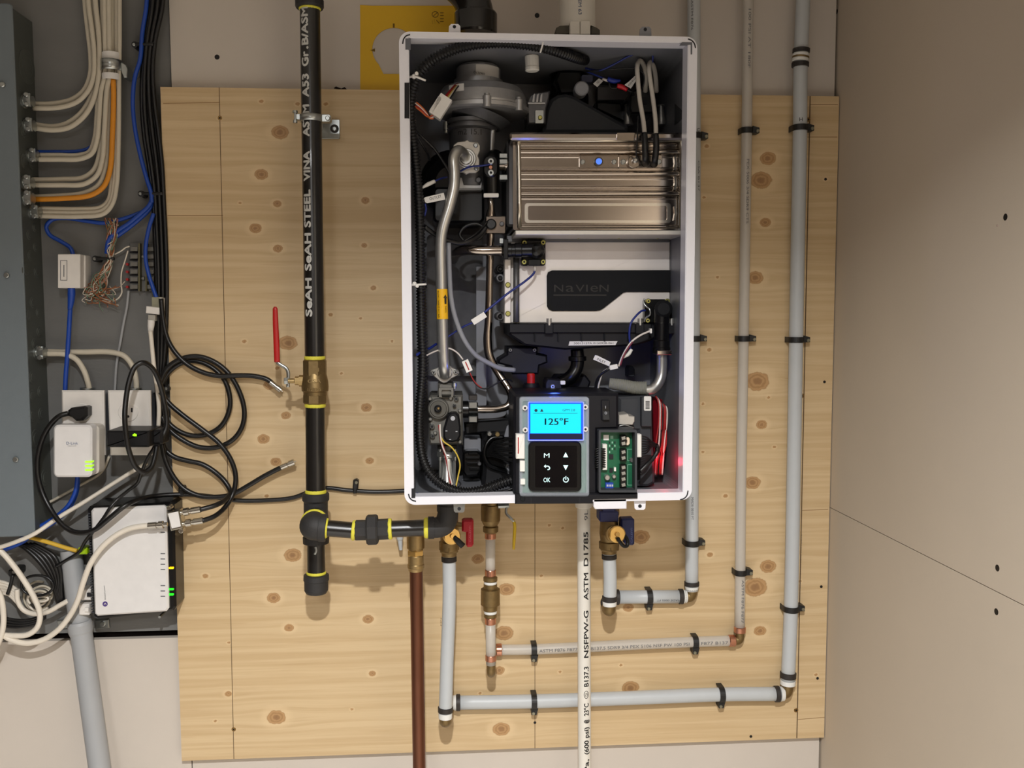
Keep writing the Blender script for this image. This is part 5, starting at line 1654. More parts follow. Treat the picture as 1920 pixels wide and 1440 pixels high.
# mid area above the screen
mo = hp('mixing_motor', MB().prism([(950, 650), (1008, 650), (1008, 663), (1026, 666), (1027, 680), (1012, 686), (1010, 702), (960, 702), (958, 688), (934, 682), (934, 674), (950, 664)], .09, .150, .003), M_navy, None, 'black mixing valve motor')
for x in (957, 1002.5):
    k = hp('motor_screw', MB().disc(x, 656.5, .149, .154, 3.8, 14, .001), M_zinc, mo)
    hp('screw_recess', MB().disc(x, 656.5, .1535, .1545, 1.8, 8), M_slit, k)
rc_ = hp('drain_plug', MB().lathe(P(996, 738, .16), P(996, 718, .16), [(0, .0145), (.7, .0145), (1, .012)], 24), M_navy, None, 'black drain plug holder')
hp('red_plug', MB().lathe(P(995.5, 720, .16), P(995.5, 700, .16), [(0, .0068), (.85, .0068), (1, .0055)], 18), M_red, rc_, 'red plastic plug')
mb_ = hp('mount_bracket', MB().prism([(1022, 718), (1026, 710), (1052, 712), (1056, 737), (1022, 737)], .15, .19, .002), M_navy)
k = hp('bracket_screw', MB().disc(1036.5, 725, .189, .194, 4.6, 16, .001), M_zinc, mb_)
hp('screw_recess', MB().rect(1035, 723.5, 1038, 726.5, .1935, .1945), M_slit, k)
hp('white_clip', MB().rect(1051, 714, 1060, 721, .19, .196, 1.5), M_wht)
hs = hp('drain_hose', MB().tube([(1082, 655, .15), (1083, 672, .15), (1081, 690, .15), (1072, 705, .15), (1056, 716, .145), (1040, 722, .14)], [12, 12.5, 12.5, 13, 13, 13], 20, 6), M_shiny, None, 'black drain hose')
hp('hose_clamp', MB().lathe(P(1082.5, 668, .15), P(1082.5, 677, .15), [(0, .0135), (.1, .0150), (.9, .0150), (1, .0135)], 22), M_shiny, hs)
hp('deflector', MB().prism([(1022, 740), (1046, 705), (1098, 703), (1108, 716), (1104, 728), (1085, 740)], .06, .12, .003), M_navy)
hp('hook_tab', MB().prism([(1178, 692), (1180, 687), (1187, 687), (1190, 692), (1190, 706), (1178, 706)], .03, .06, .001), M_duct)

# sensor leads near the right outlet
hp('blue_wire', MB().tube([(1210, 582, .195), (1203, 583, .2), (1192, 593, .205), (1183, 606, .208), (1180, 625, .208), (1181, 640, .206), (1182, 656, .204)], 2.0, 8, 6), M_bluew)
hp('white_plug', MB().rect(1219, 616, 1222.5, 625, .205, .215, 1), M_wht)
hp('lead_wire', MB().tube([(1220, 620, .212), (1200, 629, .214), (1185, 640, .214), (1174, 655, .213), (1165, 673, .212), (1160, 687, .21)], 1.9, 8, 7), M_whtw)
hp('lead_wire', MB().tube([(1186, 641, .2155), (1176, 655, .2145), (1168, 670, .2135), (1163, 685, .212)], 1.6, 8, 7), mat('maroon_wire', (120, 40, 60), .45))
cn = hp('wire_connector', MB().obox((1150, 688, .21), (1, 0, .2), (0, 1, 0), (-.2, 0, 1), .013, .008, .007), M_wht, None, 'white three-pin connector')
for i in range(3):
    hp('lead_wire', MB().tube([(1144 - i * 1.5, 690 + i, .208), (1130 - i * 3, 699 + i * 3, .2), (1124 - i * 3, 715, .195), (1120 - i * 2, 733, .19)], 2.2, 8, 6), M_blkw if i else M_conw)
hp('wire_sleeve', MB().tube([(1184, 655, .204), (1178, 664, .205), (1168, 670, .206)], [3.4, 4.0, 2.6], 10, 4), M_wht)
fg = hp('inlet_flag', MB().prism([(1116, 666), (1121, 667), (1145, 679), (1142, 687), (1138, 685), (1112, 674)], .205, .2058), M_lab, None, 'white inlet cable flag')
tx = MB()
text_flat(tx, 'INLET', (1119, 674.5), (1134, 682), 4.6, .2061)
hp('flag_print', tx, M_ink, fg)

# ---- control assembly
DPN = .296
cb = hp('control_bracket', MB().prism([(963, 742), (968, 739), (1112, 737), (1160, 738), (1160, 805), (1121, 806), (1121, 930), (966, 930), (963, 926)], .18, DPN, .004), M_navy, None, 'black control housing')
hp('lower_beam', MB().prism([(966, 926), (1196, 925), (1196, 935), (1112, 937), (1112, 944.5), (966, 945.5)], .20, .3045, .002), M_navy, cb)
for x in (995, 1086):
    hp('housing_groove', MB().rect(x, 933, x + 1.5, 944, .303, .3048), M_slit, cb)
hp('housing_stud', MB().disc(980, 935.5, .303, .3062, 5, 18, .001), M_rub, cb)
M_bez = mat('frosted_bezel', (196, 204, 214), 0.3, var=0.02, alpha=0.22)
pan = hp('display_board', MB().rect(978, 750, 1101, 928, DPN, DPN + .003, 3), mat('pale_green_board', (58, 122, 84), .5, var=.15, scale=200), None, 'green display circuit board')
bz = hp('bezel', MB().frame(rrect(974.3, 744.5, 1104.5, 930.5, 5, 5), rrect(980, 752, 1099, 925, 3, 5), DPN + .001, DPN + .011).rect(975, 745, 1104, 930, DPN + .006, DPN + .0085, 5), M_bez, None, 'clear plastic bezel')
for x, y in ((984.5, 765), (985, 806.5), (1097.8, 763.5), (1098, 805)):
    k = hp('bezel_screw', MB().disc(x, y, DPN + .008, DPN + .012, 5, 18, .001), M_wht, bz)
    hp('screw_recess', MB().disc(x, y, DPN + .0118, DPN + .0124, 2.2, 10), M_slit, k)
M_lcd = mat('lit_blue_screen', (0, 60, 80), 0.3, var=0.0, emit=(0, 232, 250), estr=1.6)
M_edge = mat('backlight_edge', (0, 10, 60), 0.3, var=0.0, emit=(10, 60, 255), estr=4.0)
M_lcdt = mat('lcd_ink', (0, 40, 56), 0.4, var=0.0, emit=(0, 70, 96), estr=0.25)
fr = hp('screen_frame', MB().frame(rrect(991.5, 754.5, 1093.5, 825, 1.5, 5), rrect(994.5, 757.5, 1089.5, 812.5, 1, 5), DPN + .003, DPN + .0125), M_edge, None, 'blue glowing screen edge')
hp('screen_clear_lip', MB().frame(rrect(989.5, 753, 1095, 826.5, 2, 5), rrect(991.3, 754.6, 1093.3, 824.8, 1.5, 5), DPN + .003, DPN + .013), mat('clear_lip', (200, 214, 236), .2, alpha=.6), fr)
ls = hp('screen', MB().rect(994, 757, 1090, 813, DPN + .004, DPN + .011), M_lcd, None, 'bright cyan screen reading 125 F')
hp('screen_dark_strip', MB().rect(992.5, 813, 1092.5, 824, DPN + .010, DPN + .0129), mat('dark_blue_strip', (12, 16, 60), .3), fr)
tx = MB()
for o_ in (-.45, 0, .45):
    text_flat(tx, '125', (1021.7 + o_, 796.6), (1047 + o_, 796.6), 13, DPN + .0113)
    text_flat(tx, '°F', (1049.5 + o_, 796.6), (1065.4 + o_, 796.6), 13, DPN + .0113)
text_flat(tx, 'GPM 2.8', (1055, 771), (1078, 771), 4.6, DPN + .0113)
tx.rect(1000, 774.5, 1083, 775.3, DPN + .011, DPN + .0113)
tx.disc(1005, 769.6, DPN + .011, DPN + .0113, 3, 10)
tx.prism([(1012.5, 772), (1016, 766), (1019, 772)], DPN + .011, DPN + .0113)
hp('screen_readout', tx, M_lcdt, ls)
kp = hp('keypad', MB().rect(991, 828, 1090.5, 922, DPN + .003, DPN + .0135, 10, .002), M_shiny, None, 'glossy black touch keypad')
hp('touch_glass', MB().rect(1003.5, 836, 1082, 914, DPN + .013, DPN + .0139, 2), mat('black_glass', (4, 4, 8), .12), kp)
M_icon = mat('lit_white_icon', (200, 240, 240), 0.4, var=0.0, emit=(196, 240, 240), estr=0.85)
DK_ = DPN + .0142
ic = []
tx = MB(); text_flat(tx, 'M', (1019.8, 858), (1030.2, 858), 8.6, DK_); ic.append(tx)
tx = MB(); text_flat(tx, 'OK', (1019, 904), (1031.8, 904), 8.8, DK_); ic.append(tx)
ic.append(MB().prism([(1056, 857.3), (1060.6, 848), (1065.4, 857.3)], DK_ - .0003, DK_))
ic.append(MB().prism([(1056, 872.3), (1065.4, 872.3), (1060.6, 881.6)], DK_ - .0003, DK_))
ic.append(MB().tube([(x, y, DK_) for x, y in ((1022, 874.3), (1028, 874.3), (1030.6, 877.3), (1029.5, 880), (1026.5, 880.6))], 1.1, 6, 4).prism([(1019.6, 874.3), (1023.4, 871), (1023.4, 877.6)], DK_ - .0003, DK_))
ic.append(MB().tube([(1061 + 4.6 * math.cos(a), 899.3 + 4.6 * math.sin(a), DK_) for a in np.linspace(-1.05, 4.19, 14)], .9, 6, 2).rect(1060.2, 893, 1061.8, 899.5, DK_ - .0003, DK_))
for m_ in ic:
    hp('key_symbol', m_, M_icon, kp)
kc_ = hp('ribbon_socket', MB().rect(967.5, 814, 984, 860.5, DPN + .003, DPN + .016, 1, .001), M_wht, None, 'white ribbon socket')
hp('red_stripe', MB().rect(970.7, 820, 972.9, 850.5, DPN + .016, DPN + .0163), M_redw, kc_)
hp('board_socket', MB().rect(975, 864, 984, 884, DPN + .003, DPN + .013, 1), M_wht)
hp('board_socket', MB().rect(976, 898, 984.5, 908.5, DPN + .003, DPN + .013, 1), M_wht)
rs_ = hp('rocker_switch', MB().rect(1127.5, 750, 1143, 788, DPN - .001, DPN + .003, 1.5, .0008), M_navy, None, 'black rocker power switch')
ra = P(1135.3, 770, DPN)
z_t, z_b = P(1135, 755, DPN).z, P(1135, 786, DPN).z
xw = 5.8 * mpp(1135, 770, DPN)
rk_ = MB().add([(ra.x - xw, -(DPN + .0025), z_t), (ra.x + xw, -(DPN + .0025), z_t), (ra.x + xw, -(DPN + .0035), (z_t + z_b) / 2), (ra.x - xw, -(DPN + .0035), (z_t + z_b) / 2), (ra.x + xw, -(DPN + .008), z_b), (ra.x - xw, -(DPN + .008), z_b), (ra.x + xw, -DPN, z_b), (ra.x - xw, -DPN, z_b), (ra.x + xw, -DPN, z_t), (ra.x - xw, -DPN, z_t)],
                 [(0, 1, 2, 3), (3, 2, 4, 5), (5, 4, 6, 7), (1, 8, 6, 4, 2), (0, 3, 5, 7, 9), (0, 9, 8, 1)])
hp('rocker', rk_, M_shiny, rs_)
hp('rocker_mark', MB().rect(1134.9, 761, 1135.9, 766, DPN + .0026, DPN + .0036).frame(ell(1136, 774.5, 2.2, 2.4, 14), ell(1136, 774.5, 1.4, 1.6, 14), DPN + .0045, DPN + .0062), M_capg, rs_)

# ---- terminal board in its grey tray
M_pcb = mat('green_circuit_board', (14, 92, 60), 0.4, var=0.18, scale=260)
bx_ = hp('terminal_tray', MB().frame(rrect(1122.6, 806.4, 1194.5, 923.5, 2.5, 5), rrect(1126.5, 810.5, 1190.5, 919, 1.5, 5), .27, DPN + .014).rect(1124, 808, 1193, 922, .268, .274, 2), M_duct, None, 'grey plastic terminal tray')
pb = hp('terminal_board', MB().rect(1126.5, 810.5, 1187, 919, .284, .288), M_pcb, None, 'green terminal circuit board')
DQ = .288
M_silk = mat('white_silkscreen', (150, 196, 172), .6)
for y0, y1, n_ in ((816.5, 836.5, 2), (842, 864, 2), (871, 914.5, 4)):
    tb = hp('terminal_block', MB().rect(1163, y0, 1175, y1, DQ, DQ + .010, .8, .0008), M_shiny, pb)
    for i in range(n_):
        y = y0 + (i + .5) * (y1 - y0) / n_
        hp('terminal_screw', MB().obox((1169, y, DQ + .0108), (1, 0, .25), (0, 1, 0), (-.25, 0, 1), .0056, .0016, .0046), M_zinc, tb)
hp('jumper', MB().prism([(1174, 820), (1179, 820), (1181, 823), (1181, 832), (1178, 835), (1172, 835), (1172, 831), (1176, 830), (1176, 825), (1172, 825)], DQ, DQ + .008, .0006), mat('cream_nylon', (226, 206, 180), .5), pb)
hp('board_socket', MB().rect(1130, 833, 1138.5, 881.5, DQ, DQ + .010, 1, .0008), M_wht, pb)
for i in range(9):
    y = 842 + i * 4.2
    hp('board_wire', MB().tube([(1135, y, DQ + .009), (1128, y - .5, DQ + .016), (1119, y + (i - 4) * .2, DQ + .017), (1116, y + 2 + (4 - i) * .5, DQ + .012)], 1.5, 6, 5), M_blkw, pb)
hp('code_label', MB().rect(1131.5, 815.5, 1141.5, 825.5, DQ, DQ + .0005), M_lab, pb)
hp('code_label', MB().rect(1144.5, 817, 1150, 822.5, DQ, DQ + .0005), mat('pale_green_label', (130, 170, 150), .6), pb)
hp('capacitor', MB().disc(1139, 896, DQ, DQ + .010, 5.2, 20, .001), M_gal2, pb)
hp('capacitor', MB().disc(1151.8, 894, DQ, DQ + .008, 3.8, 18, .001), M_gal2, pb)
hp('relay', MB().rect(1151.5, 876.5, 1155, 883.5, DQ, DQ + .006), M_wht, pb)
hp('chip', MB().rect(1142, 852, 1150, 861, DQ, DQ + .002), M_slit, pb)
hp('chip', MB().rect(1143, 878, 1149, 886, DQ, DQ + .002), M_slit, pb)
for i in range(10):
    x, y = 1142 + (i % 3) * 5, 828 + (i // 3) * 6
    hp('resistor', MB().rect(x, y, x + 2, y + 3.6, DQ, DQ + .0012), M_silk if i % 2 else M_slit, pb)
hp('silkscreen_box', MB().frame(rrect(1176.5, 842, 1186, 864), rrect(1177.1, 842.6, 1185.4, 863.4), DQ, DQ + .0003).frame(rrect(1176.5, 871, 1186, 910), rrect(1177.1, 871.6, 1185.4, 909.4), DQ, DQ + .0003), M_silk, pb)
dp2 = hp('dip_switch', MB().rect(1135.5, 905, 1150, 916.5, DQ, DQ + .006, .5), mat('blue_dip', (30, 70, 170), .4), pb)
for i in range(4):
    x = 1137.8 + i * 3.3
    hp('dip_lever', MB().rect(x, 908.6, x + 1.8, 912.4, DQ + .006, DQ + .0072), M_wht, dp2)
k = hp('board_screw', MB().disc(1185, 863, DQ, DQ + .004, 4.4, 16, .001), M_zinc, pb)
# controller block on the right
ctl = hp('controller_box', MB().prism([(1160, 745), (1215, 742), (1222, 748), (1224, 820), (1228, 880), (1228, 905), (1216, 912), (1196, 912), (1196, 808), (1160, 806)], .12, .225, .004), M_duct, None, 'dark grey controller box')
hp('controller_lid', MB().rect(1203, 745, 1222, 800, .224, .236, 2, .001), M_duct, ctl)
lb_ = hp('controller_label', MB().rect(1207.5, 743, 1221, 770, .236, .2367, 2), M_lab, ctl)
for i in range(6):
    hp('bar_mark', MB().rect(1210.5, 752 + i * 2.6, 1218, 753.4 + i * 2.6, .2367, .2371), M_ink, lb_)
hp('relay_cover', MB().prism([(1160, 778), (1178, 776), (1180, 780), (1190, 781), (1190, 790), (1186, 797), (1160, 796)], .225, .262, .001), M_aluf, ctl)
hp('relay_spring', MB().tube([(1160, 799, .262), (1172, 797, .262), (1182, 800, .262), (1188, 802, .26)], 1.2, 6, 5), M_zinc, ctl)
wc_ = hp('wire_socket', MB().rect(1194.8, 814.5, 1203, 857.5, .29, .305, 1, .001), M_wht, None, 'white edge socket')
for i in range(8):
    y = 818 + i * 4.8
    hp('loom_wire', MB().tube([(1203, y, .298), (1212, y + (3.5 - i) * .6, .29), (1222, 828 + i * 1.4, .275), (1231, 833 + i * .8, .262)], 1.5, 6, 5), M_blkw, wc_)
hp('black_cable', MB().tube([(1231, 834, .26), (1232, 846, .258), (1224, 860, .262), (1212, 872, .268), (1200, 884, .27)], 4.2, 10, 6), M_blkw)
hp('gland', MB().prism([(1206, 922), (1215, 921), (1227, 921), (1229, 924), (1224, 927), (1207, 927)], .24, .26, .001), M_shiny)
hp('bottom_bracket', MB().prism([(1113, 936), (1175, 935), (1175, 954), (1116, 955), (1113, 950)], DPN - .03, DPN + .004, .001), M_white, None, 'white bracket under the control housing')
# ---- red indicator lamp deep in the right corner
led = hp('red_indicator', MB().lathe(P(1238, 868, .19), P(1238, 868, .202), [(0, .004), (.6, .004), (1, .002)], 14), mat('red_led', (120, 0, 10), .3, emit=(255, 10, 40), estr=6.0), None, 'lit red indicator lamp')
ll = bpy.data.lights.new('red_indicator_light', 'POINT')
ll.energy = 0.05
ll.color = (1.0, .03, .08)
ll.shadow_soft_size = .006
lo_ = bpy.data.objects.new('red_indicator_light', ll)
lo_.location = P(1246, 866, .225)
COL.objects.link(lo_)
for i in range(7):
    x = 1232 + i * 2.6
    hp('loom_wire', MB().tube([(x - 3, 742 + i * 3, .20), (x + 2, 752 + i * 2, .205), (x + 3, 790, .207), (x + (i % 3) * 3 - 2, 830, .207), (x - 4, 862, .205), (x - 6, 890, .20)], 1.6, 6, 6), (M_redw, M_whtw, M_redw, M_blkw, M_redw, M_redw, M_whtw)[i])
hp('clear_bag', MB().prism([(1226, 745), (1244, 750), (1248, 800), (1247, 850), (1240, 862), (1228, 850)], .15, .195, .008), mat('red_tinted_film', (110, 16, 26), .25), None, 'dark red plastic sleeve')
# added blue lamp imitating the lens glow around the display
bl = bpy.data.lights.new('blue_glow_fill', 'POINT')
bl.energy = 0.22
bl.color = (.06, .14, 1.0)
bl.shadow_soft_size = .01
bo = bpy.data.objects.new('blue_glow_fill', bl)
bo.location = P(1040, 733, .285)
COL.objects.link(bo)

# ================================================================== LEFT SIDE: PANEL, CABLES, NETWORK GEAR
M_panel = mat('grey_enamel_panel', (108, 117, 122), 0.5, var=0.04, scale=60, bump=0.1, bscale=500)
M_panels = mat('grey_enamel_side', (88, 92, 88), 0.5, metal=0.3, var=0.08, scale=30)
M_nm = mat('cream_cable_jacket', (196, 188, 170), 0.5, var=0.06, scale=40)
M_orange = mat('orange_cable_jacket', (214, 138, 26), 0.5)
M_cat = mat('blue_network_cable', (22, 66, 158), 0.42)
M_coax = mat('black_coax_jacket', (14, 14, 15), 0.35, spec=0.5)
M_wcab = mat('white_cable_jacket', (222, 214, 200), 0.45)
M_plateo = mat('white_outlet_plate', (226, 222, 216), 0.35)
M_dl = mat('white_glossy_plastic', (220, 218, 216), 0.3)
M_grn = mat('green_led', (120, 220, 20), .4, emit=(150, 255, 20), estr=2.2)
M_ylw = mat('amber_led', (255, 200, 0), .4, emit=(255, 200, 0), estr=2.2)
M_grn2 = mat('bright_green_led', (20, 220, 20), .4, emit=(30, 255, 30), estr=2.2)
M_chrome = mat('nickel_connector', (200, 196, 186), 0.22, metal=1.0)
M_conduit = mat('grey_pvc_conduit', (158, 160, 162), 0.5, var=0.04, scale=30)
DBD = -.022           # face of the painted backboard
DPA = .058

pn = thing('electrical_panel', 'grey metal breaker panel at the left edge with punched side', 'panel', (20, 1006, 0))
xe = P(22, 10, DPA).x
zt_, zb2 = P(22, 6, DPA).z, P(60, 1006, DPA).z
xl_ = P(-420, 500, DPA).x
part('body', MB().box((xl_, -DPA + .004, zb2 + .002), (xe - .002, .0215, zt_ - .006)), M_panels, pn, 'dark grey punched side')
cov = MB().prism(wrect(xl_, xe, zb2, zt_, .006, 4), DPA - .004, DPA, .0015)
cv = part('cover', cov, M_panel, pn, 'grey front cover')
for px, py in ((3, 158), (11, 516), (28, 862)):
    part('cover_screw', MB().disc(px, py, DPA, DPA + .005, 5.5, 8, .0012), M_zinc, cv)
XS = xe - .002


def onside(px, py):
    v = RGT * ((px - 960.0) / FPX) + DWN * ((py - 720.0) / FPX) + FWD
    return CAM + v * ((XS - CAM.x) / v.x)


for px, py, r_ in ((50, 125, .030), (67, 427, .008), (54, 440, .009), (70, 464, .008), (56, 479, .009), (46, 507, .013), (71, 510, .010), (60, 567, .009), (75, 586, .009), (77, 622, .009), (64, 644, .010), (52, 590, .012),
                   (60, 707, .012), (75, 734, .010), (59, 742, .012), (77, 776, .011), (57, 780, .012), (66, 822, .016), (84, 895, .016), (70, 880, .013), (44, 245, .011), (45, 303, .014), (60, 305, .012)):
    c = onside(px, py)
    if c.y > -.004:
        c.y = -.004
    if c.y < -DPA + .012:
        c.y = -DPA + .012
    k = part('knockout', MB().lathe(c, c + Vector((.0012, 0, 0)), [(0, r_), (.6, r_), (1, r_ * .94)], 22), M_panels, pn)
    part('knockout_centre', MB().lathe(c, c + Vector((.0022, 0, 0)), [(0, r_ * .62), (.8, r_ * .62), (1, r_ * .55)], 20), M_panels, k)


def connector(px, py, label):
    c = onside(px, py)
    c.y = max(min(c.y, -.014), -.04)
    t_ = thing('cable_clamp', label, 'cable clamp', c, 'zinc cable clamps along the panel side')
    part('sleeve', MB().lathe(c + Vector((-.001, 0, 0)), c + Vector((.016, 0, 0)), [(0, .0125), (.2, .0125), (.22, .0095), (1, .0095)], 14), M_zinc, t_)
    part('saddle', MB().box((c.x + .006, c.y - .012, c.z - .011), (c.x + .016, c.y - .008, c.z + .011)), M_zinc, t_)
    for s_ in (-1, 1):
        part('screw', MB().lathe(Vector((c.x + .011, c.y - .010, c.z + s_ * .008)), Vector((c.x + .011, c.y - .017, c.z + s_ * .008)), [(0, .0028), (.3, .0028), (.32, .0042), (.8, .0042), (1, .003)], 10), M_zinc, t_)
    return c


for px, py, lb_ in ((44, 190, 'topmost zinc clamp on the panel side'), (47, 236, 'second zinc clamp from the top, with a single cable pair'),
                    (54, 293, 'zinc clamp with a blue cable above its cream cables'), (44, 343, 'zinc clamp just below the blue-topped cables'),
                    (44, 372, 'zinc clamp where the orange cable enters the panel'), (58, 398, 'zinc clamp taking three cream cables below the orange one'),
                    (68, 661, 'zinc clamp feeding the two outlet boxes')):
    connector(px, py, lb_)


def cable(name, label, cat, pts, r, m_, group=None, n=10, sub=8, flat=None, parent=None):
    mb_ = MB().tube(pts, r, n, sub, flat=flat)
    if parent:
        return part(name, mb_, m_, parent)
    return solo(name, mb_, m_, label, cat, group)


def D(pts, d):
    return [(x, y, d) for x, y in pts]


CB = 'cream house cables into the panel'
n1 = .004
cable('cream_cable', 'cream cable bending into the topmost panel clamp, outer of two', 'cable', D([(157, -25), (160, 15), (165, 60), (170, 105), (169, 140), (158, 168), (135, 186), (100, 194), (62, 195)], .0), 4.6, M_nm, CB, flat=.8)
cable('cream_cable', 'cream cable bending into the topmost panel clamp, inner of two', 'cable', D([(164, -25), (167, 15), (173, 60), (177, 105), (175, 145), (164, 172), (143, 192), (108, 202), (62, 203)], .009), 4.6, M_nm, CB, flat=.8)
cable('cream_cable', 'cream cable into the second panel clamp, left of its pair', 'cable', D([(171, -25), (174, 15), (180, 60), (183, 110), (180, 150), (170, 182), (152, 211), (125, 231), (98, 237), (64, 233)], .0), 4.6, M_nm, CB, flat=.8)
cable('cream_cable', 'cream cable into the second panel clamp, right of its pair', 'cable', D([(177, -25), (180, 15), (185, 60), (187, 110), (184, 152), (176, 185), (160, 215), (132, 238), (100, 244), (64, 240)], .009), 4.8, M_nm, CB, flat=.8)
bund = [('cream cable sharing its clamp with the blue one, upper', [(193, 140), (185, 168), (182, 215), (178, 258), (168, 284), (148, 291), (110, 291), (70, 291)], M_nm, .0),
        ('cream cable sharing its clamp with the blue one, lower', [(197, 140), (190, 170), (186, 220), (182, 262), (172, 288), (150, 298), (110, 299), (70, 299)], M_nm, .008),
        ('cream cable into the fourth panel clamp, upper', [(200, 140), (194, 170), (190, 230), (186, 290), (176, 318), (155, 333), (115, 336), (58, 337)], M_nm, .0),
        ('cream cable into the fourth panel clamp, lower', [(205, 140), (200, 172), (196, 240), (192, 298), (182, 328), (158, 345), (115, 347), (58, 347)], M_nm, .009),
        ('single cream cable lying just above the orange one', [(209, 140), (205, 175), (202, 250), (197, 315), (184, 347), (155, 362), (110, 367), (58, 369)], M_nm, .0)]
for lb_, pts, m_, d_ in bund:
    x0 = pts[0][0]
    pts = [(x0 - 1, -25), (x0 - 1, 20), (x0, 80)] + pts
    cable('cream_cable', lb_, 'cable', D(pts, d_ + .003), 4.6, m_, CB, flat=.8)
cable('orange_cable', 'orange house cable among the cream ones', 'cable', D([(212, 148), (213, 175), (211, 250), (206, 320), (194, 350), (170, 366), (120, 372), (60, 374)], .010), 4.8, M_orange, None, flat=.8)
for i, lb_ in enumerate(('upper cream cable of the three below the orange one', 'middle cream cable of the three below the orange one', 'lowest cream cable of the three below the orange one')):
    cable('cream_cable', lb_, 'cable', D([(214 + i * 5, -25), (214 + i * 5, 80), (214 + i * 4.5, 140), (215 + i * 4, 180), (212 + i * 5, 280), (209 + i * 5, 345), (203 + i * 4, 376 + i * 3), (188 + i * 3, 389 + i * 6), (150, 392 + i * 7), (72, 391 + i * 7)], .0 + i * .003), 4.4, M_nm, CB, flat=.8)
cable('blue_cable', 'blue cable entering the panel above a cream pair', 'cable', D([(186, 250), (178, 268), (165, 279), (145, 284), (105, 285), (70, 285)], -.006), 3.6, M_cat)
t = thing('cable_strap', 'zinc two-hole strap round the cream cable bundle', 'strap', (210, 125, 0))
part('saddle', MB().lathe(P(191, 125, .006), P(228, 125, .006), [(0, .0001), (.001, .001), (1, .001)], 6), M_zinc, t)
sv = MB()
cen, wz = P(209.5, 124, .004), 10 * mpp(210, 124, .004)
aw_ = 18.5 * mpp(210, 124, .004)
vs_, fs = [], []
for k in range(17):
    a = math.pi * k / 16
    for rad in (1.0, 1.08):
        for z in (-wz, -wz * .2, 0, wz * .2, wz):
            bulge = .0016 if z in (wz, -wz) else 0.0
            vs_.append((cen.x - math.cos(a) * aw_ * rad, cen.y - math.sin(a) * (.017 * rad + bulge), cen.z + z))
for k in range(16):
    for j in range(4):
        o = k * 10
        fs += [(o + j, o + j + 1, o + 10 + j + 1, o + 10 + j), (o + 5 + j, o + 10 + 5 + j, o + 10 + 5 + j + 1, o + 5 + j + 1)]
    fs += [(o, o + 10, o + 15, o + 5), (o + 4, o + 9, o + 19, o + 14)]
sv.add(vs_, fs, True)
part('band', sv, M_zinc, t)
part('ear', MB().prism([(226, 116), (236, 122), (239, 130), (238, 145), (232, 145), (228, 136)], DBD + .001, .008, .001), M_zinc, t)
part('flat_foot', MB().rect(236, 125, 262, 146, DBD + .0005, DBD + .003, 4), M_board, t)
for y0, y1, lb_ in ((95, 113, 'white tape wrap above the strap on the cream cables'), (135, 147, 'white tape wrap below the strap on the cream cables')):
    cen = P(209, (y0 + y1) / 2, .004)
    z0, z1 = P(209, y1, .02).z, P(209, y0, .02).z
    sv = MB()
    vs_, fs = [], []
    for k in range(13):
        a = math.pi * k / 12
        for z in (z0, z1):
            vs_.append((cen.x - math.cos(a) * aw_ * .93, cen.y - math.sin(a) * .0155, z))
    fs = [(2 * k, 2 * k + 1, 2 * k + 3, 2 * k + 2) for k in range(12)]
    solo('tape_wrap', sv.add(vs_, fs, True), M_lab, lb_, 'tape')

# outlet feeds
cable('cream_cable', 'cream cable from the low panel clamp to the left outlet', 'cable', D([(68, 663), (95, 663), (120, 664), (142, 673), (157, 694), (166, 722), (168, 736)], .008), 5.2, M_nm, 'cream feeds of the two outlets', flat=.85)
cable('cream_cable', 'cream cable from the low panel clamp to the right outlet', 'cable', D([(68, 658), (110, 660), (160, 660), (205, 660), (232, 667), (248, 686), (255, 712), (256, 736)], .0), 5.2, M_nm, 'cream feeds of the two outlets', flat=.85)

# blue cables
cable('blue_cable', 'blue network cable running beside the black cables at the top', 'cable', D([(276, -25), (274, 15), (267, 60), (263, 110), (253, 145), (249, 190), (253, 240), (263, 290), (275, 335), (283, 360), (285, 380)], .004), 4.0, M_cat)
cable('blue_cable', 'blue network cable drooping to the top of the small white box', 'cable', D([(286, 372), (276, 392), (255, 402), (225, 412), (195, 418), (160, 414), (125, 409), (98, 412), (87, 425), (93, 440), (113, 452), (132, 465), (138, 480)], -.004), 3.8, M_cat)
for i, lb_ in enumerate(('upper blue cable ending at the twisted-pair bundle', 'lower blue cable ending at the twisted-pair bundle')):
    cable('blue_cable', lb_, 'cable', D([(288, 365 + i * 6), (280, 385 + i * 7), (262, 402 + i * 8), (240, 420 + i * 8), (222, 432 + i * 9), (205, 448 + i * 6), (200, 470 + i * 6)], .002 - i * .004), 4.2, M_cat)
cable('blue_cable', 'blue network cable ending in the small wall jack', 'cable', D([(288, 400), (280, 425), (274, 455), (273, 485), (279, 515), (287, 540), (294, 560)], .012), 3.8, M_cat)
t = thing('blue_cable', 'blue patch cable hanging from the bottom of the small white box', 'cable', (126, 640, .01))
part('cord', MB().tube(D([(133, 560), (131, 590), (129, 625), (126, 670), (123, 710), (122, 745)], .01), 4.2, 10, 6), M_cat, t)
part('boot', MB().tube(D([(134, 538), (134, 552), (133, 566), (131, 580)], .012), [6.5, 6.8, 5.8, 4.2], 12, 4), M_cat, t)
for i, lb_ in enumerate(('blue cable from the plug-in adapter, upper strand', 'blue cable from the plug-in adapter, lower strand')):
    cable('blue_cable', lb_, 'cable', D([(145, 888), (144 + i * 2, 905), (140 + i * 3, 925), (126 + i * 3, 950 + i * 4), (100 + i * 3, 972 + i * 6), (78, 985 + i * 8), (58, 994 + i * 9), (40, 1010 + i * 6)], .03 - i * .012), 3.8, M_cat)
cable('blue_cable', 'blue cable peeking out under the panel bottom edge', 'cable', D([(-20, 1035), (10, 1030), (30, 1022), (48, 1012), (58, 1000)], .02), 4.2, M_cat)

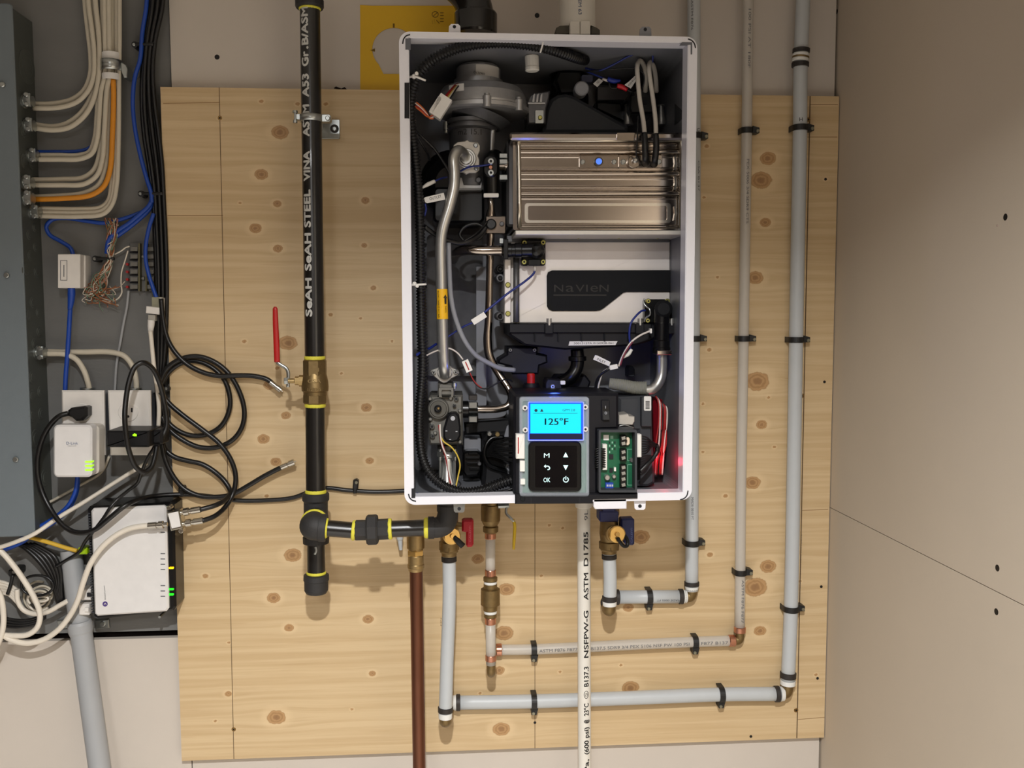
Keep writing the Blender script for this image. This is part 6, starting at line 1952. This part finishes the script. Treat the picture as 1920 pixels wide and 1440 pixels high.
# black coax bundle from above
offs = (0, 5, 10, 15, 20, 25)
nm_ = ('leftmost', 'second from the left', 'third from the left', 'third from the right', 'second from the right', 'rightmost')
for i, o in enumerate(offs):
    cable('black_cable', f'{nm_[i]} black cable of the vertical bundle beside the plywood', 'cable',
          D([(283 + o, -25), (281 + o * .95, 15), (273 + o * .75, 75), (268 + o * .75, 130), (266 + o * .95, 190), (270 + o * 1.1, 250), (279 + o * 1.0, 310), (287 + o * .8, 370), (290 + o * .8, 430), (293 + o * .78, 500), (294 + o * .75, 570), (293 + o * .7, 640), (294 + o * .45, 710), (296 + o * .3, 780), (298 + o * .25, 830)], -.006 + (i % 2) * .008), 4.0 if i % 2 else 4.4, M_coax, 'black vertical cable bundle')


def screw_clip(px, py, x1, d, label):
    t_ = thing('cable_tie_mount', label, 'cable tie', (px, py, d))
    part('tie_strap', MB().tube([(px - 2, py, d + .006), ((px + x1) / 2, py, d + .010), (x1, py, d + .012)], 3.2, 8, 4), M_clip, t_)
    part('base', MB().disc(px, py, DBD if px < 300 else 0.0, d + .008, 6, 14, .001), M_clip, t_)
    part('screw_head', MB().disc(px - 1.5, py, d + .007, d + .010, 3.0, 10, .0006), M_zinc, t_)


screw_clip(252, 83, 288, -.006, 'black screw-mounted tie holding the bundle near the top')
screw_clip(264, 363, 306, -.006, 'black screw-mounted tie on the bundle beside the plywood')
screw_clip(178, 485, 214, -.006, 'black screw-mounted tie round the twisted-pair wires')
screw_clip(312, 729, 300, .0, 'black screw-mounted tie at the coiled cables by the right outlet')

# twisted pairs: nobody could count them
rng = random.Random(3)
tw = MB()
for i in range(46):
    x0 = 205 + rng.uniform(-6, 14)
    seg = [(x0 + rng.uniform(-4, 4), 408 + rng.uniform(0, 14)), (208 + rng.uniform(-8, 12), 440 + rng.uniform(-8, 8)), (207 + rng.uniform(-8, 8), 465 + rng.uniform(-8, 8)), (206 + rng.uniform(-6, 7), 487)]
    ex, ey = rng.uniform(152, 226), rng.uniform(535, 580)
    seg += [(200 + rng.uniform(-8, 8), 505 + rng.uniform(-6, 6)), (188 + rng.uniform(-16, 16), 525 + rng.uniform(-8, 8)), (175 + rng.uniform(-18, 22), 545 + rng.uniform(-10, 10)), (ex, ey), (ex + rng.uniform(-14, 14), ey + rng.uniform(-16, 12))]
    tw.tube([(x, y, -.010 + rng.uniform(0, .018)) for x, y in seg], 0.95, 4, 4)
o = solo('twisted_pair_wires', tw, None, 'tangle of thin twisted-pair wires hanging below the blue cables', 'wires', kind='stuff')
for c_ in ((206, 196, 180), (150, 92, 52), (110, 132, 110), (176, 120, 100)):
    o.data.materials.append(mat('pair_%d' % c_[0], c_, .6))
nface = len(o.data.polygons) // 46
o.data.polygons.foreach_set('material_index', [(i // nface) % 4 if i // nface < 46 else 0 for i in range(len(o.data.polygons))])

# small white junction box
t = thing('junction_box', 'small white surface box with a paper label and blue cables', 'junction box', (134, 540, 0))
part('cover', MB().rect(108, 476.5, 150, 540, DBD, .022, 1.5, .001), M_plateo, t)
part('side_wall', MB().rect(112, 479, 160, 540, DBD, .004, 1, .001), M_plateo, t)
k = part('paper_label', MB().frame(rrect(113, 488, 126, 526), rrect(114, 489, 125, 525), .022, .0223).rect(119, 497, 120.5, 519, .022, .0223), M_inkg, t)

# punch-down terminal strip
t = thing('terminal_strip', 'grey telephone punch-down strip with rows of metal teeth', 'terminal block', (265, 545, DBD))
part('base', MB().rect(243, 456, 291, 546, DBD, -.014, 1, .001), M_board, t)
part('rail', MB().rect(259, 456, 262, 546, -.014, -.002), mat('olive_rail', (104, 98, 72), .5, metal=.4), t)
part('rail', MB().rect(272.5, 456, 275, 546, -.014, -.002), mat('olive_rail', (104, 98, 72), .5, metal=.4), t)
for i in range(6):
    y = 463 + i * 14.2
    part('tooth_row', MB().rect(245, y, 258, y + 7.5, -.014, -.006, .6), mat('dull_tooth', (120, 118, 112), .5, metal=.5), t)
    part('tooth_row', MB().rect(276, y, 288, y + 7.5, -.014, -.006, .6), mat('dull_tooth', (120, 118, 112), .5, metal=.5), t)
    part('slot', MB().rect(243, y + 8.5, 258, y + 11.5, -.0145, -.0125), M_slit, t)
    if i > 1:
        part('red_wire_end', MB().disc(238, y + 4, -.016, -.009, 2.6, 8), M_redw, t)
for y in (481, 522):
    part('strip_screw', MB().disc(268, y, -.014, -.009, 3.6, 12, .001), M_zinc, t)
cable('grey_cable', 'thin grey cable dropping from the punch-down strip', 'cable', D([(241, 545), (238, 575), (232, 605), (226, 640), (219, 680), (216, 720), (215, 745)], -.014), 2.4, M_conduit)
cable('thin_wire', 'thin pale wire pair linking the tangle to the strip', 'wire', D([(215, 477), (228, 470), (236, 464), (243, 462)], -.006), 1.3, M_wcab)
cable('thin_wire', 'thin pale wire looping left of the strip teeth', 'wire', D([(240, 470), (234, 490), (228, 510), (227, 530), (228, 550), (218, 562), (200, 566)], -.008), 1.3, M_wcab)
# keystone jack with white plug
t = thing('wall_jack', 'small pale network jack at the end of a blue cable', 'jack', (294, 575, .01))
part('jack_body', MB().rect(284, 557, 303, 584, -.004, .016, 1, .001), mat('grey_green_jack', (148, 146, 124), .5), t)
part('jack_face', MB().rect(299, 558, 304, 584, -.002, .020, 1), M_plateo, t)
part('jack_latch', MB().prism([(274, 574), (300, 577), (298, 590), (273, 587)], .0, .024, .001), M_plateo, t)
t = thing('white_patch_cable', 'white patch cable hanging down from the small wall jack', 'cable', (296, 700, .02))
part('plug', MB().rect(277, 590, 291, 602, .006, .018, 1, .001), mat('clear_plug', (190, 186, 176), .3, alpha=.75), t)
part('boot', MB().tube(D([(284, 600), (283, 612), (282, 624)], .014), [7, 6.2, 4.2], 10, 4), M_plateo, t)
part('cord', MB().tube(D([(282, 620), (285, 650), (289, 690), (295, 730), (298, 765), (297, 800)], .02), 4.0, 10, 6), M_wcab, t)


# outlets
def outlet(label, poly, cx, cyu, cyl, show_upper):
    t_ = thing('wall_outlet', label, 'outlet', (cx, poly[2][1], 0))
    part('metal_box', MB().prism([(poly[0][0] + 7, poly[0][1] + 8), (poly[1][0] - 4, poly[1][1] + 8), (poly[2][0] - 4, poly[2][1] - 6), (poly[3][0] + 7, poly[3][1] - 6)], DBD, .030), M_galv, t_)
    pl_ = part('cover_plate', MB().prism(poly, .030, .038, .003), M_plateo, t_, 'white cover plate')
    part('conduit_nipple', MB().lathe(P(cx + 12, poly[0][1] + 8, .006), P(cx + 12, poly[0][1] - 5, .006), [(0, .011), (.6, .011), (.62, .0125), (1, .0125)], 14), M_zinc, t_)
    rc2 = []
    for cy_ in (cyu, cyl):
        k_ = part('receptacle', MB().prism(ell(cx, cy_, 19, 17.5, 26), .037, .0395, .0008), M_plateo, pl_)
        for dx_, w_, h_ in ((-7, 1.6, 6), (7, 1.6, 8)):
            part('slot', MB().rect(cx + dx_ - w_, cy_ - 4 - h_ / 2, cx + dx_ + w_, cy_ - 4 + h_ / 2, .039, .0398), M_slit, k_)
        part('ground_hole', MB().disc(cx, cy_ + 8, .039, .0398, 2.6, 10), M_slit, k_)
    part('plate_screw', MB().disc(cx, (cyu + cyl) / 2, .0378, .0395, 3.0, 12, .0006), M_zinc, pl_)


outlet('white double outlet with the white adapter and a black plug', [(114.5, 732), (194, 732), (196, 854), (116, 852)], 152, 774, 828, True)
outlet('white double outlet behind the black power supply', [(201, 732), (281, 732), (284, 854), (206, 854)], 240, 773, 828, True)
# black plug and its cord
t = thing('black_power_cable', 'black plug and cord looping from the left outlet down under the router', 'power cord', (150, 790, .05))
part('plug', MB().prism([(126, 770), (132, 765), (158, 762), (163, 764), (163, 780), (154, 789), (142, 790), (134, 783), (126, 780)], .040, .062, .004), M_blkw, t)
part('cord', MB().tube([(128, 775, .052), (114, 779, .055), (100, 790, .055), (83, 815, .055), (72, 850, .055), (70, 885, .055), (78, 920, .055), (95, 955, .06), (115, 982, .07), (135, 996, .075), (155, 999, .08), (178, 993, .085), (205, 972, .088), (235, 948, .085), (262, 936, .06), (290, 930, .03), (340, 927, .012), (390, 930, .008), (440, 938, .007), (500, 938, .007), (550, 933, .007), (585, 920, .007), (612, 915, .007), (650, 919, .007), (700, 922, .007), (745, 921, .007), (790, 918, .007), (860, 915, .007)],
                         [5] + [4.9] * 13 + [4.2] * 14, 10, 6), M_coax, t)
t = thing('cable_nail_clip', 'small black nail-on clip holding the cord left of the heater', 'cable clip', (666, 915, 0))
part('strap', MB().prism([(662, 901), (668, 899), (672, 902), (671, 914), (668, 926), (662, 926), (661, 914)], 0.0, .014, .002), M_clip, t)
part('nail', MB().disc(668, 905, .013, .016, 3.0, 12, .0006), M_nail, t)
t = thing('cable_nail_clip', 'small black nail-on clip above the router on the plywood edge', 'cable clip', (339, 920, 0))
part('strap', MB().rect(334, 912, 345, 932, 0.0, .016, 3, .002), M_clip, t)
part('nail', MB().disc(340, 916, .015, .018, 3.0, 12, .0006), M_nail, t)

# powerline adapter
t = thing('plug_adapter', 'white plug-in network adapter with three green lights', 'adapter', (142, 895, .04))
part('rear_shell', MB().rect(108, 797, 185, 890, .038, .066, 10, .003), mat('warm_white_plastic', (206, 200, 190), .4), t)
fc = part('front_shell', MB().rect(99.5, 797, 172, 895, .064, .088, 9, .003), M_dl, t)
for y in (866, 873.6, 881.2):
    part('status_light', MB().rect(159.5, y - 1.4, 172.5, y + 1.4, .080, .0886, .8), M_grn, fc, 'lit green bar')
tx = MB()
text_flat(tx, 'D-Link', (124.5, 833.5), (146, 833.5), 5.5, .0884)
part('brand_print', tx, mat('slate_blue_ink', (70, 90, 130), .6), fc)
tx = MB()
text_flat(tx, 'PowerLine AV', (127, 836.8), (143, 836.8), 1.8, .0884)
part('small_print', tx, M_inkg, fc)
# black power supply
t = thing('power_supply', 'black box power supply with a green light in the right outlet', 'power supply', (242, 840, .04))
bd = part('case', MB().rect(199, 808, 279, 839, .040, .112, 2, .003), M_blackp, t)
part('cable_end', MB().rect(268, 806, 304, 834, .045, .085, 3, .004), M_blackp, t)
part('power_light', MB().prism([(248, 816), (252, 812.5), (256, 814.5), (256, 818), (251, 818)], .1118, .1126), M_grn, bd)
t = thing('power_supply_cable', 'black cord looping in front of the right outlet', 'power cord', (250, 800, .1))
part('cord', MB().tube([(303, 822, .075), (312, 800, .07), (308, 755, .07), (298, 715, .085), (285, 690, .10), (268, 680, .115), (254, 687, .12), (243, 712, .125), (236, 750, .13), (234, 785, .135), (237, 820, .135), (244, 852, .13), (256, 877, .12), (270, 885, .11), (283, 877, .10), (290, 858, .09), (294, 836, .08)], 4.9, 10, 7), M_coax, t)
cable('black_cable', 'thin black cord from the power supply to the router top', 'cord', [(290, 838, .07), (277, 858, .07), (266, 884, .07), (258, 905, .065), (240, 920, .06), (222, 935, .062), (208, 950, .07), (195, 970, .072), (180, 990, .072), (160, 1015, .05), (148, 1035, .03), (125, 1050, .02), (105, 1062, .02)], 3.2, M_coax)

# coax coils on the plywood
cg = 'black coax coiled beside the outlets'


def coax(label, pts, d, end=None):
    t_ = thing('coax_cable', label, 'coax cable', (*pts[len(pts) // 2][:2], d), cg)
    P3 = [(x, y, (d if len(q_) == 0 else q_[0])) for x, y, *q_ in pts]
    part('cord', MB().tube(P3, 4.7, 10, 7), M_coax, t_)
    if end:
        a, b = V3((*end[0], P3[-1][2])), V3((*end[1], P3[-1][2]))
        k_ = part('crimp_connector', MB().lathe(a, b, [(0, .0040), (.05, .0050), (.5, .0050), (.52, .0042), (.6, .0042), (.62, .0058), (1, .0058)], 12), M_chrome, t_)
        part('centre_pin', MB().lathe(b, b + (b - a) * .12, [(0, .001), (1, .001)], 6), M_chrome, k_)


coax('black coax ending in a bare connector beside the brass gas valve', [(302, 560), (306, 600), (313, 632), (326, 657), (350, 682), (380, 698), (412, 705), (445, 704), (475, 705), (500, 711), (511, 719)], .022, ((506, 716), (527, 732)))
coax('black coax ending in a bare connector above the drip tee', [(303, 830), (310, 862), (325, 893), (345, 916), (372, 929), (405, 932), (435, 927), (465, 911), (495, 893), (520, 880), (535, 873)], .026, ((526, 877), (552, 866)))
coax('black coax loop reaching furthest right of the coil', [(301, 715), (312, 692), (335, 675), (365, 668), (395, 675), (425, 696), (447, 730), (458, 768), (454, 800), (436, 825), (405, 839), (372, 838), (340, 823), (316, 803), (303, 780)], .016)
coax('black coax inner loop of the coil', [(302, 722), (318, 696), (342, 680), (368, 677), (395, 687), (418, 708), (430, 738), (430, 768), (416, 797), (392, 813), (362, 817), (335, 808), (314, 790), (303, 762)], .008)
coax('black coax crossing the coil diagonally to the lower splitter port', [(301, 735), (318, 757), (345, 780), (380, 806), (412, 832), (433, 862), (442, 893), (437, 925), (422, 951, .045), (402, 968, .065), (378, 977, .078)], .030)
coax('black coax arching over to the upper splitter port', [(304, 830), (312, 845), (328, 857), (352, 864), (378, 870), (402, 884), (422, 903), (432, 922, .025), (424, 936, .045), (405, 947, .066), (374, 956, .078)], .018)

# splitter
t = thing('coax_splitter', 'small silver coax splitter at the top right corner of the router', 'splitter', (326, 995, .02))
part('body', MB().prism([(312, 961), (336, 956), (342, 991), (320, 996)], .066, .090, .002), M_chrome, t)
part('label', MB().prism([(315, 963), (334, 959), (339, 987), (322, 991)], .090, .0905), M_lab, t)
part('earth_lug', MB().disc(316, 953, .070, .086, 4.5, 12, .001), M_chrome, t)
part('earth_lug', MB().disc(339, 996, .070, .086, 4.5, 12, .001), M_chrome, t)
for a_, b_ in (((336, 962), (376, 955)), ((340, 983), (381, 976)), ((314, 983), (278, 986))):
    A_, B_ = P(*a_, .078), P(*b_, .078)
    part('port', MB().lathe(A_, B_, [(0, .004), (.2, .004), (.22, .0068), (.45, .0068), (.47, .0048), (.55, .0048), (.57, .006), (1, .006)], 12), M_chrome, t)

# router
t = thing('router', 'white flat router with black sides and small coloured lights', 'router', (247, 1160, 0))
part('black_body', MB().prism([(163, 955), (167, 950), (318, 942), (326, 947), (330, 1138), (325, 1146), (182, 1162), (173, 1158)], DBD, .052, .004), M_shiny, t)
fc = part('white_front', MB().prism([(170, 959), (174, 954), (306, 948), (311, 952), (316, 1141), (311, 1147), (182, 1155.5), (177, 1151)], .05, .060, .003), M_dl, t, 'white front panel')
for i in range(38):
    y = 962 + i * 5.0
    x = 166.5 + i * .18
    part('side_vent', MB().rect(x - 2.0, y, x + 2.6, y + 2.2, .050, .0535), M_duct, t)
for y, m_ in ((1065, M_ylw), (1105, M_grn2), (1114.6, M_grn2)):
    part('status_light', MB().rect(316.8, y - 1.8, 325.5, y + 1.8, .051, .0536, 1.5), m_, t)
pr = MB()
for y in (998, 1038, 1048, 1058, 1068, 1098, 1108, 1118):
    part('light_caption', MB().rect(301, y - .7, 309.5, y + .9, .060, .0604), M_inkg, fc)
lg = part('round_emblem', MB().prism(ell(197, 1132.5, 4.8, 4.8, 18), .060, .0605), mat('purple_ink', (70, 50, 120), .6), fc)
part('emblem_stroke', MB().tube(D([(195, 1134), (197.5, 1130.5), (199, 1134)], .0606), .6, 5, 3), M_lab, lg)
tx = MB()
text_flat(tx, 'Alcatel-Lucent', (198.5, 1125), (196.5, 1098), 2.8, .0606)
part('printed_name', tx, M_inkg, fc)
part('bottom_clip', MB().disc(299, 1157, .0, .04, 2.6, 10), M_zinc, t)

# network plugs on the router's left flank
for i, (x0, y0, lb_) in enumerate(((151, 1105, 'upper white network plug at the router left side'), (147, 1133, 'lower white network plug at the router left side'))):
    t = thing('network_plug', lb_, 'plug', (x0 + 9, y0 + 22, .03))
    part('plug_body', MB().rect(x0, y0, x0 + 20, y0 + 21, .012, .036, 2, .002), M_plateo, t)
    part('latch', MB().rect(x0 + 12, y0 + 7, x0 + 19, y0 + 14, .036, .039), M_slit if i == 0 else M_plateo, t)
t = thing('yellow_patch_cable', 'yellow patch cable with a green plug entering the router side', 'cable', (110, 1022, .03))
part('cord', MB().tube(D([(50, 1006), (70, 1011), (95, 1018), (120, 1026), (145, 1033)], .02), 4.0, 10, 6), mat('yellow_cable', (212, 172, 54), .45), t)
part('plug', MB().rect(146, 1027, 163, 1040, .01, .03, 2, .002), mat('lime_plug', (168, 206, 20), .4), t)

# white coax and other white cables at the bottom left
t = thing('white_coax', 'thick white coax sweeping from the splitter past the router', 'coax cable', (200, 1030, .07))
part('cord', MB().tube([(281, 985.5, .078), (262, 987, .078), (240, 992, .078), (215, 1005, .079), (190, 1027, .08), (170, 1056, .078), (156, 1092, .07), (146, 1125, .062), (130, 1156, .055), (108, 1182, .05), (80, 1200, .045), (50, 1206, .045), (22, 1200, .045), (0, 1188, .045), (-30, 1180, .045)], 5.2, 12, 7), M_wcab, t)
cable('white_cable', 'white cable curving round below the panel, widest of the loops', 'cable', [(-25, 1015, .045), (0, 1032, .045), (22, 1056, .045), (45, 1088, .045), (65, 1122, .045), (75, 1152, .045), (70, 1176, .045), (52, 1190, .045), (25, 1192, .045), (5, 1190, .045), (-30, 1182, .045)], 5.2, M_wcab)
cable('white_cable', 'white cable hanging almost straight at the picture left edge', 'cable', [(-12, 1095, .05), (0, 1115, .05), (6, 1145, .05), (5, 1180, .05), (-8, 1215, .05), (-30, 1240, .05)], 5.2, M_wcab)
cable('white_cable', 'thin white cable slanting up from the panel corner past the outlets', 'cable', [(275, 868, .02), (255, 880, .02), (215, 905, .02), (160, 940, .03), (110, 970, .04), (66, 1000, .058), (35, 1014, .058), (0, 1026, .05), (-30, 1033, .05)], 4.0, M_wcab)
cable('white_cable', 'faint pale cable behind the blue strands near the panel', 'cable', [(205, 855, -.012), (190, 885, -.012), (150, 910, -.012), (105, 935, -.012), (72, 955, -.008), (65, 975, -.005), (66, 1000, -.005)], 2.6, M_nm)
for i, lb_ in enumerate(('outermost black cord of the bunch below the panel', 'second black cord of the bunch below the panel', 'third black cord of the bunch below the panel', 'fourth black cord of the bunch below the panel', 'innermost black cord of the bunch below the panel')):
    cable('black_cable', lb_, 'cord', [(34 + i * 7, 1020, .012), (50 + i * 8, 1030, .014), (70 + i * 8, 1048 - i, .016), (90 + i * 6, 1075, .016), (103 + i * 3, 1105, .014), (110 + i * 2, 1130, .012)], 4.2, M_coax, 'black cords bunched below the panel')
cable('white_cable', 'white cable with a plug tip crossing the coil to the conduit', 'cable', [(32, 1105, .02), (34, 1128, .02), (45, 1144, .02), (65, 1151, .022), (90, 1147, .024), (112, 1135, .024), (128, 1126, .024)], 4.6, M_wcab)
for i in range(6):
    a0 = i * .8
    cable('white_cable', ('outer', 'second', 'third', 'fourth', 'fifth', 'innermost')[i] + ' turn of the small white coil under the panel', 'cable',
          [(74 + (i % 3) * 4 - 4 + (25 - i * 2.5) * math.cos(a0 + a), 1120 + (i % 2) * 6 - 3 + (27 - i * 4.4) * math.sin(a0 + a * .97), -.008 + i * .005) for a in np.linspace(0, 5.2, 12)], 2.2, M_wcab if i % 2 else M_nm, 'white cable coil under the panel', n=8, sub=4)
cable('black_cable', 'thin black cord wound round the small white coil', 'cord', [(70 + 30 * math.cos(a), 1098 + 19 * math.sin(a), .026) for a in np.linspace(-.4, 5.9, 14)], 2.6, M_coax)
for i in range(5):
    cable('white_cable', ('top', 'second', 'third', 'fourth', 'lowest')[i] + ' white strand tied with black at the left edge', 'cable', [(-25, 1088 + i * 6, .0), (0, 1090 + i * 5.5, .004), (16, 1095 + i * 5, .006), (32, 1106 + i * 6, .002)], 3.0, M_wcab, 'white strands tied at the left edge', n=8, sub=5)
t = thing('cable_tie_mount', 'black tie with screw head over the white strands at left', 'cable tie', (20, 1090, 0))
part('tie_strap', MB().tube(D([(24, 1078), (20, 1096), (14, 1114)], .014), 3.2, 8, 4), M_clip, t)
part('base', MB().rect(15, 1068, 32, 1082, DBD, .012, 4, .002), M_clip, t)
part('screw_head', MB().disc(25, 1073, .011, .014, 3.4, 10, .0006), M_zinc, t)
for i in range(4):
    cable('black_cable', ('top', 'second', 'third', 'bottom')[i] + ' black strand of the flat loop at the lower left', 'cord', [(-20, 1150 + i * 5, -.004), (15, 1160 + i * 5, -.004), (45, 1163 + i * 4, -.004), (68, 1158 + i * 4, -.006), (85, 1146 + i * 4, -.008)], 2.6, M_coax, 'black strands at the lower left', n=8, sub=5)

# conduit
t = thing('conduit_pipe', 'grey plastic conduit slanting down below the router', 'conduit', (170, 1320, .03))
A_, B_ = P(151, 1176, .022), P(187, 1440, .045)
rcd = rm(165, 1300, .03, 20)
part('tube', MB().lathe(A_, A_ + (B_ - A_) * 3.6, [(0, rcd), (1, rcd)], 28), M_conduit, t)
part('bell_end', MB().lathe(P(149, 1164, .022), P(152.5, 1190, .022), [(0, rcd * 1.02), (.2, rcd * 1.12), (.7, rcd * 1.12), (1, rcd * 1.0)], 28), M_conduit, t)
part('upper_tube', MB().lathe(P(133, 1032, .0), P(150, 1168, .018), [(0, rcd * .98), (1, rcd * .98)], 28), M_conduit, t)
for pts in ([(106, 1164), (128, 1163), (132, 1178), (110, 1180)], [(178, 1163), (203, 1162), (205, 1178), (180, 1180)]):
    k = part('strap_foot', MB().prism(pts, DBD, DBD + .006, .001), M_zinc, t)
    cx_, cy_ = sum(p[0] for p in pts) / 4, sum(p[1] for p in pts) / 4
    part('foot_screw', MB().disc(cx_, cy_, DBD + .005, DBD + .010, 5, 12, .001), M_zinc, k)
